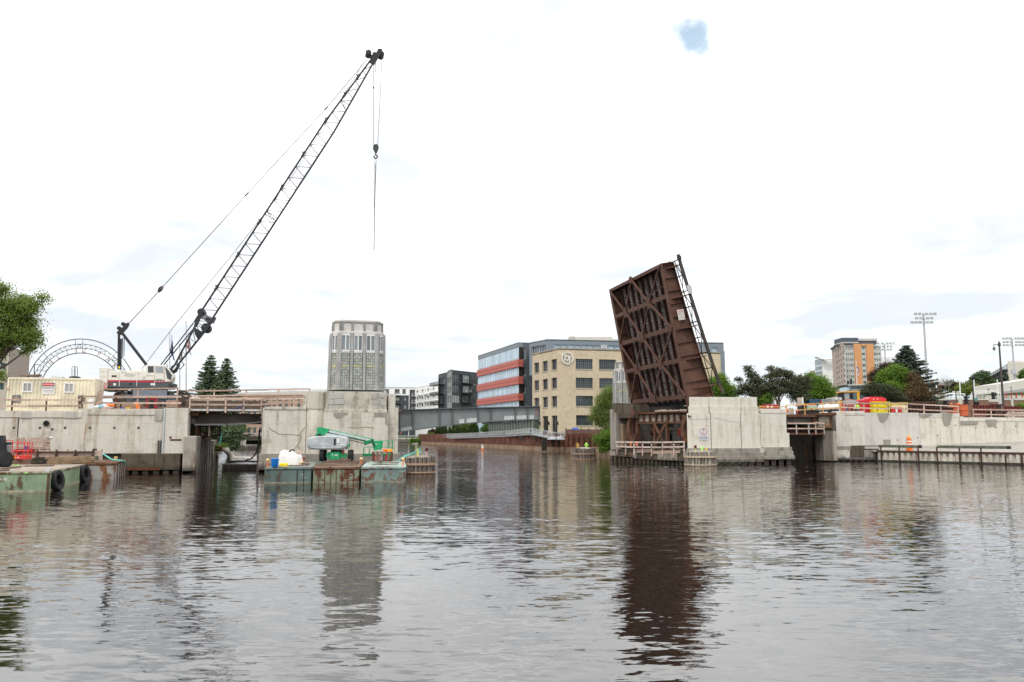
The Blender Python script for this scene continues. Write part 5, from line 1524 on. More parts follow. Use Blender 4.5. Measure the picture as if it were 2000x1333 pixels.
# ================================================================ water and floats in the side channel
FD = Plane(470,70,4)
for i,(pts,lb) in enumerate((((434,908.5,505,922,67.0,4.4),'dark wet float moored under the left span'),((445,902.0,505,905.5,78.0,3.5),'second dark float behind the first one'))):
 x0,y0,x1,y1,Yf,dp = pts
 Fp = Plane((x0 + x1) / 2,Yf,3)
 root = T('floating_dock',lb,'float',Fp.at(0,0,0),0,'floats in the side channel')
 a0,a1,z0_,z1_ = Fp.rect(x0,y0,x1,y1,0)
 z1_ = .46 if i == 0 else .40
 mb = MB().lbox(Fp,a0,a1,-dp,0,-.3,z1_ - .08); mb.build('hull',CONC_K,root)
 mb = MB().lbox(Fp,a0,a1,-dp,.03,z1_ - .079,z1_); mb.build('deck',plain('wet_deck',(.15,.145,.14),.25,.2),root)
 for f in (.25,.5,.75):
  mb = MB(); s = a0 + (a1 - a0) * f; mb.lbox(Fp,s - .03,s + .03,.031,.05,0,z1_ - .085); mb.build('joint',BLACK,root)
root = T('pump_outfall','cream pump discharge arcing from a pipe into the side channel','water jet',PZ(440,893,0))
jet = MB()
j0,j1 = P(433,875.5,84),PZ(452,893,0)
pts = []
for k in range(9):
 f = k / 8; q = j0.lerp(j1,f); q.z = j0.z + (j1.z - j0.z) * (f * .35 + .65 * f * f)
 pts.append(q)
FOAM = plain('foamy_water',(.66,.58,.45),.35,.15)
jet.path(pts,.26,8,r2=.42)
for k in range(5):
 o = V((random.uniform(-.3,.3),random.uniform(-.2,.2),random.uniform(-.05,.15)))
 jet.path([q + o * (i / 8 + .3) for i,q in enumerate(pts)],.12,6,r2=.2)
jet.build('jet',FOAM,root,smooth=True)
mb = MB().path([j0 + V((-1.2,0,-.05)),j0 + V((.1,0,.02))],.33,12); mb.build('pipe',RUSTY,root)
fo = MB()
for k in range(160):
 f = random.random()
 q = PZ(447 + f * 62 + random.gauss(0,3),894.5 + random.gauss(0,.9) - f * 1.0,.02)
 fo.lathe(q,[(random.uniform(.1,.45) * (1.3 - f),0),(random.uniform(.05,.2) * (1.2 - f),random.uniform(.02,.10) * (1.2 - f)),(.001,.03 + .1 * (1 - f))],6)
stuff(fo.build('foam',plain('white_foam',(.70,.66,.58),.4,.1)))
mb = MB().path([P(478,900,76),P(490,897,75),P(500,886,73),P(505,868,71),P(507,840,70)],.07,6); tag(mb.build('pump_hose',BLACK),'black hose rising from the float along the tower pier','hose')
mb = MB().bar(P(472,901,77),P(485,903.5,74),.12,.1); tag(mb.build('timber_offcut',WOOD_D),'dark offcut lying on the rear float in the side channel','timber')
mb = MB().bar(P(506,858,70),P(503,922,66.2),.18,.18); tag(mb.build('mooring_pile',PILE),'slanting dark pile at the left corner of the tower pier','pile')
mb = MB().path([P(430,838,78),P(431.5,850,78),P(431,862,78),P(428.5,869,78)],.08,6); tag(mb.build('teal_hose',ROPE),'teal hose hanging at the end of the rusty walkway','hose')
# scum and foam flecks drifting in lines before the right pier
fl = MB()
for k in range(420):
 row = random.choice((906,908.5,911,913,917,921,926,931,937))
 px = random.choice((random.uniform(1190,1560),random.uniform(1150,1990)))
 q = PZ(px,row + random.gauss(0,1.3),.012)
 if px > 1690 and row < 913 or px < 1560 and row < 911: continue
 a,b = random.uniform(.06,.2),random.uniform(.03,.06)
 fl.add([q + V((a * cos(t_),b * sin(t_),0)) for i,t_ in enumerate(np.linspace(0,2 * pi,7)[:-1])],[(0,1,2,3,4,5)])
stuff(fl.build('foam_flecks',plain('foam_white',(.68,.67,.64),.5,.1)))
# ================================================================ new grey girder reaching out from the tower pier
GG = Plane(775,70.5,13)
root = T('bridge_girder','deep grey steel plate girder reaching over the river from the tower pier','girder',GG.at(0,0,3))
def gprof(px):
 f = (px - 770) / 285
 top = 801.5 - 8.2 * min(1,max(0,f)) ** .8
 if px < 806: bot = 847 - (px - 770) * .16
 else: bot = 841.8 - 21.0 * (1 - (1 - min(1,(px - 806) / 249)) ** 1.9)
 return top,bot
xs = [766,776,806,830,858,885,909,934,958,983,1006,1030,1055]
for (dd,nm) in ((0,'near'),(-9.0,'far')):
 web = MB(); tf = MB(); bf = MB()
 for i in range(len(xs) - 1):
  x0,x1 = xs[i],xs[i + 1]
  if dd == 0:
   a,b = GG.pt(x0,gprof(x0)[0]),GG.pt(x1,gprof(x1)[0]); c,e = GG.pt(x0,gprof(x0)[1]),GG.pt(x1,gprof(x1)[1])
  else:
   a,b = [GG.pt(x,gprof(x)[0]) - GG.N * 9 for x in (x0,x1)]; c,e = [GG.pt(x,gprof(x)[1]) - GG.N * 9 for x in (x0,x1)]
  web.prism([a,b,e,c],-GG.N * .04)
  for mb_,p,q,dz in ((tf,a,b,-.07),(bf,c,e,.07)):
   o = GG.N * .24
   mb_.hexa([p - o,q - o,q + o,p + o,p - o + Z3 * dz,q - o + Z3 * dz,q + o + Z3 * dz,p + o + Z3 * dz])
 web.build('web',GIRDER,root); tf.build('top_flange',GIRDER_D,root); bf.build('bottom_flange',GIRDER_D,root)
for px in (781,806,858,883,933,958,1006,1030,1053):
 t_,b_ = gprof(px)
 mb = MB(); p,q = GG.pt(px,t_ + 1.6,.002),GG.pt(px,b_ - 1.6,.002)
 big = px in (806,858,933,1006)
 mb.bar(p + GG.N * .1,q + GG.N * .1,.07 if big else .045,.2,up=GG.N); mb.build('stiffener',GIRDER_D,root)
mb = MB().prism([GG.pt(x,y,.003) for x,y in ((774,806),(806,805.5),(806,807),(774,807.5))],GG.N * .12); mb.build('ledge',GIRDER_D,root)
PRM = plain('bare_primer',(.62,.63,.62),.6,.12)
def strip(x0,x1,h,n):
 for k in range(n):
  a,b = x0 + (x1 - x0) * k / n,x0 + (x1 - x0) * (k + .82) / n
  mb = MB().prism([GG.pt(a,gprof(a)[1] - 2.0,.004),GG.pt(b,gprof(b)[1] - 2.0,.004),GG.pt(b,gprof(b)[1] - h,.004),GG.pt(a,gprof(a)[1] - h,.004)],GG.N * .015); mb.build('bolt_plate',PRM,root)
strip(783,805,8.5,8); strip(777,780,8,1); strip(897,907,10,3); strip(912,932,10,7); strip(985,1005,9.5,5); strip(1008,1029,9.5,6); strip(1032,1043,9.5,4)
REDM = plain('red_mark',(.45,.08,.04))
for y in (801,807,812):
 mb = MB().pbox(GG,1045,y,1051.5,y + 1,.004,.008); mb.build('paint_mark',REDM,root)
for px,py in ((781.5,802.5),(783,846)):
 mb = MB().pbox(GG,px - 1.2,py - 1,px + 1.2,py + 1.2,.2,.26); mb.build('red_tag',ORANGE,root)
for k in range(6):
 px = 790 + k * 48
 mb = MB(); p = GG.pt(px,gprof(px)[0] + 4,-.1) - Z3 * .5; mb.bar(p,p - GG.N * 9 - Z3 * .5,.3,.5); mb.build('cross_beam',GIRDER_D,root)
# ================================================================ raised bascule leaf
BA = V((cos(radians(13)),sin(radians(13)),0)); BN = V((sin(radians(13)),-cos(radians(13)),0))
TH = radians(79.5)
LO = P(1343,785,80.8)
LS = -BA * cos(TH) + Z3 * sin(TH); LD = BA * sin(TH) + Z3 * cos(TH); LWv = -BN
LL,LWID = 13.88,14.8
def lf(s,w_,d): return LO + LS * s + LWv * w_ + LD * d
root = T('bascule_leaf','raised brown rusty bascule bridge leaf showing its ribbed underside','bridge leaf',LO)
def lbar(a,b,wid,dep,nm,m=BROWN,par=None,up=None):
 mb = MB().bar(lf(*a),lf(*b),wid,dep,up=LD if up is None else up); return mb.build(nm,m,par or root)
def gd(s): return 2.75 - 1.55 * min(1,max(0,s / LL)) ** .8
NP = 11
for w0 in (0.0,LWID):
 web = MB(); tfl = MB(); bfl = MB()
 for k in range(NP):
  s0,s1 = -1.0 + (LL + 1.0) * k / NP,-1.0 + (LL + 1.0) * (k + 1) / NP
  web.hexa([lf(s0,w0 - .03,.05),lf(s1,w0 - .03,.05),lf(s1,w0 + .03,.05),lf(s0,w0 + .03,.05),lf(s0,w0 - .03,gd(s0)),lf(s1,w0 - .03,gd(s1)),lf(s1,w0 + .03,gd(s1)),lf(s0,w0 + .03,gd(s0))])
  for m_,d0,d1,a_ in ((bfl,(-.06,-.06),(.05,.05),.27),(tfl,(gd(s0),gd(s1)),(gd(s0) + .09,gd(s1) + .09),.24)):
   m_.hexa([lf(s0,w0 - a_,d0[0]),lf(s1,w0 - a_,d0[1]),lf(s1,w0 + a_,d0[1]),lf(s0,w0 + a_,d0[0]),lf(s0,w0 - a_,d1[0]),lf(s1,w0 - a_,d1[1]),lf(s1,w0 + a_,d1[1]),lf(s0,w0 + a_,d1[0])])
 web.build('main_girder',BROWN,root); tfl.build('top_flange',BROWN,root); bfl.build('bottom_flange',BROWN,root)
 for k in range(NP + 1):
  s0 = -.8 + (LL + .6) * k / NP
  for sg in (-1,1):
   mb = MB().bar(lf(s0,w0 + sg * .12,.06),lf(s0,w0 + sg * .12,gd(s0) - .01),.18,.03,up=LS); mb.build('web_stiffener',BROWN_D,root)
BS = [.55,4.15,7.4,10.65,13.78]
for i,s0 in enumerate(BS):
 d1 = gd(s0) - .05
 mb = MB(); 
 mb.obox(lf(s0,LWID / 2,.30),LWv * (LWID / 2 - .28),LS * .025,LD * .30)
 mb.obox(lf(s0,LWID / 2,d1 - .25),LWv * (LWID / 2 - .05),LS * .025,LD * .25)
 mb.build('floor_beam',BROWN,root)
 mb = MB().obox(lf(s0,LWID / 2,-.02),LWv * (LWID / 2 - .28),LS * (.22 if i < 4 else .16),LD * .035); mb.build('beam_flange',BROWN,root)
mb = MB().obox(lf(LL + .02,LWID / 2,.55),LWv * (LWID / 2 + .25),LS * .04,LD * .58); mb.build('end_plate',BROWN,root)
mb = MB()
for k in range(30): mb.obox(lf(LL + .10,LWID * (k + .5) / 30,1.1),LWv * .09,LS * .08,LD * .12)
mb.build('finger_joint',DECKSTEEL,root)
for k in range(9):
 w0 = 1.15 + (LWID - 2.3) * k / 8
 mb = MB().obox(lf(LL / 2,w0,.98),LS * (LL / 2),LWv * .03,LD * .22); mb.obox(lf(LL / 2,w0,.75),LS * (LL / 2),LWv * .11,LD * .02); mb.build('stringer',BROWN_D,root)
for j in range(40):
 s0,s1 = LL * (j + .06) / 40,LL * (j + .94) / 40
 mb = MB()
 for k in range(8):
  w0 = 1.15 + (LWID - 2.3) * k / 8; w1 = w0 + (LWID - 2.3) / 8
  mb.obox(lf((s0 + s1) / 2,(w0 + w1) / 2,1.0),LS * ((s1 - s0) / 2),LWv * ((w1 - w0) / 2 - .24),LD * .03)
 mb.build('deck_plate',DECKSTEEL,root)
mb = MB().obox(lf(LL / 2 - .3,LWID / 2,1.42),LS * (LL / 2 + .2),LWv * (LWID / 2),LD * .05); mb.build('roadway',ASPH,root)
# lateral bracing with gussets
def node(i,w_): return (BS[i],w_,-.02)
near,far,mid_,q1_,q2_ = .05,LWID - .05,LWID * .53,LWID * .30,LWID * .76
BR = [((4,mid_),(3,q1_),.24),((4,mid_),(3,q2_),.13),((4,near),(3,q1_),.13),((4,far),(3,q2_),.20),
      ((3,q2_),(2,mid_),.24),((3,q2_),(2,far),.13),((3,q1_),(2,near),.24),((3,q1_),(2,mid_),.13),
      ((2,far),(1,q2_),.22),((2,mid_),(1,q2_),.16),((2,mid_),(1,q1_),.24),((2,near),(1,q1_),.20),
      ((1,q2_),(0,mid_),.24),((1,q2_),(0,far),.20),((1,q1_),(0,near),.24),((1,q1_),(0,mid_),.20)]
for (a,b,w_) in BR:
 lbar((BS[a[0]],a[1],-.10),(BS[b[0]],b[1],-.10),w_,.12,'lateral_brace')
for i,w_ in ((4,mid_),(3,q1_),(3,q2_),(2,mid_),(1,q1_),(1,q2_),(0,mid_)):
 mb = MB(); e = .55 if i not in (0,4) else .35
 mb.prism([lf(BS[i] + a,w_ + b,-.175) for a,b in ((-e,-.30),(-e,.30),(-.2,.48),(.2,.48),(e,.30),(e,-.30),(.2,-.48),(-.2,-.48))],LD * .02); mb.build('gusset_plate',BROWN,root)
for s0,s1,w0 in ((12.2,10.9,3.0),):
 lbar((11.9,.2,.5),(11.2,LWID * .7,.5),.07,.07,'utility_pipe',RUSTY)
# bracket arms, sidewalk edge and hand rail on the near side
HR_ = rusty('leaf_rail_green_black',(.05,.048,.044),(.09,.05,.03),.45,1.4,.4)
for s0 in (1.2,4.1,7.2,10.3,13.35):
 mb = MB()
 dd = gd(s0)
 mb.hexa([lf(s0 - .05,-.05,.25 * dd),lf(s0 + .05,-.05,.25 * dd),lf(s0 + .05,-.05,dd),lf(s0 - .05,-.05,dd),lf(s0 - .05,-1.5,dd - .12),lf(s0 + .05,-1.5,dd - .12),lf(s0 + .05,-1.5,dd + .05),lf(s0 - .05,-1.5,dd + .05)])
 mb.build('sidewalk_bracket',BROWN,root)
mb = MB()
rail_d = lambda s: gd(s) - .05 + .35 * (1 - s / LL)
ss = [0.2 + (LL + .3) * k / 12 for k in range(13)]
for i in range(12):
 a,b = ss[i],ss[i + 1]
 mb.hexa([lf(a,-1.62,rail_d(a)),lf(b,-1.62,rail_d(b)),lf(b,-1.46,rail_d(b)),lf(a,-1.46,rail_d(a)),lf(a,-1.62,rail_d(a) + .30),lf(b,-1.62,rail_d(b) + .30),lf(b,-1.46,rail_d(b) + .30),lf(a,-1.46,rail_d(a) + .30)])
rl = mb.build('hand_rail',HR_,root)
for i,s0 in enumerate(np.linspace(1.3,LL,9)):
 mb = MB().bar(lf(s0,0,gd(s0) - .05),lf(s0,-1.5,rail_d(s0) + .1),.09); mb.build('rail_post',HR_,rl)
 if i < 8:
  s1 = s0 + (LL - 1.3) / 8
  mb = MB(); (mb.bar(lf(s0,-1.5,rail_d(s0)),lf(s1,-.6,gd(s1)),.07) if i % 2 else mb.bar(lf(s0,-.6,gd(s0)),lf(s1,-1.5,rail_d(s1)),.07)); mb.build('rail_brace',HR_,rl)
mb = MB().bar(lf(.5,-.6,gd(.5) + .05),lf(LL,-.6,gd(LL) + .05),.07); mb.build('lower_rail',HR_,rl)
mb = MB().obox(lf(LL + .15,-1.5,rail_d(LL) + .2),LS * .18,LWv * .16,LD * .16); mb.lathe(lf(LL + .33,-1.5,rail_d(LL) + .2),[(.08,0),(.12,.1),(.001,.2)],8,ax=LS); mb.build('end_knob',HR_,rl)
mb = MB().obox(lf(LL - 3.1,-1.68,rail_d(10) + .1),LS * .42,LWv * .05,LD * .24); mb.build('grey_box',GALV,rl)
# sign plate on the girder
mb = MB(); c = lf(8.55,-.36,gd(8.5) * .55); mb.obox(c,LS * .52,LWv * .012,LD * .36); sgn = mb.build('warning_sign',plain('sign_white_rust',(.66,.62,.58),.6,.15),root)
Mt = Matrix((tuple(LD) + (0,),tuple(LS) + (0,),tuple(BN) + (0,),(0,0,0,1))).transposed()
for k,(tx,m_,sz_) in enumerate((('DANGER',RED,.15),('HIGH VOLTAGE',RED,.09),('SUBMARINE',TXT,.08),('CABLE',TXT,.08),('DO NOT ANCHOR',TXT,.07))):
 M_ = Mt.copy(); M_.translation = c + LS * (.34 - .17 * k) - LWv * .016
 text(tx,sz_,m_,sgn,M_)
# ================================================================ right pier: machinery bay under the leaf
RP = Plane(1340,77.6,14)
LBAY = Plane(1192,78.5,-19)
root = T('machinery_pier','dark open machinery bay of the right bridge pier under the raised leaf','bridge pier',RP.at(-6,0,0))
fa,fb = P(1190,850,84.5),P(1343,850,77.2); fa.z = fb.z = 0
fd = (fb - fa); FLn = fd.length; fd.normalize(); fn = V((fd.y,-fd.x,0))
def fp(s,d,z): return fa + fd * s + fn * d + Z3 * z
def fz(px,py,d=0.0):
 r = ray(px,py); o = fa + fn * d - V((0,0,HCAM)); k = o.dot(fn) / r.dot(fn); q = r * k + V((0,0,HCAM))
 return (q - fa).dot(fd),q.z
def fbox(mb,x0,y0,x1,y1,d0,d1):
 ym,xm = (y0 + y1) / 2,(x0 + x1) / 2
 s0,s1,z0,z1 = fz(x0,ym,d1)[0],fz(x1,ym,d1)[0],fz(xm,y1,d1)[1],fz(xm,y0,d1)[1]
 return mb.hexa([fp(s,d,z) for z in (z0,z1) for s,d in ((s0,d1),(s1,d1),(s1,d0),(s0,d0))])
def fpart(nm,m,x0,y0,x1,y1,d0,d1,bevel=0):
 mb = MB(); fbox(mb,x0,y0,x1,y1,d0,d1); return mb.build(nm,m,root,bevel=bevel)
def fline(nm,m,x0,y0,x1,y1,d,w_,h_=None):
 mb = MB(); s0,z0 = fz(x0,y0,d); s1,z1 = fz(x1,y1,d)
 mb.bar(fp(s0,d,z0),fp(s1,d,z1),w_,h_,up=fn); return mb.build(nm,m,root)
for i,(x0,x1,y1) in enumerate(((1191,1202,893.5),(1202.2,1236,896),(1236.2,1242,899),(1242.2,1275,901),(1275.2,1284,902),(1284.2,1322,903),(1322.2,1342,905))):
 fpart('footing_block',[CONC_G,CONC_D,CONC_G,CONC_D,CONC_D,CONC_G,CONC_D][i],x0,881.5 + (.6 if i in (1,4) else 0),x1,y1 - 3.5,-6,0 + .08 * (i % 3))
for k in range(19):
 x = 1191 + k * 8.0; y1 = 897 + (x - 1191) * .085
 fpart('pile',CONC_D,x,y1 - 5.5,x + 4.6,y1 + 6,-5,-.05)
fpart('bay_floor',CONC_D,1192,879.5,1341,881.4,-9,-.2)
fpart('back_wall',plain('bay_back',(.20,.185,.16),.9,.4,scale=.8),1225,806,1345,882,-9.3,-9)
fpart('column',CONC_G,1192,800,1199,882,-3.4,-.6)
fpart('column',CONC_G,1199.2,806,1203.5,882,-3.2,-.4)
fpart('rust_stained_panel',concrete('rust_stained',(.36,.27,.19),(.20,.13,.08),.8,rust=.8,seed=51),1204,828,1216.5,874,-3.0,-1.0)
fpart('upper_block',CONC_D,1203.5,790,1236,817,-3.2,-.7)
fpart('upper_block',CONC_D,1196.8,788,1203.3,806,-3.2,-.62)
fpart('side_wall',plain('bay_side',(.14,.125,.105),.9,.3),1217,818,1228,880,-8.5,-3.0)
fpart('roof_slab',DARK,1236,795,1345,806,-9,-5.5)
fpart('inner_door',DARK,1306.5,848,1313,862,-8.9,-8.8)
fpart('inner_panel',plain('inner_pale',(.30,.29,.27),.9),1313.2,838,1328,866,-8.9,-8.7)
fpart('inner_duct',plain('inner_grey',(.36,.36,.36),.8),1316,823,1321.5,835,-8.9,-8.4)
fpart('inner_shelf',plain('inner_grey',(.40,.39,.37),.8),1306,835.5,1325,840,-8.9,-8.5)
for x in (1252,1262,1268): fpart('inner_post',plain('inner_dull',(.19,.17,.145),.9),x,846,x + 3.2,880,-8,-7.7)
mb = MB(); s0,z0 = fz(1265,842,-7)
mb.lathe(fp(s0,-7,z0),[(.3,-1.2),(.62,-.6),(.7,0),(.62,.6),(.3,1.2)],12,ax=fd); mb.build('drive_motor',BROWN_D,root)
# cross girder with pale rusted panels
fpart('cross_girder',BROWN_D,1243,808.5,1342,826.5,-2.2,-1.9)
fpart('girder_flange',RUSTY,1242,804.5,1343,808.3,-2.5,-1.4)
fpart('girder_flange',RUSTY,1243,824.5,1342,827.5,-2.4,-1.5)
PALER = rusty('pale_rusted_panel',(.46,.40,.33),(.17,.075,.035),.42,1.5,.3)
for k in range(8):
 x0 = 1245.5 + k * 11.9
 fpart('web_panel',PALER,x0,810,x0 + 9.0,823.5,-1.89,-1.80)
 fpart('web_stiffener',BROWN,x0 + 9.7,808.5,x0 + 11.3,824.3,-1.9,-1.55)
fpart('post',RUSTY,1241,808,1244.5,880,-1.9,-1.4); fpart('post',BROWN_D,1237,800,1240.6,880,-2.6,-2.2)
fpart('post',RUSTY,1275.8,827,1278.8,881,-2.0,-1.6); fpart('post',RUSTY,1300,827,1302.8,881,-2.0,-1.6)
fpart('gusset_plate',RUSTY,1275,827,1281,833,-1.59,-1.52); fpart('gusset_plate',RUSTY,1296,827,1302.6,833,-1.59,-1.52)
fpart('gusset_plate',RUSTY,1286,845.5,1291,855,-1.55,-1.45)
for a,b in (((1280,832),(1289,850)),((1297.5,832),(1289,848)),((1288,853),(1277.5,877)),((1289.5,853),(1301,877))):
 fline('x_brace',RUSTY,a[0],a[1],b[0],b[1],-1.6,.24,.1)
# curved rack segments with teeth
def rack(cx_,cy_,R,a0,a1,d,flip):
 mb = MB(); n = 26
 pts = []
 for k in range(n + 1):
  t_ = radians(a0 + (a1 - a0) * k / n)
  pts.append((cx_ + R * cos(t_),cy_ - R * 1.0 * sin(t_)))
 P3 = [fp(fz(x,y,d)[0],d,fz(x,y,d)[1]) for x,y in pts]
 I3 = []
 for k in range(n + 1):
  t_ = radians(a0 + (a1 - a0) * k / n); x,y = cx_ + (R - 4.2) * cos(t_),cy_ - (R - 4.2) * sin(t_)
  I3.append(fp(fz(x,y,d)[0],d,fz(x,y,d)[1]))
 for k in range(n):
  mb.hexa([P3[k],P3[k + 1],I3[k + 1],I3[k],P3[k] - fn * .5,P3[k + 1] - fn * .5,I3[k + 1] - fn * .5,I3[k] - fn * .5])
 o = mb.build('gear_rack',RUSTY,root)
 tm = MB()
 for k in range(n):
  m_ = (P3[k] + P3[k + 1]) / 2; out = (m_ - (I3[k] + I3[k + 1]) / 2).normalized(); tt = (P3[k + 1] - P3[k])
  tm.obox(m_ + out * .07 - fn * .25,tt * .24,out * .09,fn * .25)
 t_ = tm.build('rack_tooth',BROWN,o); t_['kind'] = 'stuff'
rack(1262,838,38,140,224,-.9,1)
rack(1367,840,37,128,222,-.2,1)
fline('leaf_tail',BROWN,1235,800,1236.5,812,-.8,.3); fline('leaf_tail',BROWN,1236.5,811,1229,816,-.8,.3)
fpart('counter_post',BROWN_D,1233,812,1236.8,872,-1.6,-1.2)
fpart('pinion_box',BROWN_D,1230,848,1241,860,-1.8,-1.0)
for x in (1230,1241.5): fpart('orange_guard',plain('faded_orange',(.70,.22,.10)),x,862,x + 2.4,875,-1.0,-.8)
fpart('red_drum',RED,1219,874,1221.5,880,-2,-1.8); fpart('red_drum',RED,1246,868,1249,881,-2.4,-2.1); fpart('red_cylinder',RED,1325,838,1328,852,-4,-3.7)
fline('timber_deck_board',WOOD,1242,881.8,1275,880.6,.05,.3,.08); fline('timber_deck_board',WOOD,1275,884,1328,882.5,.15,.3,.08)
fline('leaf_underrail',WOOD,1280,803.6,1341,801.5,-1.2,.14); fline('leaf_underrail',WOOD,1282,805,1300,803,-1.6,.3)
for x in (1310,1330,1334.5,1338.5): fline('short_stub',WOOD,x,799.5,x,805,-1.2,.08)
for k in range(3): fline('inner_rail',WOOD,1306,869 + 3.5 * k,1328,869 + 3.5 * k,-5,.08)
# timber rail in front of the bay
def fpt(px,py,d): s,z = fz(px,py,d); return fp(s,d,z)
r_ = T('timber_railing','pale timber railing along the footing of the machinery bay','railing',fpt(1205,880,.25),0,'timber site railings')
WP = wood('pale_rail_timber',(.62,.50,.44))
xs_ = [1205,1222,1238.5,1255,1272.5,1294,1316,1336]
for i,x in enumerate(xs_):
 f = (x - 1205) / 131
 mb = MB().bar(fpt(x,888 + 6 * f,.28),fpt(x,864 + 1.0 * f,.28),.10,.09); mb.build('post',WP,r_)
 mb = MB(); p = fpt(x,884.5 + 6 * f,.345); mb.obox(p,fd * .04,fn * .006,Z3 * .04); mb.build('paint_mark',ORANGE,r_)
 if i < len(xs_) - 1:
  g = (xs_[i + 1] - 1205) / 131
  for yb,sag in ((863.6,.7),(872.6,1.5)):
   mb = MB().bar(fpt(x - 2,yb + sag * sin(f * 3),.36),fpt(xs_[i + 1] + 1,yb + sag * sin(g * 3) + random.uniform(-.3,.3),.36),.05,.15); mb.build('rail',WP,r_)
# far tower behind the leaf
ft = P(1238,795,101)
tower('second grey metal tower with glass blocks, half hidden behind the raised leaf',(ft.x,ft.y,ft.z - .1),radians(52))
r_ = T('far_tower_pier','dark concrete pier below the half hidden second tower','bridge pier',(ft.x,ft.y,0))
mb = MB(); c = V((ft.x,ft.y,0))
for a_ in (1.0,):
 mb.box(ft.x - 2.45,ft.y - 2.2,-.5,ft.x + 2.6,ft.y + 2.5,ft.z - .1)
mb.build('pier_shaft',CONC_D,r_)
# ================================================================ white right pier
root = T('white_pier','tall whitewashed stepped concrete pier to the right of the raised leaf','bridge pier',RP.at(3,0,0))
def rp(nm,m,x0,y0,x1,y1,d0,d1,bev=.015,par=None):
 a0,a1,z0,z1 = RP.rect(x0,y0,x1,y1,d1)
 sk = .55 * (d1 - d0)
 mb = MB().hexa([RP.at(a,d,z) for z in (z0,z1) for a,d in ((a0,d1),(a1,d1),(a1 + sk,d0),(a0 + sk,d0))]); return mb.build(nm,m,par or root,bevel=bev)
# each bay: top block, middle block, lower shaft, each lower one a little proud
for i,(xa,xb,k) in enumerate(((1346,1383,0),(1383.3,1447,0),(1447.6,1478.5,0))):
 px = .06 if i != 1 else 0.0
 el = (0,0,0) if i else (0,-1.6,-3.8)
 er = (0,1.4,5.0) if i == 0 else ((0,0,0) if i == 1 else (0,3.0,6.5))
 ex = (0,2.0,5.4) if i == 1 else (0,0,0)
 rp('wall_block',CONC_W,xa + el[0] + ex[0],776,xb + er[0],794.3,-5,.00 + px)
 rp('wall_block',CONC_W,xa + el[1] + ex[1] + (.3 if i else 0),794.4,xb + er[1],807.8,-5.1,.10 + px)
 rp('wall_block',CONC_W,xa + el[2] + ex[2] + (.3 if i else 0),808,xb + er[2],876,-5.2,.20 + px)
rp('wing_block',CONC_W,1485.5,799,1536,807.9,-5,.12); rp('wing_block',CONC_W,1485.5,808,1536.5,874,-5,.08); rp('wing_block',CONC_W,1536.7,846,1542,873.5,-5,.06)
for (x0,y0,x1,y1,d) in ((1341,876.4,1448,884,.42),(1341,884.2,1493,895,.75),(1448.2,875.5,1488,883.9,.42),(1493.3,881.7,1550,890.6,.8),(1492,873.8,1547,881.5,.4),(1492,890.8,1553,898,1.1)):
 rp('footing_course',CONC_G,x0,y0,x1,y1,-5,d,.03)
rp('footing_course',CONC_G,1341,895.2,1493,904,-5,1.0,.03)
rp('footing_patch',CONC_P,1484,875,1493,884.5,.1,.45)
for k in range(14):
 x = 1345 + k * 14.7
 rp('pile',CONC_D,x,902.5 - k * .40,x + 9.0,915 - k * .4,-4,.9,0)
crack([(1395,817),(1410,819),(1425,823),(1440,825)],RP,.205,root,.012,plain('crack_grey',(.22,.21,.19),.9))
crack([(1345,819),(1360,820),(1385,818)],RP,.27,root,.010,plain('crack_grey',(.22,.21,.19),.9))
# speed sign
mb = MB().pbox(RP,1366,836,1382.5,860.5,.27,.30)
r_ = T('speed_sign','white speed limit sign with a red ring and a black five on the white pier','sign',RP.pt(1374,848,.3)); mb.build('plate',plain('sign_grey_white',(.62,.64,.66),.5,.05),r_)
c = RP.pt(1374.2,843.5,.302); R = 6.6 / FPX * 76
mb = MB().lathe(c,[(R,0),(R,.008),(R * .82,.008),(R * .82,0)],28,ax=RP.N); mb.build('red_ring',plain('ring_red',(.55,.06,.07)),r_)
mb = MB().lathe(c,[(R * .81,0),(R * .81,.004),(.001,.004)],28,ax=RP.N); mb.build('disc',WHITE,r_)
text('5',.46,TXT,r_,facing(RP.pt(1374.2,842.3,.31),14),sx=1.1)
text('M.P.H.',.09,TXT,r_,facing(RP.pt(1374.2,847.3,.31),14))
text('NO WAKE',.16,TXT,r_,facing(RP.pt(1374.2,854,.304),14)); text('ENTIRE RIVER',.14,TXT,r_,facing(RP.pt(1374.2,857.5,.304),14),sx=.9)
# ================================================================ right span between the white pier and the right abutment
RS = Plane(1585,84.5,6)
root = T('bridge_span','rusty approach span with a hanging timber railed walkway over a dark opening at right','bridge span',RS.at(0,0,4))
def rs(nm,m,x0,y0,x1,y1,d0,d1,bev=0,par=None,pl=RS):
 mb = MB().pbox(pl,x0,y0,x1,y1,d0,d1); return mb.build(nm,m,par or root,bevel=bev)
rs('deck_edge',RUSTY,1534,810.5,1603,815,-12,-1.0); rs('deck_edge',RUSTY,1598,807,1634,811.5,-12,-.6)
rs('girder',BEAM_GREY,1537,816,1592,827,-2.0,-1.6); rs('girder_end',RUSTY,1588,816,1595,826,-1.59,-1.3)
rs('bearing_panel',rusty('rusty_concrete',(.44,.38,.30),(.22,.11,.05),.55,.9,.2),1600,811.6,1627,836,-3,-1.2)
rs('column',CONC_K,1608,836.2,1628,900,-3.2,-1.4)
rs('column_edge',concrete('mottled_edge',(.42,.37,.32),(.20,.14,.10),.8,lines=False,seed=61),1627.2,806,1633.5,900,-2.6,-1.0)
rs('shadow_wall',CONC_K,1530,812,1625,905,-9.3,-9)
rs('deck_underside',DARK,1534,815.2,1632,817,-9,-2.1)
rs('walkway_deck',RUSTY,1538,846,1611,849.5,-3.4,-1.0)
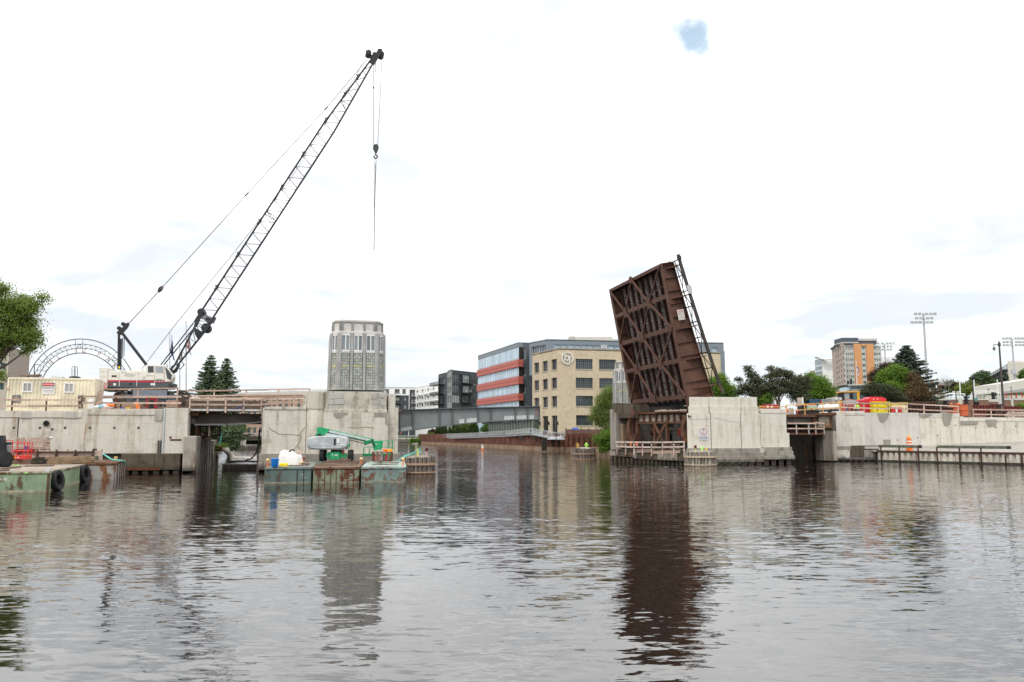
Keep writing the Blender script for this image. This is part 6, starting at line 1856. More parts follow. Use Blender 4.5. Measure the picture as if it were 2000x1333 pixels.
rs('walkway_fascia',BROWN_D,1538,838,1606,846,-3.4,-3.3)
for x in (1556,1580,1593.5,1610):
 rs('walkway_post',WOOD if x > 1590 else GALV,x - .8,826.5,x + .8,848.5,-1.1,-.95)
for y in (827.4,837.5):
 for x0,x1 in ((1538,1566),(1566.2,1592),(1592.2,1611)):
  mb = MB().bar(RS.pt(x0,y - (1.6 if x0 > 1590 and y < 830 else 0),-.9),RS.pt(x1,y + (.4 if x0 > 1590 else 0),-.9),.05,.14); mb.build('walkway_rail',WOOD,root)
for a,b in (((1572,849),(1585,855)),((1590,849.5),(1611,859))):
 mb = MB().bar(RS.pt(*a,-1.6),RS.pt(*b,-2),.09); mb.build('strut',RUSTY,root)
# ================================================================ right abutment wall
RW = Plane(1633,88.6,1.5)
root = T('abutment_wall','long pale patched concrete wall at right below the red and yellow bins','wall',RW.at(10,0,0))
CR1 = concrete('concrete_right_a',(.70,.665,.595),(.40,.34,.26),.5,rust=.25,seed=71)
CR2 = concrete('concrete_right_b',(.68,.64,.56),(.37,.315,.24),.58,rust=.2,seed=83)
CR3 = concrete('concrete_right_c',(.64,.615,.57),(.41,.37,.30),.5,rust=.1,seed=97)
def rw(nm,m,x0,y0,x1,y1,d0,d1,bev=.012):
 mb = MB().pbox(RW,x0,y0,x1,y1,d0,d1); return mb.build(nm,m,root,bevel=bev)
zr0 = RW.sz(1650,803,0)[1]
rw('wall_face',CR1,1633.5,803.5,1689,872,-1,0); rw('wall_face',CR3,1689.4,806.5,1797,884,-1,0); rw('wall_face',CR2,1797.3,808,1875,880,-1,0)
rw('wall_face',CR2,1875.6,816,2100,876,-1,-.05)
rw('coping',CR2,1650,806,1689,811,.003,.05); rw('coping',CR1,1876,816,2100,823,-.047,.0); rw('coping',CR3,1797.5,808.4,1874.5,816,.003,.03)
rw('lower_wall',CONC_G,1627,872.2,1718,899.5,-1,.12); rw('lower_edge',CR2,1628,846,1634,871,-1,.02)
rw('lower_ledge',CR2,1618,880,1660,896,-.8,.2)
rw('dark_patch',CONC_D,1659,879,1688,893,.13,.15); rw('dark_patch',CONC_D,1662,870.5,1715,879,.13,.16); rw('pale_patch',CONC_P,1689,872.5,1716,877,.165,.18)
rw('square_patch',DKP,1725,859,1740,870.5,.001,.012)
for x in range(8): rw('pile',CONC_D,1622 + x * 12,896.5,1628 + x * 12,909,-1,.05,0)
for pts in (((1713,807.5),(1737,807.5),(1733,817),(1727,825),(1721,825),(1716,816)),((1794,809),(1822,809),(1814,815),(1800,817)),((1840,804),(1861,808),(1857,824),(1851,833),(1844,831),(1840,816)),((1876,823),(1911,823),(1909,829),(1876,830)),((1925,820),(1947,820),(1945,832),(1930,833))):
 mb = MB().prism([RW.pt(x,y,.05) for x,y in pts],RW.N * .012); mb.build('repair_patch',DKP,root)
for x,y in ((1753,860),(1792,855),(1831,851),(1866,831),(1906,836),(1945,835),(1984,832)):
 mb = MB().lathe(RW.pt(x,y,.0),[(.06,0),(.06,.03),(.001,.03)],8,ax=RW.N); mb.build('tie_hole',DARK,root)
mb = MB().tube(RW.pt(1633,846,.1),RW.pt(1634.5,874,.1),.03); mb.build('yellow_pipe',AMBER,root)
rw('notice',plain('notice_white',(.7,.74,.78)),1633.5,858,1637.5,866,.02,.04)
# sheet-pile bulkhead with capping, posts and path
SA,SB = P(1711,850,87.6),P(2010,850,76.6); SA.z = SB.z = 0
sd_ = (SB - SA); SL = sd_.length; sd_.normalize(); sn_ = V((sd_.y,-sd_.x,0))
sp_ = lambda s,d,z: SA + sd_ * s + sn_ * d + Z3 * z
zcap = 1.12
mb = MB(); pv = []
for px,yb in ((1700,881),(1718,880),(1760,876),(1805,872),(1875,868.4),(1940,865.5),(2000,863),(2100,859)):
 q = RW.pt(px,yb,.05 if px < 1876 else .0); f = max(0,min(1.25,(px - 1711) / 299)); p = SA + (SB - SA) * f - sn_ * .25
 pv += [V((p.x,p.y,zcap - .12)),q,V((p.x,p.y,-1))]
for k in range(7): a,b = 3 * k,3 * k + 3; mb.add([pv[a],pv[b],pv[b + 1],pv[a + 1],pv[a + 2],pv[b + 2]],[(0,1,2,3),(0,1,5,4)])
struct(mb.build('riverside_path',PATH))
root = T('sheet_pile_bulkhead','pale weathered sheet pile bulkhead with rusty cap along the right bank','bulkhead',SA)
PALEP = rusty('pale_sheet_pile',(.60,.55,.465),(.22,.17,.125),.18,1.1,.25,.85,dark=(.36,.31,.25))
np_ = 31; pw_ = (SL + 4) / np_
for k in range(np_):
 s0 = k * pw_; mb = MB()
 pr = [(0,-.16),(.12,-.16),(.26,.06),(.74,.06),(.88,-.16),(1.0,-.16)]
 vs = [sp_(s0 + pw_ * a,d,z) for z in (-.5,zcap - .1) for a,d in pr] + [sp_(s0 + pw_ * a,d - .1,z) for z in (-.5,zcap - .1) for a,d in pr]
 n = len(pr)
 fs = [(i,i + 1,n + i + 1,n + i) for i in range(n - 1)] + [(2 * n + i,2 * n + i + 1,3 * n + i + 1,3 * n + i) for i in range(n - 1)] + [(n + i,n + i + 1,3 * n + i + 1,3 * n + i) for i in range(n - 1)]
 mb.add(vs,fs); mb.build('sheet_pile',PALEP,root)
mb = MB().obox(sp_(SL / 2 + 2,-.02,zcap - .02),sd_ * (SL / 2 + 2),sn_ * .16,Z3 * .08); mb.build('cap_channel',BROWN_D,root)
mb = MB().obox(sp_(SL / 2 + 2,.06,.08),sd_ * (SL / 2 + 2),sn_ * .02,Z3 * .12); mb.build('tide_band',plain('dark_tide',(.055,.05,.04),.9,.3),root)
def s_of(px): 
 r = ray(px,880); o = SA - V((0,0,HCAM)); k = o.dot(sn_) / r.dot(sn_); return (r * k + V((0,0,HCAM)) - SA).dot(sd_)
for px in (1722,1757.5,1794.5,1831,1875,1917,1964,1996):
 s0 = s_of(px); mb = MB().obox(sp_(s0,.15,.85 if px < 1940 else .5),sd_ * .055,sn_ * .06,Z3 * (.75 if px < 1940 else .4)); mb.build('fender_post',BROWN_D,root)
r_ = T('guard_beam','low dark timber guard beam on posts along the riverside path','guard rail',sp_(s_of(1720),0,1.2))
for x0,x1 in ((1716,1795),(1831,1968)):
 a_,b_ = s_of(x0),s_of(x1)
 mb = MB().obox(sp_((a_ + b_) / 2,.02,1.62),sd_ * ((b_ - a_) / 2),sn_ * .05,Z3 * .14); mb.build('beam',plain('guard_olive',(.13,.14,.10),.8,.3),r_)
 mb = MB().obox(sp_(b_ + .15,.05,1.62),sd_ * .15,sn_ * .1,Z3 * .15); mb.build('end_shoe',BLACK,r_)
c = sp_(s_of(1767),-1.1,zcap - .12)
r_ = T('traffic_drum','orange and white traffic drum with an amber lamp by the right wall','traffic drum',c)
for k,(z0_,z1_,m_) in enumerate(((0,.28,ORANGE),(.281,.40,WHITE),(.401,.58,ORANGE),(.581,.70,WHITE),(.701,.95,ORANGE))):
 z0_ += .5; z1_ += .5
 mb = MB(); r0,r1 = .30 - .06 * (z0_ - .5),.30 - .06 * (z1_ - .5); mb.lathe(c,[(r0,z0_),(r1,z1_),(.001,z1_ + (.03 if k == 4 else 0))],18); mb.build('band',m_,r_)
mb = MB().lathe(c,[(.32,0),(.31,.5)],18); mb.build('base',ORANGE,r_)
mb = MB().lathe(c + Z3 * 1.62,[(.001,-.15),(.13,-.08),(.13,.1),(.001,.16)],12,ax=None); mb.tube(c + Z3 * 1.45,c + Z3 * 1.55,.05); mb.build('lamp',plain('amber_lamp',(.9,.45,.04)),r_)
# ground of the work site on top of the abutment
ground('work_yard',[(P(1605,850,92).x,89.4),(P(1640,850,89.6).x,89.6),(P(1874,850,90).x,90.2),(P(1874,850,90).x,135),(34,135),(34,96)],RW.sz(1700,807.5,-1)[1] - .02,ASPH)
ground('lower_yard',[(P(1874,850,90).x + .01,90.2),(110,91.5),(110,135),(P(1874,850,90).x + .01,135)],RW.sz(1950,816.5,-1)[1],ASPH)
yard_z = RW.sz(1700,807.5,-1)[1] - .02
railing('timber_railing','timber railing on the right wall before the red bins',[RW.pt(1640,803,-.2),RW.pt(1735,806.5,-.2)],.98,(.42,.92),step=2.9)
railing('timber_railing','long timber railing sloping down to the right on the right wall',[RW.pt(1735,806.5,-.2),RW.pt(1805,810,-.2),RW.pt(1872,813,-.2)],1.12,(.5,1.06),step=2.0)
railing('timber_railing','last timber railing at the right end of the right wall',[RW.pt(1902,818,-.2),RW.pt(2040,819.5,-.2)],1.05,(.45,.98),step=1.85)
railing('site_railing','amber steel railing curving from the white pier to the right span',[RS.pt(1484,799,-2.2),RS.pt(1535,799,-2.2)],.32,(.22,),post_w=.08,rail_h=.08,mat=AMBER,group='amber site railings',step=2.2)
railing('site_railing','amber steel railing across the right span in front of the white tank',[RS.pt(1537,812,-1.2),RS.pt(1643,806,-.9)],1.12,(.5,1.05),post_w=.08,rail_h=.08,mat=AMBER,group='amber site railings',step=2.2)
# ================================================================ far bank: sheet piling, promenade, railing
RUSTP = rusty('red_sheet_pile',(.145,.058,.042),(.21,.10,.05),.35,.6,.2,.8)
TIDE = rusty('tide_pile',(.33,.235,.16),(.20,.12,.07),.4,.8,.4,.85)
root = T('sheet_pile_wall','long red brown corrugated sheet pile wall along the far bank','sheet pile wall',(0,168,0))
poly = [V((x,y,0)) for x,y in SHEET[:7]]
tot = []
for i in range(len(poly) - 1):
 a,b = poly[i],poly[i + 1]; L_ = (b - a).length; n = max(1,round(L_ / .95)); t_ = (b - a) / n
 for k in range(n): tot.append((a + t_ * k,t_,V((t_.y,-t_.x,0)).normalized()))
def corr(mb,z0,z1,dd=0.0):
 for p,t_,n_ in tot:
  if n_.y > 0: n_ = -n_
  pr = [(0,0),(.2,0),(.3,.28),(.7,.28),(.8,0),(1,0)]
  vs = [p + t_ * a + n_ * (d + dd) + Z3 * z for z in (z0,z1) for a,d in pr]; m_ = 6
  mb.add(vs,[(i,i + 1,m_ + i + 1,m_ + i) for i in range(5)])
mb = MB(); corr(mb,.75,3.05); stuff(mb.build('piling',RUSTP,root))
mb = MB(); corr(mb,-.3,.749,.01); stuff(mb.build('tide_zone',TIDE,root))
PROM = plain('promenade_white',(.50,.53,.53),.5,.1)
root = T('promenade','pale steel riverside promenade with white railings on top of the far sheet piling','promenade',(0,168,3))
def pxl(px,py,Y): return P(px,py,Y)
path_ = [(772,851.5,270,4.6),(820,851,261,7.5),(870,848.5,229,8.5),(930,846,196,8.5),(985,842.5,172.5,10),(1036,836.8,151,12),(1062,841.5,141,12.5),(1086,845.5,136,12.5),(1103.5,843,139,11)]
for i in range(len(path_) - 1):
 x0,y0,Y0,h0 = path_[i]; x1,y1,Y1,h1 = path_[i + 1]
 a,b = P(x0,y0 + h0 * .9,Y0),P(x1,y1 + h1 * .9,Y1); a2,b2 = P(x0,y0,Y0),P(x1,y1,Y1)
 n_ = V(((b - a).y,-(b - a).x,0)).normalized()
 if n_.y > 0: n_ = -n_
 mb = MB().hexa([a - n_ * .1 - Z3 * .2,b - n_ * .1 - Z3 * .2,b - n_ * 1.6 - Z3 * .2,a - n_ * 1.6 - Z3 * .2,a - n_ * .1,b - n_ * .1,b - n_ * 1.6,a - n_ * 1.6]); mb.build('deck',PROM,root)
 mb = MB().bar(a2,b2,.10); mb.bar(a + Z3 * .2,b + Z3 * .2,.08); mb.build('hand_rail',PROM,root)
 mb = MB(); n = max(2,round((b - a).length / 1.6))
 for k in range(n + 1): mb.bar(a.lerp(b,k / n),a2.lerp(b2,k / n),.09)
 nb = max(4,round((b - a).length / .32))
 for k in range(nb + 1): mb.bar(a.lerp(b,k / nb) + Z3 * .2,a2.lerp(b2,k / nb),.035)
 stuff(mb.build('railing_bars',PROM,root))
for px,py in ((1018,856),(1043,856),(1090,858)):
 mb = MB().bar(P(px - 6,851,141),P(px + 6,861,144),.18); mb.build('knee_brace',GIRDER_D,root)
mb = MB().bar(P(1063,858,139),P(1063,881,139),.9,.4); mb.build('timber_fender',DARK,root)
root = T('river_wall','pale concrete river wall at the far end of the channel','wall',P(800,860,262))
mb = MB(); a,b = P(765,855.5,262),P(822.5,855.5,262); mb.box(a.x,262,-.5,b.x,264,a.z); mb.build('wall_face',CONC_W,root)
mb = MB().box(a.x,260.5,-.5,P(800,860,261).x,261.9,P(800,863.5,261).z); mb.build('low_dock',CONC_K,root)
mb = MB().box(a.x - 30,261.5,2.2,a.x + .2,264,P(765,854,262).z); mb.build('wall_return',CONC_W,root)
root = T('site_screen','brown mesh fence on the far sheet piling below the tan brick building','fence',P(1140,850,141))
SCRN = plain('brown_mesh',(.17,.10,.085),.9,.2)
for k in range(6):
 x0,x1 = 1105 + k * 15,1119.6 + k * 15
 a,b = P(x0,851,142),P(x1,839,142)
 mb = MB().box(a.x,141.9,a.z,b.x,142.0,b.z); mb.build('mesh_panel',SCRN,root)
 mb = MB().box(a.x - .08,141.7,a.z - .5,a.x + .08,141.88,b.z + .3); mb.build('post',SCRN,root)
mb = MB(); c = P(1123,840,146); mb.lathe(c - Z3 * .6,[(1.0,0),(.95,.5),(.5,.95),(.001,1.0)],12); mb.v = [(c.x + (x - c.x) * 1.0,y,z) for x,y,z in mb.v]
tag(mb.build('blue_tarp',plain('tarp_blue',(.02,.10,.50),.5),smooth=True),'bright blue tarpaulin bundle behind the brown mesh fence','tarp')
# ================================================================ buildings
def window_mesh(w_,h_,cols,rows,fw,fm,gm,depth=.14,bar=.05):
 fr = MB()
 fr.box(0,-.02,0,w_,depth,fw); fr.box(0,-.02,h_ - fw,w_,depth,h_); fr.box(0,-.02,fw,fw,depth,h_ - fw); fr.box(w_ - fw,-.02,fw,w_,depth,h_ - fw)
 for c_ in range(1,cols): x = w_ * c_ / cols; b_ = bar * (2 if cols % 2 == 0 and c_ == cols // 2 and cols > 4 else 1); fr.box(x - b_ / 2,0,fw,x + b_ / 2,depth - .05,h_ - fw)
 for r_ in range(1,rows): z = h_ * r_ / rows; fr.box(fw,.005,z - bar / 2,w_ - fw,depth - .05,z + bar / 2)
 f = fr.build('window_frame',fm); me = f.data; bpy.data.objects.remove(f)
 g = MB(); g.box(fw,depth - .045,fw,w_ - fw,depth,h_ - fw); go = g.build('pane',gm); gme = go.data; bpy.data.objects.remove(go)
 return me,gme
class Face:
 """a facade: lower left corner, direction to the right as seen from outside"""
 def __init__(s,a,b):
  a,b = V((a.x,a.y,0)),V((b.x,b.y,0)); s.a = a; s.L = (b - a).length; s.t = (b - a).normalized(); s.n = V((s.t.y,-s.t.x,0))
  s.rz = math.atan2(s.t.y,s.t.x)
 def at(s,u,d,z): return s.a + s.t * u + s.n * d + Z3 * z
 def M(s,u,d,z): return Matrix.Translation(s.at(u,d,z)) @ Matrix.Rotation(s.rz,4,'Z')
 def box(s,mb,u0,u1,d0,d1,z0,z1,mi=0): return mb.hexa([s.at(u,d,z) for z in (z0,z1) for u,d in ((u0,d1),(u1,d1),(u1,d0),(u0,d0))],mi)
 def uz(s,px,py,d=0.0):
  r = ray(px,py); o = s.a + s.n * d - V((0,0,HCAM)); k = o.dot(s.n) / r.dot(s.n); q = r * k + V((0,0,HCAM)); return (q - s.a).dot(s.t),q.z
def put_window(root,face,wm_,u,z,d=.0,name='window'):
 f = inst(wm_[0],name,root,face.M(u,d,z)); inst(wm_[1],'pane',f,Matrix.Identity(4),world=False); return f
def wall_with_holes(face,root,z0,z1,holes,m,th=.35,name='wall',u0=0.0,u1=None):
 """a solid wall cut into rectangles round its window openings (u0,u1,z0,z1), with reveals"""
 u1 = face.L if u1 is None else u1
 us = sorted({u0,u1} | {x for h_ in holes for x in h_[:2]}); zs = sorted({z0,z1} | {x for h_ in holes for x in h_[2:]})
 mb = MB()
 for i in range(len(us) - 1):
  for j in range(len(zs) - 1):
   cu,cz = (us[i] + us[i + 1]) / 2,(zs[j] + zs[j + 1]) / 2
   if any(h_[0] < cu < h_[1] and h_[2] < cz < h_[3] for h_ in holes): continue
   q = [face.at(us[i],0,zs[j]),face.at(us[i + 1],0,zs[j]),face.at(us[i + 1],0,zs[j + 1]),face.at(us[i],0,zs[j + 1])]
   mb.add(q,[(0,1,2,3)])
 for h_ in holes:
  a_,b_,c_,e_ = h_
  for q in (((a_,c_),(b_,c_)),((b_,c_),(b_,e_)),((b_,e_),(a_,e_)),((a_,e_),(a_,c_))):
   p0,p1 = q; mb.add([face.at(p0[0],0,p0[1]),face.at(p1[0],0,p1[1]),face.at(p1[0],-th,p1[1]),face.at(p0[0],-th,p0[1])],[(0,1,2,3)])
 return mb.build(name,m,root)
def fill(face,root,holes,m,d,nm='backing'):
 pass
# ---- tan brick building with the round emblem
TAN = brick('tan_brick',(.53,.425,.285),(.62,.52,.375),(.50,.42,.31),1.0,.35)
WFR = plain('window_black',(.05,.052,.055),.5,.1)
WGL = glass('factory_glass',(.075,.095,.10),.07,.55,.8)
BA_,BB_,BC_ = P(1093,850,152),P(1412,850,160),P(1040,850,163.5)
F1 = Face(BA_,BB_); F2 = Face(BC_,BA_)
root = T('brick_building','four storey tan brick building with black factory windows and a round white emblem','building',(BA_.x,BA_.y,2.3))
def zpx(face,px,py): return face.uz(px,py)[1]
zt1 = zpx(F1,1110,681.3)
holes = []; wins = []
rows1 = ((701.5,721),(737.5,758),(773.5,793.5),(811.5,831.5))
wm1 = None
u_a,u_b = F1.uz(1124.3,710)[0],F1.uz(1157.5,710)[0]
ww = u_b - u_a; pit = F1.uz(1170,710)[0] - u_a
hts = [(zpx(F1,1124.3,b),zpx(F1,1124.3,a)) for a,b in rows1]
hh = sum(b - a for a,b in hts) / 4
wm1 = window_mesh(ww,hh,8,4,.09,WFR,WGL)
cols1 = [u_a + pit * k for k in range(5)] + [F1.uz(1397,710)[0] - .0 - ww * .7]
cols1 = [u for u in cols1 if u + ww < F1.L - .2]
for z0_,_ in hts:
 for u in cols1: holes.append((u,u + ww,z0_,z0_ + hh))
wall_with_holes(F1,root,2.3,zt1,holes,TAN)
for h_ in holes:
 put_window(root,F1,wm1,h_[0],h_[2],-.30)
 mb = MB(); F1.box(mb,h_[0] - .06,h_[1] + .06,.001,.09,h_[2] - .16,h_[2] - .01); mb.build('window_sill',plain('stone_sill',(.48,.43,.34),.8),root)
# left face: three columns of narrow windows and three tall doors
zt2 = zt1
holes = []
cw_ = [(1043,1052),(1059.5,1069.8),(1077,1087.5)]
rows2 = [((709,729.5),(705.5,725.5),(701.5,721.5)),((744,764),(741,761),(737.5,758)),((778,797),(776.5,796),(774,794))]
us2 = [(F2.uz(a,750)[0],F2.uz(b,750)[0]) for a,b in cw_]
w2 = us2[1][1] - us2[1][0]
zz2 = [F2.uz(1065,r[1][1])[1] for r in rows2]; h2 = F2.uz(1065,705.5)[1] - F2.uz(1065,725.5)[1]
wm2 = window_mesh(w2,h2,4,5,.09,WFR,glass('factory_glass_side',(.19,.18,.20),.1,.3,.8))
for z_ in zz2:
 for a,b in us2: holes.append((a,a + w2,z_,z_ + h2))
dz0,dz1 = 2.35,F2.uz(1065,813)[1]
doors = [(a,a + w2 + .1,dz0,dz1) for a,b in us2]
wall_with_holes(F2,root,2.3,zt2,holes + doors,TAN)
for h_ in holes:
 put_window(root,F2,wm2,h_[0],h_[2],-.30)
 mb = MB(); F2.box(mb,h_[0] - .06,h_[1] + .06,.001,.09,h_[2] - .16,h_[2] - .01); mb.build('window_sill',plain('stone_sill',(.48,.43,.34),.8),root)
wmd = window_mesh(w2 + .1,dz1 - dz0,2,3,.14,WFR,glass('door_glass',(.02,.022,.024),.08,.3,.6))
for d_ in doors: put_window(root,F2,wmd,d_[0],d_[2],-.3,'door')
for px in (1040.5,1055.5,1073,1090):
 u,z = F2.uz(px,827); mb = MB(); F2.box(mb,u - .12,u + .12,.01,.25,z - .3,z + .3); mb.build('wall_lamp',BLACK,root)
mb = MB()
for f_ in (F1,F2): f_.box(mb,0,f_.L,-.5,.06,zt1 + .002,zt1 + .16)
mb.build('parapet_coping',plain('coping_tan',(.40,.35,.27),.8),root)
mb = MB(); back = [F1.at(F1.L,0,0),F1.at(F1.L,-22,0),F2.at(0,-.4,0) + F1.n * -14]
mb.prism([V((q.x,q.y,zt1 - .3)) for q in (F2.at(0,0,0),F1.at(0,0,0),F1.at(F1.L,0,0),F1.at(F1.L,-22,0),F2.at(0,0,0) + V((4,14,0)))],(0,0,.2)); mb.build('roof',GIRDER_D,root)
mb = MB(); F1.box(mb,F1.L,F1.L + .8,-8,.15,2.3,zt1 + .3); mb.build('corner_panel',plain('slate_panel',(.20,.24,.27),.5),root)
# round emblem "br"
cu,cz = F1.uz(1107.5,700)
EM = plain('emblem_white',(.85,.86,.86),.5,.03)
R = 11.3 / FPX * 153
mb = MB()
def arc(mb,cu,cz,R,a0,a1,w_=.14,n=30,d=.22):
 pts = [F1.at(cu + R * cos(radians(a0 + (a1 - a0) * k / n)),d,cz + R * sin(radians(a0 + (a1 - a0) * k / n))) for k in range(n + 1)]
 for k in range(n): mb.bar(pts[k],pts[k + 1],w_,w_ * 1.1,up=F1.n)
def seg(mb,a,b,w_=.14,d=.22): mb.bar(F1.at(cu + a[0],d,cz + a[1]),F1.at(cu + b[0],d,cz + b[1]),w_,w_ * 1.1,up=F1.n)
arc(mb,cu,cz,R,-42,106); arc(mb,cu,cz,R,122,296)
r0 = R * .36
seg(mb,(-R * .45,R * .82),(-R * .45,-R * .38)); arc(mb,cu - R * .10,cz - R * .04,r0,0,360)
seg(mb,(R * .42,R * .28),(R * .42,-R * .90)); arc(mb,cu + R * .72,cz - R * .0,r0 * .85,90,175,n=10)
mb.build('emblem',EM,root)
# ---- slate penthouse and red striped office block
SLATE = plain('slate_cladding',(.205,.235,.265),.5,.06)
SLATE_D = plain('slate_cladding_dark',(.105,.12,.135),.5,.08)
REDC = plain('red_cladding',(.49,.13,.10),.55,.06)
CURT = glass('curtain_glass',(.50,.65,.76),.12,.18,.5)
OFG = glass('office_dark_glass',(.06,.09,.115),.05,.4,.9)
MULL = plain('pale_mullion',(.55,.58,.60),.4,.05)
Ra,Rb = P(933,850,209),P(1013,850,178.5)
Rc = P(1040.5,850,180)
FR = Face(Ra,Rb); FS = Face(Rb,Rc)
root = T('office_building','office block with long glass bands, red stripes and slate grey cladding','building',(Rb.x,Rb.y,2.3))
zof = lambda px,py: FR.uz(px,py)[1]
ztop = zof(1011,669.5)
lv = [zof(1010,y) for y in (679,703.5,717.5,736.5,751,769.5,783)]
mb = MB(); FR.box(mb,-.2,FR.L,-1,.0,lv[0],ztop); mb.build('parapet_panel',SLATE,root)
for i,(zb_,zt_) in enumerate(((lv[1],lv[0]),(lv[3],lv[2]),(lv[5],lv[4]),(2.3,lv[6]))):
 mb = MB(); FR.box(mb,0,FR.L,-1,-.15,zb_,zt_); mb.build('glass_backing',DARK,root)
 n = 24
 for k in range(n):
  u0,u1 = FR.L * k / n,FR.L * (k + 1) / n
  mb = MB(); FR.box(mb,u0 + .03,u1 - .03,-.14,-.06 + random.uniform(-.01,.01),zb_ + .05,zt_ - .05); mb.build('glass_pane',CURT,root)
 mb = MB()
 for k in range(n + 1): FR.box(mb,FR.L * k / n - .035,FR.L * k / n + .035,-.05,.02,zb_,zt_)
 FR.box(mb,0,FR.L,-.05,.03,zb_ + (zt_ - zb_) * .12,zb_ + (zt_ - zb_) * .12 + .05)
 mb.build('mullion',MULL,root)
for zb_,zt_ in ((lv[2],lv[1]),(lv[4],lv[3]),(lv[6],lv[5])):
 zm_ = (zb_ + zt_) / 2
 for a_,b_ in ((zb_,zm_ - .03),(zm_ + .03,zt_)):
  mb = MB(); FR.box(mb,-.1,FR.L + .55,-.9,.30,a_,b_); mb.build('red_panel',REDC,root)
holes = []
u0,u1 = FS.uz(1015.5,720)[0],FS.uz(1027,720)[0]
for ya,yb in ((679,702),(719,735),(752,768),(786,800)):
 holes.append((u0,u1,FS.uz(1020,yb)[1],FS.uz(1020,ya)[1]))
wall_with_holes(FS,root,2.3,ztop,holes,SLATE_D)
for i,h_ in enumerate(holes):
 put_window(root,FS,window_mesh(h_[1] - h_[0],h_[3] - h_[2],1 if i != 1 else 2,1,.12,MULL,OFG),h_[0],h_[2],-.25)
mb = MB().prism([V((q.x,q.y,ztop - .2)) for q in (Ra,Rb,Rc,Rc + V((4,20,0)),Ra + V((10,12,0)))],(0,0,.15)); mb.build('roof',GIRDER_D,root)
# penthouse behind the brick parapet
PA,PB,PC = P(1034.5,850,167),P(1070,850,161),P(1418.5,850,167)
FP1,FP2 = Face(PA,PB),Face(PB,PC)
root = T('penthouse','slate grey glazed penthouse storey on top of the tan brick building','building',(PB.x,PB.y,zt1))
zp = FP2.uz(1080,663)[1]; zpw1 = FP2.uz(1100,673.5)[1]
for f_,ws in ((FP1,((1038,1066,6),)),(FP2,tuple((x,x + 11,2) for x in (1083,1096,1110,1123,1136,1147,1160,1175,1188,1200,1390)))):
 hs = []
 for x0,x1,n in ws: hs.append((f_.uz(x0,680)[0],f_.uz(x1,680)[0],zt1 + .1 if f_ is FP2 else f_.uz(1050,690)[1],zpw1 if f_ is FP2 else f_.uz(1050,676)[1]))
 wall_with_holes(f_,root,zt1 - 4,zp,hs,SLATE)
 for (x0,x1,n),h_ in zip(ws,hs): put_window(root,f_,window_mesh(h_[1] - h_[0],h_[3] - h_[2],n,1,.08,MULL,OFG if f_ is FP1 else CURT),h_[0],h_[2],-.25)
mb = MB().prism([V((q.x,q.y,zp - .3)) for q in (PA,PB,PC,PC + V((-2,14,0)),PA + V((2,16,0)))],(0,0,.2)); mb.build('roof',GIRDER_D,root)
for (x0,x1,y0,m) in ((1112,1122,657.5,plain('plant_beige',(.50,.46,.40),.7)),(1122.5,1196,658,plain('plant_cream',(.62,.575,.51),.7))):
 a,b = P(x0,y0,172),P(x1,664.5,172)
 n = max(1,round((x1 - x0) / 9))
 for k in range(n):
  mb = MB().box(a.x + (b.x - a.x) * k / n,172,b.z - .4,a.x + (b.x - a.x) * (k + .985) / n,176,a.z); mb.build('plant_screen',m,root)
a,b = P(1196,662,172),P(1209,667,172)
mb = MB().box(a.x,172,b.z,b.x,175,a.z); mb.build('roof_unit',plain('unit_grey',(.6,.6,.6)),root)
for x in (1176,1179.5,1184):
 mb = MB(); q = P(x,681,157); mb.tube(q,q + Z3 * .7,.16); mb.build('roof_vent',GALV,root)
mb = MB(); q0_,q1_ = P(1174,679.5,157),P(1187,681.5,157); mb.box(q0_.x,157,q1_.z,q1_.x,157.6,q0_.z); mb.build('vent_base',GALV,root)
# ---- dark apartment building and white apartment wing
DKC = plain('charcoal_cladding',(.060,.066,.074),.6,.08)
GRY = plain('olive_grey_cladding',(.26,.275,.265),.6,.06)
WHC = plain('white_cladding',(.80,.79,.775),.6,.03)
APG = glass('apartment_glass',(.10,.12,.13),.07,.5,.8)
APL = glass('blind_window',(.42,.47,.43),.2,.15,.5)
Da,Db,Dc,Dd = P(855,850,252),P(872.5,850,243),P(882,850,236),P(934,850,247)
root = T('dark_apartments','charcoal grey apartment building with small black balconies beside the red striped block','building',(Dc.x,Dc.y,2.3))
FD1,FD2,FD3 = Face(Da,Db),Face(Db,Dc),Face(Dc,Dd)
zD = FD3.uz(885,723)[1]; zD1 = FD1.uz(862,732)[1]
def grid(face,root,cols_px,rows_py,ref,m,frame_m,gm,z0,z1,cols=2,rows=1,blind=None,u_end=None):
 hs = []
 for x0,x1 in cols_px:
  for y0,y1 in rows_py:
   hs.append((face.uz(x0,y0)[0],face.uz(x1,y0)[0],face.uz(ref,y1)[1],face.uz(ref,y0)[1]))
 wall_with_holes(face,root,z0,z1,hs,m)
 cache = {}
 for i,h_ in enumerate(hs):
  g_ = blind if blind and random.random() < .35 else gm
  key = (round(h_[1] - h_[0],1),round(h_[3] - h_[2],1),g_.name)
  if key not in cache: cache[key] = window_mesh(h_[1] - h_[0],h_[3] - h_[2],cols,rows,.07,frame_m,g_)
  put_window(root,face,cache[key],h_[0],h_[2],-.22)
 return hs
grid(FD1,root,((857,862),(864.5,869)),((739,751),(758.5,770.5),(777,789)),862,DKC,WFR,APG,2.3,zD1,blind=APL)
grid(FD2,root,((874,876.5),(878.5,880.5)),((737,748),(756,768),(774,786)),878,GRY,WFR,APL,2.3,zD + .3,cols=1)
grid(FD3,root,((884,899),(900,902.5),(905,918)),((731.5,747.5),(753,768),(772,788)),900,DKC,WFR,APG,2.3,zD,cols=3,blind=APL)
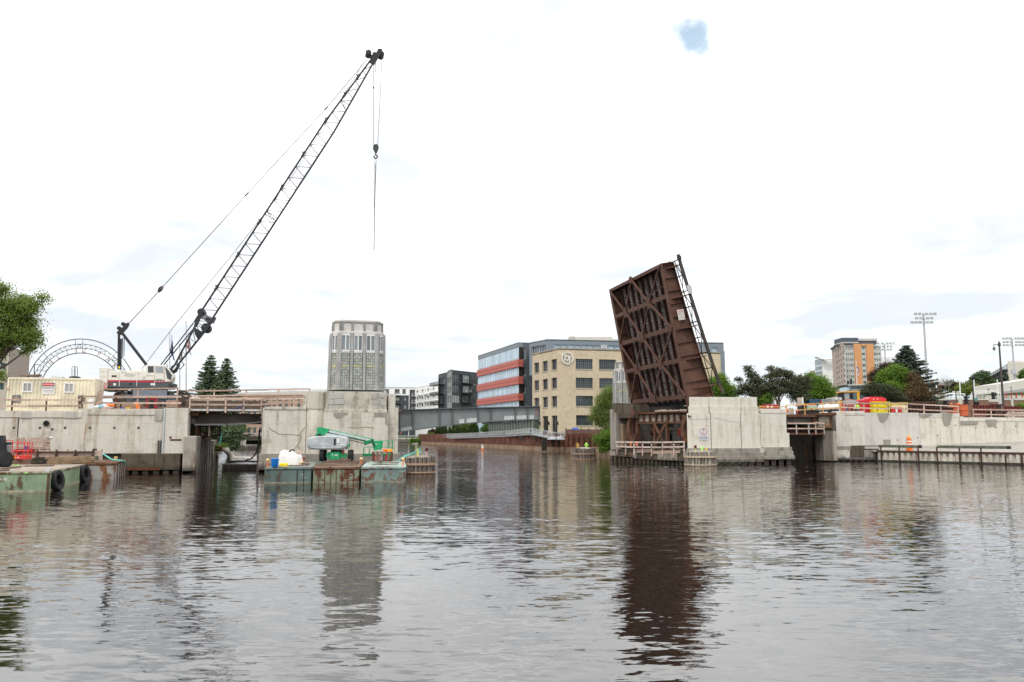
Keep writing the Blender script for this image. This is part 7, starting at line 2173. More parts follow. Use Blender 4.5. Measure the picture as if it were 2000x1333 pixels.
def balcony(face,root,x0,x1,y0,y1,ref,m,dep=1.5,bars=True):
 u0,u1 = face.uz(x0,y1)[0],face.uz(x1,y1)[0]; z0_,z1_ = face.uz(ref,y1)[1],face.uz(ref,y0)[1]
 mb = MB(); face.box(mb,u0,u1,.01,dep,z0_ - .15,z0_); o = mb.build('balcony',m,root)
 mb = MB(); face.box(mb,u0,u1,dep - .06,dep,z1_ - .06,z1_); face.box(mb,u0,u0 + .06,.01,dep - .061,z1_ - .06,z1_); face.box(mb,u1 - .06,u1,.01,dep - .061,z1_ - .06,z1_)
 n = max(3,int((u1 - u0) / .22))
 for k in range(n + 1): u = u0 + (u1 - u0 - .03) * k / n; face.box(mb,u,u + .03,dep - .045,dep - .015,z0_,z1_ - .061)
 mb.build('railing',m,o)
for y0,y1 in ((742,749.5),(761,768.5),(780,787.5)): balcony(FD3,root,900,922,y0,y1,910,BLACK)
for y0,y1 in ((747,752.5),(766,771),(785,790)): balcony(FD1,root,849.5,868,y0,y1,860,BLACK,1.8)
for y in (751.5,770,789):
 mb = MB(); u,z = FD3.uz(925.5,y); FD3.box(mb,u,u + .35,.01,.2,z - .12,z + .12); mb.build('wall_vent',WHITE,root)
for x in (905.5,913.5):
 u,z = FD3.uz(x,766); mb = MB(); FD3.box(mb,u,u + .5,.6,1.1,z - .1,z + .6); tag(mb.build('balcony_chair',WHITE,None,bevel=.1),'white chair standing %s on the charcoal building balcony' % ('left' if x < 910 else 'right'),'chair','white balcony chairs')
mb = MB().prism([V((q.x,q.y,zD - .3)) for q in (Da,Db,Dc,Dd,Dd + V((0,14,0)),Da + V((0,14,0)))],(0,0,.2)); mb.build('roof',GIRDER_D,root)
Wa,Wb,Wc = P(735,850,300),P(811,850,300),P(862,850,271)
root = T('white_apartments','white and charcoal apartment building with stacked white balconies in the distance','building',(Wb.x,Wb.y,2.3))
FW1,FW2 = Face(Wa,Wb),Face(Wb,Wc)
zW = FW1.uz(780,757)[1]; zWm = FW1.uz(780,772.5)[1]
grid(FW1,root,((753,760),(771,780.5),(786,792.5)),((760.5,770),),780,WHC,WFR,APG,zWm,zW)
grid(FW1,root,((772,780),(789,793.5)),((776.5,783),(791,799)),780,DKC,WFR,APL,2.3,zWm - .01)
grid(FW1,root,(),(),800,DKC,WFR,APG,zWm - 12,zWm - 11.9)
u0 = FW1.uz(800,780)[0]
mb = MB(); FW1.box(mb,u0,FW1.L - .3,.01,.10,2.3,FW1.uz(805,761.5)[1]); mb.build('dark_bay',DKC,root)
mb = MB(); FW1.box(mb,u0 - .25,u0 - .01,.0,.2,2.3,zW); mb.build('white_fin',WHC,root)
balcony(FW1,root,770.5,781,767.5,772,776,PROM,1.3); balcony(FW1,root,771,782,784,789,776,BLACK,1.3)
zW2 = FW2.uz(835,753)[1]
cols_w = [(x,x + 3.2) for x in (813.5,823.5,834.5,845,855)] + [(x,x + 1.3) for x in (820,830.5,841)]
grid(FW2,root,cols_w,((759.5,766),(773,781),(786.5,795)),835,WHC,WFR,APG,2.3,zW2,cols=1)
for y0,y1 in ((764.5,770),(779,784.5),(794,799)):
 for x in (805,817.5,828.5,839,849): balcony(FW2,root,x,x + 7.5,y0,y1,835,WHC,1.4)
mb = MB().prism([V((q.x,q.y,zW - .3)) for q in (Wa,Wb,Wc,Wc + V((0,50,0)),Wa + V((0,20,0)))],(0,0,.2)); mb.build('roof',WHC,root)
# ---- glass pavilion under the girder tip
Ga,Gb = P(955,850,191),P(1040,850,160)
FG = Face(Ga,Gb)
root = T('glass_pavilion','low glazed pavilion on the promenade under the grey girder','pavilion',(Ga.x,Ga.y,2.3))
mb = MB(); FG.box(mb,0,FG.L,-3,-.2,2.3,FG.uz(1000,823)[1]); mb.build('core',glass('pavilion_glass',(.075,.10,.075),.05,.4,.9),root)
n = 16
mb = MB()
for k in range(n + 1): FG.box(mb,FG.L * k / n - .06,FG.L * k / n + .06,-.19,.05,2.3,FG.uz(1000,823)[1])
FG.box(mb,-.2,FG.L + .2,-3,.2,FG.uz(1000,823)[1] + .001,FG.uz(1000,823)[1] + .25); mb.build('frame',GIRDER,root)
# ---- buildings behind the left bank
La,Lb_ = P(-60,850,104),P(48,850,134)
root = T('beige_building','beige and taupe building with dark windows behind the maple at left','building',(La.x,La.y,4.5))
FL = Face(La,Lb_); uL = FL.uz(16,720)[0]
zL = FL.uz(30,680)[1]
TAU = plain('taupe_render',(.34,.285,.245),.85,.06); BEI = plain('beige_stone',(.62,.555,.46),.85,.08)
mb = MB(); FL.box(mb,uL,FL.L,-8,.0,4.5,zL); mb.build('taupe_wall',TAU,root)
hs = [(FL.uz(-20,700)[0],FL.uz(14,700)[0],FL.uz(5,722)[1],FL.uz(5,708)[1]),(FL.uz(-20,700)[0],FL.uz(12.5,700)[0],FL.uz(5,762)[1],FL.uz(5,748)[1])]
wall_with_holes(FL,root,4.5,zL - .4,hs,BEI,u1=uL - .01)
for h_ in hs: put_window(root,FL,window_mesh(h_[1] - h_[0],h_[3] - h_[2],6,1,.12,plain('teal_frame',(.10,.20,.20)),OFG),h_[0],h_[2],-.2)
mb = MB(); FL.box(mb,-3,uL,.01,.3,FL.uz(5,742)[1],FL.uz(5,740)[1]); mb.build('string_course',BEI,root)
# round window top in the corner
# ---- brick apartments seen under the left span, and the low roof line over it
Ba,Bb = P(455,850,300),P(640,850,285)
root = T('brick_apartments','long low brick apartment building seen beyond the left span','building',(Ba.x,Ba.y,2.2))
FB = Face(Ba,Bb)
BRK = brick('red_brick',(.37,.235,.18),(.42,.28,.215),(.34,.25,.2),.8)
zB = FB.uz(600,769)[1]
hs = grid(FB,root,tuple((x,x + 5.5) for x in (462,473,484,495,507,520,533,545,557,569,581,593,605)),((776,784),(790,797),(803,811),(835,846)),520,BRK,plain('blue_grey_frame',(.10,.17,.20)),APG,2.2,zB)
mb = MB(); FB.box(mb,-2,FB.L + 3,-10,.6,zB + .01,zB + .9); mb.build('grey_roof',plain('pale_roof',(.52,.51,.49),.7),root)
for px0,px1,py in ((535,560,762.5),(604,640,759.5)):
 mb = MB(); u0,z0_ = FB.uz(px0,py); u1,_ = FB.uz(px1,py); FB.box(mb,u0,u1,-8,-1,zB + .9,z0_); mb.build('roof_block',plain('pale_block',(.60,.59,.57),.7),root)
root = T('far_bridge','flat concrete road bridge with guard rail far up the side channel','bridge',P(485,855,262))
a,b = P(446,850,258),P(520,850,258)
mb = MB().box(a.x,258,P(480,853,258).z,b.x,268,P(480,849.8,258).z); mb.build('deck',CONC_G,root)
mb = MB().box(a.x,258.2,P(480,860.5,258).z,b.x,267,P(480,853.2,258).z); mb.build('beam',CONC_K,root)
mb = MB().box(a.x,269,-.2,b.x,270,P(480,853,258).z); mb.build('abutment',plain('brown_wall',(.20,.15,.13),.9),root)
mb = MB()
for k in range(14): x = a.x + (b.x - a.x) * k / 13; mb.box(x - .06,257.9,P(480,849.9,258).z,x + .06,258.0,P(480,846.5,258).z)
mb.box(a.x,257.8,P(480,847,258).z,b.x,257.89,P(480,846.3,258).z); mb.build('guard_rail',GALV,root)
r_ = T('dock_ramp','pale concrete mooring block with a white fin up the side channel','mooring block',P(470,875,160))
mb = MB(); a,b = P(460,882.5,152),P(487,876,152); mb.box(a.x,152,-.2,b.x,158,.95); mb.build('block',CONC_G,r_)
mb = MB(); c = P(468,868,160); mb.box(c.x - .8,159,.9,c.x + .9,161,2.9); mb.lathe(V((c.x + .6,158.6,.9)),[(.3,0),(.32,1),(.2,2.6),(.05,3.5),(.001,3.6)],8); mb.build('fin',plain('pale_fin',(.6,.57,.52),.8),r_)
# ---- right background: hotel tower, white tower, blocks
HGR = plain('hotel_grey',(.50,.48,.455),.7,.05); HOR = plain('hotel_orange',(.62,.30,.135),.7,.05); HDK = plain('hotel_dark',(.085,.10,.13),.6,.08); HPK = plain('hotel_pinkish',(.47,.36,.32),.8,.1)
HGL = glass('hotel_green_glass',(.13,.235,.20),.08,.5,.8)
Ha,Hb,Hc = P(1632,850,470),P(1651,850,436),P(1723,850,436)
root = T('hotel_tower','tall grey and orange hotel tower with rows of green windows','building',(Hb.x,Hb.y,2.4))
FH1,FH2 = Face(Ha,Hb),Face(Hb,Hc)
zH = FH2.uz(1690,672)[1]
def flr(y): return FH2.uz(1690,y)[1]
rowsH = [678.5 + 11.05 * k for k in range(8)]
# one facade in three grey bays and two orange ones
bays = ((1651,1669.3,HGR),(1669.5,1683.2,HOR),(1683.4,1692.7,HGR),(1692.9,1707.4,HOR),(1707.6,1723,HGR))
winx = {0: ((1653.5,1656.3),(1658,1660),(1661.5,1664.3),(1665,1667.8)),2: ((1684.8,1691.2),),4: ((1708.6,1712.5),(1713.3,1716.5),(1717.8,1721))}
wcache = {}
for i,(x0,x1,m) in enumerate(bays):
 u0,u1 = FH2.uz(x0,720)[0],FH2.uz(x1,720)[0]
 hs = []
 for a,b in winx.get(i,()):
  for y in rowsH:
   hs.append((FH2.uz(a,720)[0],FH2.uz(b,720)[0],flr(y + 5.4),flr(y)))
 d = {1: .5,3: .5}.get(i,0)
 if i in (1,3):
  mb = MB(); FH2.box(mb,u0,u1,-2,.5,2.4,zH); mb.build('orange_panel',m,root)
 else:
  us_ = wall_with_holes(FH2,root,2.4,zH - (.8 if i != 2 else 0),hs,m,u0=u0,u1=u1)
  for h_ in hs:
   key = round(h_[1] - h_[0],1)
   if key not in wcache: wcache[key] = window_mesh(h_[1] - h_[0],h_[3] - h_[2],1,1,.14,MULL,HGL,.3)
   put_window(root,FH2,wcache[key],h_[0],h_[2],-.3)
mb = MB(); FH2.box(mb,FH2.uz(1683.4,700)[0],FH2.uz(1692.7,700)[0],-2,.5,flr(676.5),zH); mb.build('orange_lintel',HOR,root)
hs = []
for x0,x1 in ((1633.5,1635.8),(1638,1640),(1642.5,1644.5),(1647.5,1650)):
 for y in rowsH: hs.append((FH1.uz(x0,720)[0],FH1.uz(x1,720)[0],flr(y + 6),flr(y - .6)))
zH1 = FH1.uz(1640,673)[1]
wall_with_holes(FH1,root,2.4,zH1,hs,HPK)
wmH = {}
for h_ in hs:
 key = round(h_[1] - h_[0],1)
 if key not in wmH: wmH[key] = window_mesh(h_[1] - h_[0],h_[3] - h_[2],1,1,.3,MULL,OFG,.3)
 put_window(root,FH1,wmH[key],h_[0],h_[2],-.3)
def hbox(nm,m,x0,x1,y0,y1,d0=-12,d1=-1.0):
 mb = MB(); FH2.box(mb,FH2.uz(x0,700)[0],FH2.uz(x1,700)[0],d0,d1,FH2.uz(1690,y1)[1],FH2.uz(1690,y0)[1]); mb.build(nm,m,root)
hbox('upper_storey',HDK,1648,1679.5,659.5,673); hbox('upper_band',HGR,1647.5,1680,668,670,-12,-.9); hbox('upper_storey',HGR,1678.5,1717,661,665.5,-12,-1.2); hbox('upper_storey',HDK,1680,1716.5,665.6,672.5,-12,-1.6); hbox('roof_box',HDK,1681,1692,669,672,-2,.3)
mb = MB(); FH1.box(mb,-1,FH1.L * .5,-1,.6,zH1 + .0,FH1.uz(1640,669)[1]); mb.build('dark_corner',HDK,root)
mb = MB().prism([V((q.x,q.y,zH - 1.5)) for q in (Ha,Hb,Hc,Hc + V((10,40,0)),Ha + V((10,10,0)))],(0,0,.4)); mb.build('roof',HGR,root)
root = T('canopy_building','low pale flat roofed canopy building in front of the hotel tower','building',P(1670,800,250))
a,b = P(1653,757,250),P(1694,747,250)
mb = MB().prism([P(1647,757.5,262),P(1655,751.5,250),P(1696,751,250),P(1696,752.8,250),P(1656,753.3,250),P(1648,759,262)],(0,8,0)); mb.build('roof_slab',plain('slab_pale',(.58,.57,.54)),root)
for x0,x1,y0,y1,m in ((1662,1676,754,760,OFG),(1677.5,1692.5,754,760,OFG),(1653,1661,757,764,CURT),(1660,1696,760.5,763.5,HGR),(1656,1696,763.6,800,HDK)):
 c0_,c1_ = P(x0,y1,251),P(x1,y0,251); mb = MB().box(c0_.x,251,c0_.z,c1_.x,256,c1_.z); mb.build('bay',m,root)
for x,y0 in ((1656.5,744),(1662.5,740)):
 q = P(x,751,255); mb = MB().tube(q - Z3 * .2,V((q.x,q.y,P(x,y0,255).z)),.35,n=8); mb.build('flue',BLACK,root)
Ta,Tb,Tc = P(1597,850,520),P(1613,850,505),P(1640,850,505)
root = T('white_tower','white apartment tower with a sloping roof and blue glass corner','building',(Ta.x,Ta.y,2.4))
FT1,FT2 = Face(Ta,Tb),Face(Tb,Tc)
for i,(y0,y1) in enumerate(((700,711.5),(714,722),(724.5,731),(733,739.5),(742,749),(751,758))):
 mb = MB(); FT1.box(mb,.8,FT1.L - (.3 if i == 0 else 1.5),-.5,.02,FT1.uz(1605,y1)[1],FT1.uz(1605,y0)[1]); o = mb.build('window',glass('blue_corner_glass',(.12,.17,.22),.06,.3,.9),root)
 mb = MB()
 for k in range(1,4): u = FT1.L * k / 4; FT1.box(mb,u - .15,u + .15,.021,.15,FT1.uz(1605,y1)[1],FT1.uz(1605,y0)[1])
 mb.build('frame',MULL,o)
mb = MB(); FT1.box(mb,0,FT1.L,-12,-.01,2.4,FT1.uz(1605,700.5)[1]); mb.build('white_wall',WHC,root)
hs = []
rT = (712,722,731,740,748)
for x in (1619,1622,1626,1629,1634,1637):
 for y in rT: hs.append((FT2.uz(x,720)[0],FT2.uz(x + 2,720)[0],FT2.uz(1625,y + 4)[1],FT2.uz(1625,y)[1]))
wall_with_holes(FT2,root,2.4,FT2.uz(1625,701)[1],hs,plain('pale_grey_render',(.56,.54,.52),.8,.05))
wmT = window_mesh(hs[0][1] - hs[0][0],hs[0][3] - hs[0][2],1,1,.15,MULL,OFG,.3)
for h_ in hs: put_window(root,FT2,wmT,h_[0],h_[2],-.3)
mb = MB(); FT2.box(mb,-.1,FT2.uz(1626,720)[0],.02,.6,2.4 + 30,FT2.uz(1625,701)[1]); 
mb = MB().prism([P(1594,697.5,505),P(1622,701,500),P(1640,701.5,500),P(1640,703,500),P(1612,702.5,500),P(1596,699.5,505)],(0,3,0)); mb.build('sloping_roof',WHC,root)
mb = MB(); a,b = P(1594,750,520),P(1597.5,723,520); mb.box(a.x,520,2.4,b.x,530,b.z); mb.build('chimney_slab',HPK,root)
root = T('white_block','plain white building showing between the hotel tower and the spruce','building',P(1735,800,480))
a,b = P(1720,697.5,480),P(1756,760,480)
FK = Face(V((a.x,480,0)),V((b.x,480,0)))
hs = [(FK.uz(x,705)[0],FK.uz(x + 2.1,705)[0],FK.uz(1735,707)[1],FK.uz(1735,702.5)[1]) for x in (1731,1734)]
wall_with_holes(FK,root,2.4,a.z,hs,plain('white_cladding_cool',(.78,.78,.79),.6,.03))
for h_ in hs: put_window(root,FK,window_mesh(h_[1] - h_[0],h_[3] - h_[2],1,1,.15,MULL,OFG,.3),h_[0],h_[2],-.3)
mb = MB(); FK.box(mb,0,FK.L,-20,-.4,2.4,a.z - .05); mb.build('mass',WHC,root)
mb = MB().box(P(1775,700,490).x,490,2.4,P(1790,700,490).x,500,P(1780,692,490).z); tag(mb.build('roof_house',plain('grey_roof_house',(.5,.52,.54))),'small grey rooftop behind the top of the dark spruce','building')
# right apartment block on the hill
Aa,Ab,Ac = P(1932,850,420),P(1978,850,345),P(2040,850,345)
root = T('cream_apartments','cream apartment block with long dark balconies on the hill at right','building',(Ab.x,Ab.y,2.4))
FA1,FA2 = Face(Aa,Ab),Face(Ab,Ac)
zA = FA2.uz(1985,705.5)[1]
CRM = plain('cream_render',(.60,.55,.48),.8,.05)
mb = MB(); FA1.box(mb,0,FA1.L,-15,0,2.4,zA - 1.0); mb.build('cream_wall',CRM,root)
for f in (.16,.40,.62,.84):
 z = zA - 2.2 - f * (zA - FA1.uz(1960,745)[1])
 mb = MB(); FA1.box(mb,FA1.L * .12,FA1.L * .98,.01,1.8,z - .3,z); bo_ = mb.build('balcony',DKC,root)
 mb = MB(); FA1.box(mb,FA1.L * .12,FA1.L * .98,1.7,1.8,z + .9,z + 1.0)
 for k in range(30): u = FA1.L * (.12 + .86 * k / 29); FA1.box(mb,u,u + .15,1.7,1.78,z,z + .9)
 mb.build('railing',WFR,bo_)
 for k in range(9):
  u = FA1.L * (.16 + .8 * k / 9); mb = MB(); FA1.box(mb,u,u + FA1.L * .06,.01,.05,z + .02,z + 2.4); mb.build('window',OFG,root)
hs = [(FA2.uz(x,720)[0],FA2.uz(x + 8,720)[0],FA2.uz(1990,y1)[1],FA2.uz(1990,y0)[1]) for x in (1987.5,1998) for y0,y1 in ((709,724),(725,733),(735,742))]
wall_with_holes(FA2,root,2.4,zA,hs,CRM)
for h_ in hs: put_window(root,FA2,window_mesh(h_[1] - h_[0],h_[3] - h_[2],2,1,.2,WFR,OFG,.3),h_[0],h_[2],-.3)
mb = MB(); a,b = P(1921,728,430),P(1934,760,430); mb.box(a.x,430,2.4,b.x,440,a.z); mb.build('rear_wing',CRM,root)
# hill under it and the brick house
def hill(name,cx_,cy_,rx,ry,h_,m):
 mb = MB(); n,k_ = 32,6
 vs = [V((cx_ + rx * (1 - j / k_) * cos(2 * pi * i / n),cy_ + ry * (1 - j / k_) * sin(2 * pi * i / n),2.3 + h_ * sin(pi / 2 * j / k_) ** 1.2)) for j in range(k_) for i in range(n)] + [V((cx_,cy_,2.3 + h_))]
 fs = [(j * n + i,j * n + (i + 1) % n,(j + 1) * n + (i + 1) % n,(j + 1) * n + i) for j in range(k_ - 1) for i in range(n)] + [((k_ - 1) * n + i,(k_ - 1) * n + (i + 1) % n,k_ * n) for i in range(n)]
 mb.add(vs,fs); return struct(mb.build(name,m,smooth=True))
hill('hill',235,385,120,70,15,GRASSM)
Ja,Jb = P(1824,850,285),P(1849,850,285)
root = T('brick_house','small brown brick house with a hipped roof behind the goal posts','house',(Ja.x,285,2.4))
FJ = Face(Ja,Jb)
zJ = FJ.uz(1836,753.5)[1]
hs = [(FJ.uz(x,760)[0],FJ.uz(x + 5,760)[0],FJ.uz(1836,763)[1],FJ.uz(1836,754.5)[1]) for x in (1826,1839.5)]
wall_with_holes(FJ,root,2.4,zJ,hs,brick('brown_brick',(.33,.18,.125),(.38,.23,.16),(.3,.2,.15),1.2))
for h_ in hs: put_window(root,FJ,window_mesh(h_[1] - h_[0],h_[3] - h_[2],2,2,.15,WFR,OFG,.3),h_[0],h_[2],-.2)
mb = MB(); e = 1.2; zr = FJ.uz(1836,746)[1]
mb.hexa([FJ.at(-e,e,zJ),FJ.at(FJ.L + e,e,zJ),FJ.at(FJ.L + e,-9,zJ),FJ.at(-e,-9,zJ),FJ.at(1.5,-3.5,zr),FJ.at(FJ.L - 1.5,-3.5,zr),FJ.at(FJ.L - 1.5,-4.5,zr),FJ.at(1.5,-4.5,zr)]); mb.build('roof',plain('maroon_roof',(.14,.085,.085),.8,.15),root)
mb = MB(); q = FJ.at(FJ.L * .55,-4,zr - .3); mb.box(q.x - .5,q.y - .4,q.z,q.x + .5,q.y + .4,q.z + 1.3); mb.build('chimney',BRK,root)
# stadium slope at the right edge and low brick wall
root = T('stadium_stand','pale sloping concrete stadium stand at the right edge','stand',P(1985,780,230))
mb = MB().prism([P(1955,768,230),P(1956,750,230),P(2060,733,230),P(2060,768,230)],(0,14,0)); mb.build('stand_wall',plain('stand_concrete',(.60,.565,.52),.85,.06),root)
mb = MB().prism([P(1957,766,229.6),P(2060,749,229.6),P(2060,759,229.6),P(1957,770,229.6)],(0,.3,0)); mb.build('ramp_band',plain('stand_shadow_band',(.36,.36,.36),.9),root)
BW2 = Plane(1900,150,0)
root = T('brick_field_wall','brown brick field wall with pale piers and coping behind the steel stacks','wall',BW2.at(0,0,3))
BRB = brick('field_brick',(.21,.115,.085),(.25,.14,.10),(.2,.13,.10),1.6,.15)
PALEC = plain('pale_precast',(.56,.535,.48),.85,.08)
for x0,x1 in ((1818,1873),(1878,1932),(1960,1976),(1981,2040)):
 mb = MB().pbox(BW2,x0,782,x1,830,-.4,0); mb.build('brick_panel',BRB,root)
 mb = MB().pbox(BW2,x0,779.3,x1,781.9,-.5,.1); mb.build('coping',PALEC,root)
for x0,x1,y0 in ((1873.2,1881,778),(1932.2,1936,774),(1936.2,1955,773),(1955.2,1959.8,777),(1976.2,1980.8,780)):
 mb = MB().pbox(BW2,x0,y0,x1,830,-.5,.15); mb.build('pier',PALEC,root)
mb = MB().pbox(BW2,1815,776,1824,783,-.6,.2); mb.build('end_block',PALEC,root)
# ================================================================ trees
BARK = wood('bark',(.10,.078,.062),.2); BARK_P = plain('pale_birch_bark',(.55,.52,.47),.9,.2)
LM = dict(maple=leafmat('maple_leaves',(.11,.175,.03),(.27,.36,.08),.45),lime=leafmat('lime_maple_leaves',(.075,.16,.015),(.20,.33,.045),.35),
          spruce=leafmat('spruce_needles',(.080,.125,.065),(.19,.26,.135),.3),darkspruce=leafmat('dark_spruce_needles',(.050,.078,.055),(.12,.16,.115),.2),
          pine=leafmat('pine_needles',(.045,.058,.032),(.115,.125,.065),.15),juniper=leafmat('juniper_needles',(.030,.042,.022),(.075,.082,.036),.1),
          brown=leafmat('brown_juniper',(.060,.045,.020),(.15,.085,.035),.1),plum=leafmat('plum_leaves',(.028,.010,.012),(.075,.028,.026),.15),
          willow=leafmat('willow_leaves',(.10,.15,.022),(.24,.28,.06),.35),birch=leafmat('birch_leaves',(.12,.175,.035),(.27,.33,.09),.4),
          green=leafmat('green_leaves',(.045,.095,.018),(.12,.20,.04),.3),far=leafmat('far_green_leaves',(.055,.095,.045),(.11,.16,.07),.2),cedar=leafmat('cedar_leaves',(.030,.062,.018),(.075,.115,.03),.15))
def cards(cent,nrm_,size,aspect=1.0,mat=None,name='crown',parent=None,up_axis=None,rng=RNG):
 """many small leaf faces: a folded diamond of two triangles each"""
 n = len(cent)
 cent = np.asarray(cent,float); nrm_ = np.asarray(nrm_,float)
 nrm_ /= np.linalg.norm(nrm_,axis=1,keepdims=True) + 1e-9
 if up_axis is None: a = rng.normal(size=(n,3))
 else: a = np.asarray(up_axis,float)
 a -= nrm_ * (a * nrm_).sum(1,keepdims=True); a /= np.linalg.norm(a,axis=1,keepdims=True) + 1e-9
 b = np.cross(nrm_,a)
 s = (size * rng.uniform(.6,1.35,n))[:,None]
 v = np.empty((n,4,3))
 v[:,0] = cent - a * s; v[:,1] = cent + b * s * .55 * aspect + nrm_ * s * .18; v[:,2] = cent + a * s; v[:,3] = cent - b * s * .55 * aspect + nrm_ * s * .18
 v = v.reshape(-1,3)
 if parent is not None:
  M_ = np.array(frame(parent).inverted()); v = v @ M_[:3,:3].T + M_[:3,3]
 me = bpy.data.meshes.new(name)
 me.vertices.add(len(v)); me.vertices.foreach_set('co',v.ravel())
 idx = np.arange(n * 4).reshape(n,4)
 me.loops.add(n * 4); me.loops.foreach_set('vertex_index',idx.ravel())
 me.polygons.add(n); me.polygons.foreach_set('loop_start',np.arange(n) * 4)
 me.polygons.foreach_set('loop_total',np.full(n,4))
 me.materials.append(mat); me.update(calc_edges=True); me.validate()
 o = bpy.data.objects.new(name,me); COL.objects.link(o)
 if parent is not None: o.parent = parent; FRAMES[o.name] = frame(parent)
 return o
def lobes_cloud(lobes,per,clump,leaf,flat=1.0,fill_=.55,rng=RNG):
 """lobes: (x, y, z, rx, ry, rz). Leaves gather in clumps near the shell of each lobe, leaving gaps"""
 P_,N_ = [],[]
 for (x,y,z,rx,ry,rz) in lobes:
  k = max(5,int(per * (rx * ry * rz) ** .62))
  d = rng.normal(size=(k,3)); d /= np.linalg.norm(d,axis=1,keepdims=True)
  r = rng.uniform(fill_,1.04,(k,1)) * (1 + .12 * rng.normal(size=(k,1)))
  c = np.array([x,y,z]) + d * r * np.array([rx,ry,rz])
  m_ = rng.integers(14,30)
  off = rng.normal(size=(k,m_,3)) * clump * np.array([1,1,flat]) * rng.uniform(.6,1.4,(k,1,1))
  pts = (c[:,None,:] + off).reshape(-1,3)
  nn = (d[:,None,:] * .7 + rng.normal(size=(k,m_,3)) * .7 + np.array([0,0,.55])).reshape(-1,3)
  P_.append(pts); N_.append(nn)
 return np.concatenate(P_),np.concatenate(N_)
def tree(name,label,base,lobes,mat,leaf=.16,per=26,clump=.28,trunk_r=.2,bark=None,flat=.7,fork=.35,fill_=.55,group=None,limbs=True,trunk_top=None,bare=0):
 root = T(name,label,'tree',base,0,group)
 base = V(base)
 cz = V((sum(l[0] for l in lobes) / len(lobes),sum(l[1] for l in lobes) / len(lobes),max(l[2] for l in lobes)))
 tt = V(trunk_top) if trunk_top else base.lerp(cz,.55)
 mb = MB()
 mid_ = base.lerp(tt,fork) + V((random.uniform(-.1,.1),0,0))
 mb.path([base,base.lerp(mid_,.5) + V((.04,0,0)),mid_,mid_.lerp(tt,.5) + V((random.uniform(-.2,.2),0,0)),tt],trunk_r,8,r2=trunk_r * .35)
 if limbs:
  for l in lobes:
   c = V(l[:3]); st = mid_.lerp(tt,random.uniform(.0,.9))
   k_ = st.lerp(c,.5) + V((0,0,-.08 * (c - st).length))
   mb.path([st,k_,c],trunk_r * .42,6,r2=trunk_r * .12)
   for q in range(5 + bare):
    d = V(RNG.normal(size=3)).normalized(); e = c + V((d.x * l[3],d.y * l[4],d.z * l[5])) * (.9 if not bare else 1.1)
    mb.path([k_.lerp(c,.6),(k_.lerp(c,.6) + e) / 2 + V((0,0,.05)),e],trunk_r * .14,4,r2=trunk_r * .04)
 mb.build('trunk',bark or BARK,root)
 if mat is not None:
  p,n = lobes_cloud(lobes,per,clump,leaf,flat,fill_)
  cards(p,n,leaf,1.0,mat,'crown',root)
 return root
def conifer(name,label,base,h_,R,mat,levels=34,nb=9,card=.20,droop=.25,ragged=.2,bare=.04,group=None,lean=0.0):
 root = T(name,label,'tree',base,0,group)
 base = V(base)
 mb = MB().path([base,base + V((lean * .5,0,h_ * .5)),base + V((lean,0,h_))],R * .07,8,r2=.03)
 P_,N_,A_ = [],[],[]
 for i in range(levels):
  f = (i + RNG.uniform(-.3,.3)) / levels
  z = h_ * (bare + (1 - bare) * f)
  Lr = R * (1 - f) ** .85 * (1.0 if f > .06 else .8) + .06 * R
  n = max(4,int(nb * (1 - .4 * f)))
  for k in range(n):
   t_ = 2 * pi * (k + RNG.uniform(-.35,.35)) / n + i * 2.4
   L_ = Lr * RNG.uniform(1 - ragged * 1.6,1 + ragged)
   d = np.array([cos(t_),sin(t_),0])
   m_ = max(4,int(L_ / card * 1.9))
   fr = np.linspace(.12,1.0,m_)
   zz = z - droop * L_ * fr * (1.2 - .5 * fr) + .10 * L_ * fr ** 3 + (1 - f) * 0
   ctr = np.array(base)[None,:] + d[None,:] * (L_ * fr)[:,None]
   ctr[:,2] = base.z + zz; ctr[:,0] += lean * f
   sd = np.array([-d[1],d[0],0])
   if k % 2 == 0: mb.path([V(ctr[0]),V(ctr[-1])],R * .012,3,r2=R * .004)
   for s_ in (-1,0,1):
    w_ = L_ * .16 * (1.15 - fr)
    cc_ = ctr + sd[None,:] * (s_ * w_)[:,None] + RNG.normal(size=ctr.shape) * card * .25
    cc_[:,2] -= abs(s_) * card * .25
    P_.append(cc_)
    nn = np.tile(np.array([0,0,1.0]),(m_,1)) + RNG.normal(size=(m_,3)) * .45 + d[None,:] * .3
    N_.append(nn); A_.append(np.tile(d + sd * s_ * .8,(m_,1)) + RNG.normal(size=(m_,3)) * .25)
 mb.build('trunk',BARK,root)
 cards(np.concatenate(P_),np.concatenate(N_),card,1.1,mat,'crown',root,up_axis=np.concatenate(A_))
 return root
def L(px,py,Y,rx,ry,rz):
 c = P(px,py,Y); k = Y / FPX
 return (c.x,c.y,c.z,rx * k,ry * k,rz * k)
# near maple at the left edge, trunk just outside the frame
Ym = 66.5
tree('maple_tree','leafy spring maple reaching in from the left edge above the container',(P(-62,800,Ym).x,Ym,4.5),
     [L(-60,640,Ym,50,50,60),L(0,600,Ym,20,30,22),L(40,592,Ym,26,32,20),L(20,625,Ym,32,36,26),L(62,600,Ym - .5,20,24,14),L(84,583,Ym,13,14,9),L(55,630,Ym + .5,22,24,18),L(5,660,Ym,24,30,22),L(62,664,Ym,20,20,15),L(40,655,Ym,24,26,18),L(70,650,Ym - .3,11,12,8),L(8,565,Ym,9,12,10),L(55,682,Ym,9,10,9),L(-5,690,Ym,11,16,12),L(0,735,Ym,5,8,10),L(-40,560,Ym,40,40,30)],
     LM['maple'],leaf=.08,per=150,clump=.28,trunk_r=.30,flat=.75,fill_=.35)
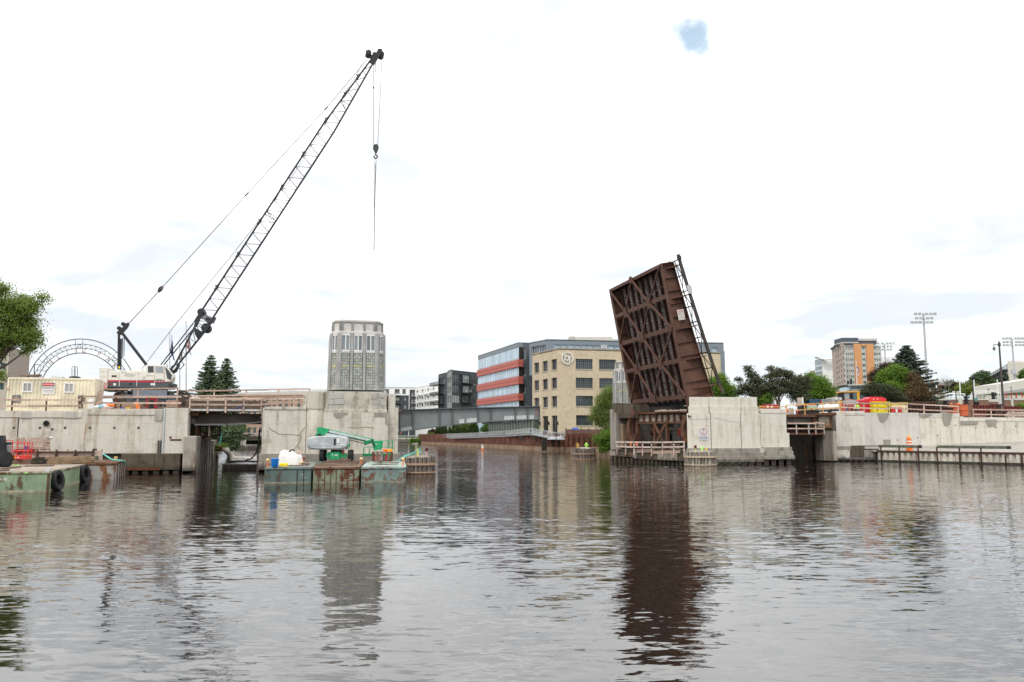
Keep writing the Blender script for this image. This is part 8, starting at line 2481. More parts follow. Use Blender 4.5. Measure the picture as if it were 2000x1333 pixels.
# spruces by the side channel
q = P(405,868,98); conifer('spruce_tree','taller green spruce behind the left span',(q.x,98,1.9),P(405,693,98).z - 1.9,3.5,LM['spruce'],54,11,.125,.14,.28)
q = P(437,868,101); conifer('spruce_tree','thinner spruce right of the taller one behind the left span',(q.x,101,1.9),P(437,699,101).z - 1.9,3.0,LM['spruce'],54,10,.125,.14,.32)
q = P(452,872,96); tree('spruce_tree','dark bushy spruce on the channel bank below the left span',(q.x,96,1.7),[L(447,848,96,16,18,20),L(458,846,96,12,14,22),L(450,868,96,14,16,12),L(442,840,96,13,12,14)],LM['spruce'],leaf=.11,per=150,clump=.28,trunk_r=.15,flat=.45)
q = P(470,850,120); tree('young_tree','small light green tree on the bank right of the dark bushy spruce',(q.x,120,1.9),[L(471,836,120,6,8,10)],LM['birch'],leaf=.17,per=60,trunk_r=.08)
q = P(429,885,84); tree('bank_shrub','light green shrub hanging on the channel wall above the water jet',(q.x,84.2,1.5),[L(428,873,84,9,10,4),L(437,871,84,6,8,4)],LM['lime'],leaf=.10,per=60,clump=.16,trunk_r=.05)
# birch / willow by the second tower
Yb = 112
tree('birch_tree','feathery light green birch by the second tower on the right bank',(P(1196,875,Yb).x,Yb,1.0),
     [L(1188,768,Yb,14,18,15),L(1178,782,Yb,16,18,14),L(1190,792,Yb,14,18,12),L(1170,800,Yb,18,18,13),L(1188,812,Yb,14,16,12),L(1160,816,Yb,9,12,9),L(1175,822,Yb,14,16,12),L(1198,770,Yb,9,12,16),L(1186,838,Yb,8,12,8)],LM['birch'],leaf=.085,per=95,clump=.30,trunk_r=.13,bark=BARK_P,flat=.8,fill_=.3)
tree('bank_bush','deep green bush hanging over the water under the birch',(P(1188,884,Yb - 2).x,Yb - 2,.6),
     [L(1185,850,Yb - 2,14,16,11),L(1176,858,Yb - 2,14,14,12),L(1190,868,Yb - 2,12,14,12),L(1178,876,Yb - 2,9,12,7)],LM['lime'],leaf=.09,per=110,clump=.26,trunk_r=.10,fill_=.3)
# promenade planting: cedar columns, hedge, far bushes
ORD = 'first second third fourth fifth sixth seventh eighth ninth tenth eleventh last'.split()
def sheet_y(px):
 u = (px - 1000) / FPX
 for (x0,y0),(x1,y1) in zip(SHEET,SHEET[1:]):
  k = (u * y0 - x0) / ((x1 - x0) - u * (y1 - y0))
  if 0 <= k <= 1: return y0 + (y1 - y0) * k
 return 262
for k,px in enumerate((853,858,864,870,878,886,893,906,912,919,926,932)):
 Yc = sheet_y(px) + 5
 q = P(px,850,Yc); hgt = (16 + 3 * ((k * 7) % 4) / 3) * Yc / FPX * .95
 lb = 'slim dark cedar, %s from the left in the promenade row' % ORD[k]
 o = conifer('cedar_tree',lb,(q.x,Yc,P(px,848,Yc).z),hgt,.62,LM['cedar'],14,7,.17,-.5,.15,0.0,'row of slim cedars on the promenade') if k == 0 else None
 if k == 0: proto,h0 = o,hgt
 else: dup(proto,(q.x,Yc + .5 * (k % 3),P(px,848,Yc).z),k * 1.3,lb,scale=hgt / h0)
tree('linden_tree','broad light green trees behind the cedar row',(P(935,850,212).x,212,2.3),[L(910,838,225,20,8,9),L(935,834,212,22,8,12),L(953,838,200,12,8,9),L(895,842,232,10,8,7)],LM['green'],leaf=.24,per=60,clump=.4,trunk_r=.15)
tree('plum_bush','reddish bush at the left end of the cedar row',(P(843,850,256).x,256,2.3),[L(845,845,256,8,6,5)],LM['plum'],leaf=.22,per=40,clump=.35,trunk_r=.08)
tree('yellow_bush','yellow green bush below the red one on the promenade',(P(842,853,253).x,253,2.0),[L(842,849,253,6,5,3)],LM['willow'],leaf=.2,per=40,clump=.3,trunk_r=.06)
tree('ivy','green creeper hanging on the far river wall',(P(815,862,258).x,258.5,1.0),[L(806,861.5,258.5,6,3,3.5),L(817,861,258.5,5,3,4)],LM['lime'],leaf=.24,per=40,clump=.35,trunk_r=.05)
# trees behind the white pier
Yp = 122
tree('maple_tree','bright green maple right behind the leaf hand rail',(P(1405,800,Yp).x,Yp + 6,2.4),[L(1400,752,Yp + 6,20,20,16),L(1415,762,Yp + 6,18,20,14),L(1392,770,Yp + 6,16,18,12),L(1428,768,Yp + 6,14,16,12),L(1408,740,Yp + 6,9,12,8)],LM['lime'],leaf=.11,per=110,clump=.36,trunk_r=.22)
def pine(label,px,base_y,Y,lobes,tr=.18): return tree('pine_tree',label,(P(px,800,Y).x,Y,3.6),lobes,LM['pine'],leaf=.10,per=84,clump=.24,trunk_r=tr,flat=.55,fill_=.25,fork=.25,bare=3)
pine('spreading dark pine behind the step of the white pier, reaching left',1478,800,112,[L(1468,733,112,14,14,8),L(1462,722,112,9,9,6),L(1478,745,112,18,18,9),L(1458,757,112,18,18,8),L(1486,760,112,18,18,10),L(1442,742,112,7,8,4),L(1474,768,112,20,18,8),L(1446,766,112,12,12,6)])
pine('dark multi stemmed pine in the middle of the pine group',1522,800,110,[L(1505,734,110,15,15,9),L(1522,728,110,16,15,9),L(1538,732,110,15,15,9),L(1515,748,110,20,18,9),L(1536,750,110,18,18,10),L(1500,756,110,15,15,9),L(1526,764,110,20,18,8),L(1506,720,110,6,6,5)],.22)
pine('dark dense pine at the right of the pine group',1560,800,111,[L(1556,742,111,16,15,9),L(1566,756,111,17,16,11),L(1550,764,111,16,16,11),L(1562,776,111,20,18,10),L(1576,744,111,10,12,8)])
tree('green_tree','light green tree seen between the pine stems above the white pier',(P(1497,800,130).x,130,3),[L(1494,782,130,14,16,16),L(1480,780,130,10,12,14),L(1505,768,130,12,14,10)],LM['lime'],leaf=.12,per=80,clump=.36,trunk_r=.12)
tree('maple_tree','full yellow green maple right of the pines behind the blue container',(P(1600,800,128).x,128,3),[L(1584,748,128,16,16,14),L(1600,750,128,16,16,14),L(1612,762,128,15,16,13),L(1594,768,128,20,18,14),L(1620,770,128,9,12,9),L(1580,736,128,6,8,7),L(1575,765,128,14,14,13)],LM['lime'],leaf=.11,per=120,clump=.38,trunk_r=.2)
# group left of the ball field
Yg = 128
q = P(1778,800,Yg + 4)
conifer('spruce_tree','tall ragged blue green spruce beside the floodlight mast',(q.x,Yg + 4,3.0),P(1775,674,Yg + 4).z - 3.0,6.3,LM['darkspruce'],64,13,.17,.10,.36,.10,lean=-.2)
tree('plum_tree','dark purple plum tree behind the lime green maple',(P(1716,800,Yg + 6).x,Yg + 6,3),[L(1733,718,Yg + 6,12,12,7),L(1720,726,Yg + 6,13,12,8),L(1708,736,Yg + 6,10,12,8),L(1742,718,Yg + 6,9,10,6),L(1722,740,Yg + 6,14,14,9)],LM['plum'],leaf=.11,per=110,clump=.36,trunk_r=.14)
tree('lime_maple','lime green maple in front of the purple plum and the spruce',(P(1748,800,Yg).x,Yg,3),[L(1748,722,Yg,11,14,9),L(1735,732,Yg,15,16,11),L(1757,732,Yg,14,16,12),L(1724,740,Yg,10,12,8),L(1744,746,Yg,18,16,10),L(1762,746,Yg,12,12,11),L(1748,760,Yg - 2,14,12,8),L(1766,762,Yg - 2,12,12,8),L(1738,754,Yg - 2,8,9,7),L(1764,776,Yg - 2,9,9,6)],LM['lime'],leaf=.10,per=120,clump=.34,trunk_r=.16)
tree('juniper_bush','dark olive spreading juniper behind the red bins',(P(1712,800,Yg - 6).x,Yg - 6,3.2),[L(1704,756,Yg - 6,14,14,9),L(1720,762,Yg - 6,18,15,12),L(1738,768,Yg - 6,17,15,12),L(1694,766,Yg - 6,13,13,8),L(1715,776,Yg - 6,20,15,9),L(1752,778,Yg - 6,12,13,8)],LM['juniper'],leaf=.095,per=135,clump=.30,trunk_r=.12,flat=.6)
tree('brown_juniper','browning juniper at the foot of the tall spruce',(P(1788,800,Yg - 3).x,Yg - 3,3.2),[L(1780,742,Yg - 1,14,14,13),L(1790,760,Yg - 3,17,15,13),L(1803,772,Yg - 3,14,14,10),L(1778,774,Yg - 4,17,15,10),L(1770,782,Yg - 4,12,14,9)],LM['brown'],leaf=.095,per=135,clump=.34,trunk_r=.12,flat=.7)
tree('olive_juniper','olive dark juniper between the lime maple and the browning one',(P(1778,800,Yg).x,Yg,3.2),[L(1779,750,Yg,14,14,14),L(1772,765,Yg,12,14,14)],LM['juniper'],leaf=.095,per=135,clump=.30,trunk_r=.12,flat=.6)
# hillside trees at right
for nm,lb,px,Y,lobes,m,lf in (
 ('oak_tree','round dark green tree on the hill left of the cream apartments',1914,300,((1908,742,9,9),(1918,736,10,9),(1926,748,8,8),(1914,752,11,8)),'far',.38),
 ('willow_tree','yellow green willow like tree behind the goal posts',1888,250,((1880,760,10,8),(1893,756,12,9),(1903,762,8,7),(1888,764,14,7)),'willow',.30),
 ('maple_tree','small green tree right of the brick house',1856,320,((1856,752,7,8),(1851,757,5,5)),'far',.36),
 ('plum_tree','maroon tree between the small green tree and the willow',1865,315,((1865,757,8,6),(1871,752,5,4)),'plum',.36),
 ('plum_tree','maroon tree on the hill below the round dark green tree',1916,290,((1916,758,8,7),(1923,764,6,5)),'plum',.34),
 ('olive_tree','dull olive trees right of the maroon hill tree',1938,300,((1934,754,9,8),(1944,752,8,8),(1948,760,8,7)),'green',.36),
 ('far_tree','green tree behind the street lamp at the right edge',1998,320,((1998,738,6,12),(2006,730,8,9)),'green',.36)):
 tree(nm,lb,(P(px,800,Y).x,Y,4.0),[L(x,y,Y,a,a,b) for x,y,a,b in lobes],LM[m],leaf=lf,per=30,clump=.55,trunk_r=.25)
q = P(1965,800,290); conifer('spruce_tree','broad dark spruce between the street lamp and the second floodlight',(q.x,290,P(1965,752,290).z),4.8,2.2,LM['darkspruce'],16,8,.4,.2,.2)
tree('bare_tree','bare twiggy tree behind the brick house roof',(P(1845,800,310).x,310,5),[L(1838,742,310,8,8,7),L(1846,738,310,8,8,7),L(1856,743,310,7,8,6),L(1830,748,310,6,7,5)],None,trunk_r=.35,bare=26,bark=plain('pale_twigs',(.30,.28,.25),.9))
tree('sapling','small bright green shrub behind the right end of the red steel stack',(P(1994,800,120).x,120,3.6),[L(1994,793,120,6,7,5),L(1998,797,120,5,7,4)],LM['lime'],leaf=.13,per=50,clump=.25,trunk_r=.06)
# distant wooded skyline so that the land does not end in a bare line
def woods(name,x0,x1,Y,ytop,m):
 lobes = []
 x = x0
 while x < x1:
  lobes.append(L(x,846 - random.uniform(0,ytop),Y + random.uniform(0,30),16,14,9 + random.uniform(0,6))); x += 14
 p,n = lobes_cloud(lobes,5,1.3,.8,.6,.3)
 o = cards(p,n,.95,1,m,name,None); stuff(o)
woods('woods',1380,2100,700,8,LM['far']); woods('woods',-200,560,620,10,LM['far'])
# ================================================================ work yard on the right abutment
YZ = yard_z
def yp(px,Y,z=None): q = P(px,800,Y); return V((q.x,Y,YZ if z is None else z))
def ypoly(mb,pts,Y,dep,mi=0): return mb.prism([P(x,y,Y) for x,y in pts],(0,dep,0),mi)
def ybox(mb,x0,y0,x1,y1,Y,dep,mi=0):
 a,b = P(x0,y1,Y),P(x1,y0,Y); return mb.box(a.x,Y,a.z,b.x,Y + dep,b.z,mi)
def part_box(root,nm,m,x0,y0,x1,y1,Y,dep,bev=0):
 mb = MB(); ybox(mb,x0,y0,x1,y1,Y,dep); return mb.build(nm,m,root,bevel=bev)
# red hopper bins
RBIN = plain('bin_red',(.62,.03,.045),.45,.06)
Y0 = 95.0
for lb,pts in (('tall red hopper bin with a peaked lid behind the timber railing',((1694,806),(1694,780),(1701,775.5),(1723,776),(1731.5,779.5),(1731.5,806))),('narrow red bin at the left end of the tall red hopper bin',((1684.5,806),(1684.5,781.5),(1688,780),(1693.6,779.5),(1693.6,806)))):
 r_ = T('red_bin',lb,'bin',yp((pts[0][0] + pts[-1][0]) / 2,Y0))
 mb = MB(); ypoly(mb,pts,Y0,1.8); mb.build('bin_shell',RBIN,r_,bevel=.03)
 for x in np.linspace(pts[0][0] + 2,pts[-1][0] - 2,4 if pts[-1][0] - pts[0][0] > 20 else 2):
  mb = MB(); ybox(mb,x - .5,783,x + .5,806,Y0 - .06,.058); mb.build('rib',RBIN,r_)
 if pts[0][0] == 1694:
  for x in (1706,1713.5):
   mb = MB().lathe(P(x,780,Y0),[(.06,0),(.06,.04),(.001,.05)],10,ax=(0,-1,0)); mb.build('bolt_cap',WHITE,r_)
# yellow boxes, two by two
YB = plain('box_yellow',(.80,.62,.02),.5,.05)
for k,(x0,x1,y0,y1,lb) in enumerate(((1706,1722,784.5,795,'upper left yellow box of the four before the red bin'),(1722.6,1738,785,795.3,'upper right yellow box of the four before the red bin'),(1706,1722,795.6,806.5,'lower left yellow box of the four before the red bin'),(1722.6,1738,795.8,806.5,'lower right yellow box of the four before the red bin'))):
 r_ = T('yellow_box',lb,'box',yp((x0 + x1) / 2,Y0 - 1.2),0,'four yellow boxes before the red bin')
 part_box(r_,'box_body',YB,x0,y0 + .9,x1,y1,Y0 - 1.2,.9,.02); part_box(r_,'lid',YB,x0 - .3,y0,x1 + .3,y0 + 1.0,Y0 - 1.25,1.0,.01)
 part_box(r_,'faded_stamp',plain('stamp_ochre',(.50,.38,.03),.7),x0 + 5,y0 + 4,x0 + 9.5,y0 + 7.5,Y0 - 1.212,.011)
# person in a lime vest
def person(px,Y,ztop,label):
 hgt = 1.76; zf = ztop - hgt
 q = P(px,800,Y); o = V((q.x,Y,zf))
 r_ = T('person',label,'person',o,radians(15))
 me = bpy.data.meshes.new('body')
 J = dict(pel=(0,0,.93,.145),ch=(0,.0,1.22,.165),nk=(0,0,1.44,.07),hd=(0,-.02,1.56,.085),tp=(0,-.01,1.68,.09),
             hl=(-.09,0,.86,.10),kl=(-.11,-.03,.48,.07),al=(-.11,.02,.08,.045),tl=(-.12,-.15,.03,.035),hr=(.09,0,.86,.10),kr=(.11,.02,.48,.07),ar=(.11,.05,.08,.045),tr=(.12,-.12,.03,.035),
             sl=(-.19,0,1.38,.065),el=(-.25,.02,1.10,.048),wl=(-.22,-.18,.98,.034),sr=(.19,0,1.38,.065),er=(.28,-.02,1.12,.048),wr=(.34,-.24,1.12,.034))
 names = list(J); ed = ['pel-ch','ch-nk','nk-hd','hd-tp','pel-hl','hl-kl','kl-al','al-tl','pel-hr','hr-kr','kr-ar','ar-tr','ch-sl','sl-el','el-wl','ch-sr','sr-er','er-wr']
 me.from_pydata([J[n][:3] for n in names],[[names.index(a) for a in e.split('-')] for e in ed],[])
 ob = bpy.data.objects.new('body',me); COL.objects.link(ob)
 md = ob.modifiers.new('skin','SKIN'); 
 for i,n in enumerate(names):
  me.skin_vertices[0].data[i].radius = (J[n][3],J[n][3] * (.75 if n in ('pel','ch') else 1)); me.skin_vertices[0].data[i].use_root = (n == 'pel')
 sb = ob.modifiers.new('sub','SUBSURF'); sb.levels = 1; sb.render_levels = 1
 dg = bpy.context.evaluated_depsgraph_get(); m2 = bpy.data.meshes.new_from_object(ob.evaluated_get(dg)); bpy.data.objects.remove(ob)
 m2.materials.clear()
 for c_ in ((.10,.12,.20),(.45,.72,.05),(.55,.36,.27)): m2.materials.append(plain('person_cloth',c_,.8))
 for p in m2.polygons:
  z = p.center.z; x = abs(p.center.x); p.use_smooth = True
  p.material_index = 0 if z < .95 else (2 if z > 1.46 or (x > .24 and z < 1.14) else 1)
 b = inst(m2,'body',r_,Matrix.Identity(4),world=False)
 mb = MB().lathe((0,-.01,1.63),[(.125,0),(.12,.06),(.08,.12),(.001,.14)],14); mb.lathe((0,-.1,1.63),[(.10,0),(.10,.015)],10); mb.build('hard_hat',WHITE,r_,smooth=True,local=True)
 for s in (-1,1):
  w_ = V(J['wl' if s < 0 else 'wr'][:3]); d = V((.02 * s,-.9,-.3)).normalized(); sd = d.cross(Z3).normalized()
  mb = MB().bar(w_,w_ + d * .09,.075,.03)
  for k in range(4): a = w_ + d * .09 + sd * (.028 - .019 * k); mb.path([a,a + d * .035,a + d * (.06 + .01 * (k in (1,2))) - Z3 * .02],.009,5,r2=.007)
  mb.path([w_ + d * .03 - sd * s * .035,w_ + d * .06 - sd * s * .06,w_ + d * .09 - sd * s * .055],.011,5); mb.build('hand',plain('glove',(.30,.24,.18),.9),r_,local=True)
 return r_
person(1675,92.2,P(1675,785.3,92.2).z,'worker in a lime vest and jeans standing left of the red bins')
# wheel loader / truck cab
r_ = T('wheel_loader','yellow framed wheel loader cab behind the white truck body','loader',yp(1660,106))
YEL = plain('loader_yellow',(.72,.36,.03),.5,.1)
part_box(r_,'cab_roof',YEL,1645,764.8,1680,767.2,106,2.2,.05)
part_box(r_,'cab_glass',glass('loader_glass',(.25,.30,.30),.05,.2,.8),1649,767.3,1664,781.5,106.2,1.6); part_box(r_,'cab_glass',glass('loader_glass_dark',(.06,.12,.12),.05,.2,.8),1666,767.3,1674.5,780.5,106.1,1.6)
for x0,x1 in ((1647.5,1649),(1664,1666),(1674.6,1678.5)): part_box(r_,'cab_post',YEL if x0 > 1670 else BLACK,x0,767.2,x1,782,106,1.8)
part_box(r_,'wiper',BLACK,1660,769,1662.5,779,106.1,.05)
part_box(r_,'cab_base',plain('dull_orange',(.55,.16,.10),.5),1651,780.2,1664,783,105.7,2)
part_box(r_,'engine_hood',plain('dusty_grey',(.45,.43,.41),.8),1626.5,776.5,1646,791,106.5,2.4,.1)
for x in (1632,1641.5): part_box(r_,'head_lamp',WHITE,x,778,x + 3,781.5,106.3,.18)
mb = MB().prism([P(x,y,104) for x,y in ((1636,792),(1641,783),(1646,784),(1645,796),(1638,799))],(0,.5,0)); mb.build('lift_arm',YEL,r_)
mb = MB().prism([P(x,y,103.5) for x,y in ((1636,797),(1642,789),(1648,786),(1648,802),(1638,802))],(0,2,0)); mb.build('bucket',STEELG,r_)
for x in (1634,1672):
 c = P(x,806,106.4); c.z = YZ + .75; tyre(r_,c,V((0,-1,0)),.75,.5,hub=YEL)
r_ = T('service_truck','white service truck body behind the worker','truck',yp(1670,99))
part_box(r_,'body',plain('truck_white',(.74,.74,.74),.4,.04),1660,782.5,1684,800,99,2.0,.06)
for y in (785.5,789,792.5): part_box(r_,'body_seam',plain('seam_dull',(.4,.4,.42)),1661,y,1683,y + .6,98.97,.03)
part_box(r_,'locker_lid',WHITE,1659.5,781.5,1684.5,782.6,98.9,2.2)
for x in (1665,1679):
 c = P(x,806,99.0); c.z = YZ + .42; tyre(r_,c,V((0,-1,0)),.42,.3,hub=GALV)
r_ = T('equipment_rack','red open frame with a blue drum at the left end of the right wall','rack',yp(1658,91))
for x0,y0,x1,y1 in ((1650.5,790,1668,792.5),(1650.5,790,1652.5,806),(1658.5,792,1661,806),(1666,792,1668,806),(1644.5,786,1647.5,806)): part_box(r_,'frame_bar',plain('frame_red',(.50,.08,.06),.5),x0,y0,x1,y1,91.5,.12)
part_box(r_,'dark_panel',BLACK,1661.2,794,1666,806,91.55,.5)
mb = MB(); c = P(1654.5,806,92); c.z = P(1654,806,92).z; mb.lathe(c,[(.26,0),(.27,.72),(.001,.73)],14); tag(mb.build('blue_drum',plain('drum_blue',(.06,.20,.40))),'blue drum standing inside the red open frame','drum')
# tank trailer
r_ = T('tank_trailer','white cylindrical tank trailer on the right span','tank',yp(1616,93))
za,zb_ = P(1600,797.5,93),P(1637,796.5,93.5)
R = 6.5 / FPX * 93
ax = (zb_ - za).normalized()
mb = MB(); Lk = (zb_ - za).length; mb.lathe(za,[(.001,-.12),(R * .6,-.08),(R * .95,0),(R,.1),(R,Lk - .1),(R * .95,Lk),(R * .6,Lk + .08),(.001,Lk + .12)],22,ax=ax); mb.build('tank_shell',plain('tank_white',(.76,.74,.68),.4,.06),r_,smooth=45)
mb = MB().lathe(za + ax * Lk * .45 + Z3 * R * .95,[(.15,0),(.15,.12),(.001,.13)],12); mb.build('hatch',WHITE,r_)
mb = MB().bar(za - Z3 * R * .95,zb_ - Z3 * R * .95,.7,.15); mb.build('chassis',BLACK,r_)
for f in (.55,.8):
 c = za + ax * Lk * f; c.z -= R * 1.25; c.y -= .3; tyre(r_,c,V((0,-1,0)),.3,.2,hub=GALV)
r_ = T('pickup_truck','dark pickup truck with a pale green window left of the white tank','truck',yp(1580,94))
part_box(r_,'cab',BLACK,1567,791.5,1576,803,94,1.6,.08); part_box(r_,'rear_window',plain('pale_green_sheet',(.42,.50,.36),.4),1576.2,792,1596,801,94.1,1.5,.04)
part_box(r_,'bed',BLACK,1565,801.5,1598,808.5,93.9,1.9,.06); part_box(r_,'tail_lamp',RED,1584,797.5,1587,801,93.85,.1); part_box(r_,'bumper',GALV,1566,808.6,1583,809.6,93.8,.1)
for x in (1570,1592.5):
 c = P(x,808.5,94); tyre(r_,c,V((0,-1,0)),.32,.22,hub=GALV)
for lb,x0,y0,x1,y1,Y,m in (('red sloped tarpaulin roof behind the dark pickup truck',1568,788,1595,792,98,plain('roof_red',(.50,.06,.07),.6)),):
 mb = MB().prism([P(x,y,Y) for x,y in ((x0,y1),(x0 + 4,y0 + 1),(x1 - 4,y0),(x1,y1),)],(0,3,0)); tag(mb.build('red_tarp_roof',m),lb,'roof')
def container(label,x0,y0,x1,y1,Y,m,dep=2.4):
 r_ = T('container',label,'container',yp((x0 + x1) / 2,Y))
 a,b = P(x0,y1,Y),P(x1,y0,Y); mb = MB(); n = max(6,int((b.x - a.x) / .25)); 
 pr = []
 for k in range(n):
  u = a.x + (b.x - a.x) * k / n; w_ = (b.x - a.x) / n; pr += [(u,.04),(u + .4 * w_,.04),(u + .5 * w_,0),(u + .9 * w_,0)]
 vs = [(u,Y + d,z) for z in (a.z,b.z) for u,d in pr]; m_ = len(pr)
 mb.add(vs,[(i,i + 1,m_ + i + 1,m_ + i) for i in range(m_ - 1)]); mb.box(a.x,Y + .05,a.z,b.x,Y + dep,b.z + .01); mb.build('corrugated_wall',m,r_)
 mb = MB().box(a.x - .02,Y - .02,b.z,b.x + .02,Y + dep,b.z + .12); mb.box(a.x - .02,Y - .02,a.z,a.x + .12,Y + .03,b.z); mb.box(b.x - .12,Y - .02,a.z,b.x + .02,Y + .03,b.z); mb.build('frame',m,r_)
 return r_
BLC = plain('container_blue',(.055,.12,.20),.6,.15); BLG = plain('container_blue_grey',(.30,.36,.40),.6,.12)
container('dark blue container behind the white tank, left one',1582,782,1602.5,791,110,BLC); container('pale blue grey container behind the white tank, right one',1605,782,1627,791,110.2,BLG)
part_box(T('red_post','dark red post between the two containers','post',yp(1603.5,109)),'post_shaft',plain('dull_red',(.28,.05,.05)),1602.6,780.5,1604.8,792,109,.2)
r_ = T('red_truck','red truck body with two white lamps behind the white pier wing','truck',yp(1509,104))
part_box(r_,'body',plain('truck_red',(.42,.03,.045),.5,.1),1496,790.5,1521.5,801,104,2.2,.06)
for x in (1497.5,1505.5):
 mb = MB().lathe(P(x + 1.8,795.2,104),[(.16,0),(.16,.08),(.001,.1)],14,ax=(0,-1,0)); mb.build('lamp',WHITE,r_)
for x in (1514,1517): part_box(r_,'rib',plain('truck_red',(.42,.03,.045),.5,.1),x,791,x + .8,801,103.95,.05)
r_ = T('plywood_post','tall pale plywood box post with a white edge behind the amber railing','post',yp(1563,97))
part_box(r_,'lower_box',plain('pale_ply',(.55,.45,.40),.8),1559.5,787.5,1567,806,97,.5); part_box(r_,'upper_box',plain('pale_ply',(.55,.45,.40),.8),1559.5,777,1567,787,97.02,.5); part_box(r_,'white_edge',WHITE,1567.2,776.5,1569,799,96.95,.3); part_box(r_,'red_foot',RED,1567,798,1569.5,803,96.94,.3)
for lb,x0,y0,x1,y1,m in (('grey concrete barrier left of the plywood post',1538.5,797.5,1552,811,plain('barrier_grey',(.46,.42,.37),.9)),('red gas cylinders by the plywood post',1556.5,803,1562,811.5,RED),('small red warning flag on the amber railing',1546.5,799,1548.6,803.5,RED),('white bag hanging in front of the dark pickup truck',1576,809,1580,812,WHITE)):
 r_ = T(('barrier','gas_cylinder','warning_flag','bag')[('grey','red ','smal','whit').index(lb[:4])],lb,lb.split()[1] if lb[:3] != 'red' else 'cylinder',yp((x0 + x1) / 2,95.5))
 if lb.startswith('red'):
  for k in range(2):
   c = P(x0 + 1.5 + 3 * k,y1,95); hgt = P(x0,y0,95).z - c.z; mb = MB().lathe(c,[(.09,0),(.10,.05),(.10,hgt * .8),(.04,hgt),(.001,hgt)],12); mb.build('cylinder_body',m,r_)
 else:
  mb = MB().prism([P(x,y,95) for x,y in ((x0,y1),(x0 + (x1 - x0) * .18,y0),(x1 - (x1 - x0) * .18,y0),(x1,y1))],(0,.12 if 'flag' in lb else .4,0)); mb.build('block',m,r_,bevel=.02)
r_ = T('red_lamp','small red light clamped on the amber railing by the white pier','lamp',RS.pt(1537.5,803,-1))
mb = MB().lathe(RS.pt(1537.5,803,-1),[(.08,-.12),(.1,0),(.08,.12)],10); mb.build('housing',plain('lamp_orange_red',(.75,.10,.05)),r_)
# striped plastic barrier row right of the yellow boxes
r_ = T('barrier_board','yellow and red site board with white gaps right of the yellow boxes','board',yp(1755,94))
part_box(r_,'yellow_top',YB,1741,786.5,1773,790.5,94,.3); part_box(r_,'cream_face',plain('board_cream',(.72,.62,.40)),1741,790.6,1773,799,94.05,.3)
for x0,x1,m in ((1741,1749,RED),(1749.3,1753,WHITE),(1753.3,1761,RED),(1761.3,1764,plain('tan_face',(.6,.45,.25))),(1764.3,1773,plain('board_cream',(.72,.62,.40)))): part_box(r_,'panel',m,x0,796,x1,806,93.9,.1)
# stacks of rusty steel
RST = rusty('stack_red_steel',(.24,.06,.05),(.13,.05,.03),.4,1.0,.5)
RSD = rusty('stack_dark_steel',(.10,.05,.04),(.07,.035,.025),.5,1.0,.5)
def ibeam(root,a,b,w_,h_,m):
 a,b = V(a),V(b); mb = MB(); t_ = (b - a).normalized(); sd = t_.cross(Z3).normalized()
 for dz in (-h_ / 2,h_ / 2): mb.bar(a + Z3 * dz,b + Z3 * dz,w_,.05)
 mb.bar(a,b,.06,h_ - .05); mb.build('i_beam',m,root)
def stack(label,x0,x1,y0,y1,Y,rows,m,sp=0):
 r_ = T('steel_stack',label,'steel stack',yp((x0 + x1) / 2,Y),0,'stacks of rusty steel at right')
 for r in range(rows):
  ya = y1 - (y1 - y0) * (r + .5) / rows
  for k in range(2):
   a,b = P(x0 + random.uniform(0,3),ya,Y + k * 1.0),P(x1 - random.uniform(0,3),ya + random.uniform(-.4,.4),Y + k * 1.0)
   ibeam(r_,a,b,.5,(y1 - y0) / rows * Y / FPX * .92,m)
 for x in np.arange(x0 + 3,x1,6.0):
  mb = MB(); ybox(mb,x,y0 + 1,x + .8,y1 - 1,Y - .25,.08); mb.build('stiffener',m,r_)
 return r_
stack('red stack of steel girders right of the orange boxes',1897,1946,792,812,108,2,RST)
stack('long red stack of girders reaching the right edge behind the lamp post',1958,1996,794,804,108,1,RST)
stack('low dark stack of rusty girders below the lamp post',1925,1968,804,815,100,2,RSD)
stack('dark rusty steel frames between the yellow board and the orange boxes',1776,1830,787,806,104,3,RSD)
stack('low brown beam lying along the wall left of the orange boxes',1800,1862,797,801,98,1,RSD)
r_ = T('steel_cage','rusty upright steel cage in the middle of the low dark stack','cage',yp(1950,103))
for k in range(7):
 x = 1945 + k * 1.8; mb = MB().bar(P(x,815,99),P(x - .4,791 + (k % 3),99),.1); mb.build('bar',RSD,r_)
mb = MB(); ybox(mb,1942,789.5,1960,792,98.8,1.0); mb.build('cap_plate',RSD,r_)
r_ = T('steel_trestle','dark rusty trestle tables before the browning juniper','trestle',yp(1808,106))
for x in (1793,1802,1811,1820,1828): mb = MB().bar(P(x,803,106),P(x,786,106),.14); mb.build('leg',RSD,r_)
mb = MB(); ybox(mb,1790,784.5,1830,787,105.8,2); mb.build('top_plate',RSD,r_)
OR2 = rusty('faded_orange_steel',(.55,.13,.055),(.22,.07,.03),.2,1.0,.5)
for lb,x0,y0,x1,y1 in (('upper faded orange steel box before the field wall',1870,790.5,1890.5,802),('lower left orange steel box behind the railing',1861.5,804,1876,813),('lower right orange steel box behind the railing',1877,802.5,1891,813)):
 r_ = T('orange_box',lb,'box',yp((x0 + x1) / 2,100),0,'faded orange steel boxes')
 part_box(r_,'box_body',OR2,x0,y0,x1,y1,100,1.6,.02); part_box(r_,'lid',OR2,x0 - .4,y0 - .6,x1 + .4,y0 - .05,99.95,1.7)
r_ = T('hard_hats','orange caps on top of the upper orange box','caps',yp(1872,100))
for x in (1858.5,1870,1873):
 mb = MB(); c = P(x,790,100.5); mb.lathe(c,[(.14,0),(.12,.1),(.001,.15)],10); mb.build('cap',ORANGE,r_)
r_ = T('timber_pile','low pile of pale boards at the right end of the right wall','boards',yp(1985,95))
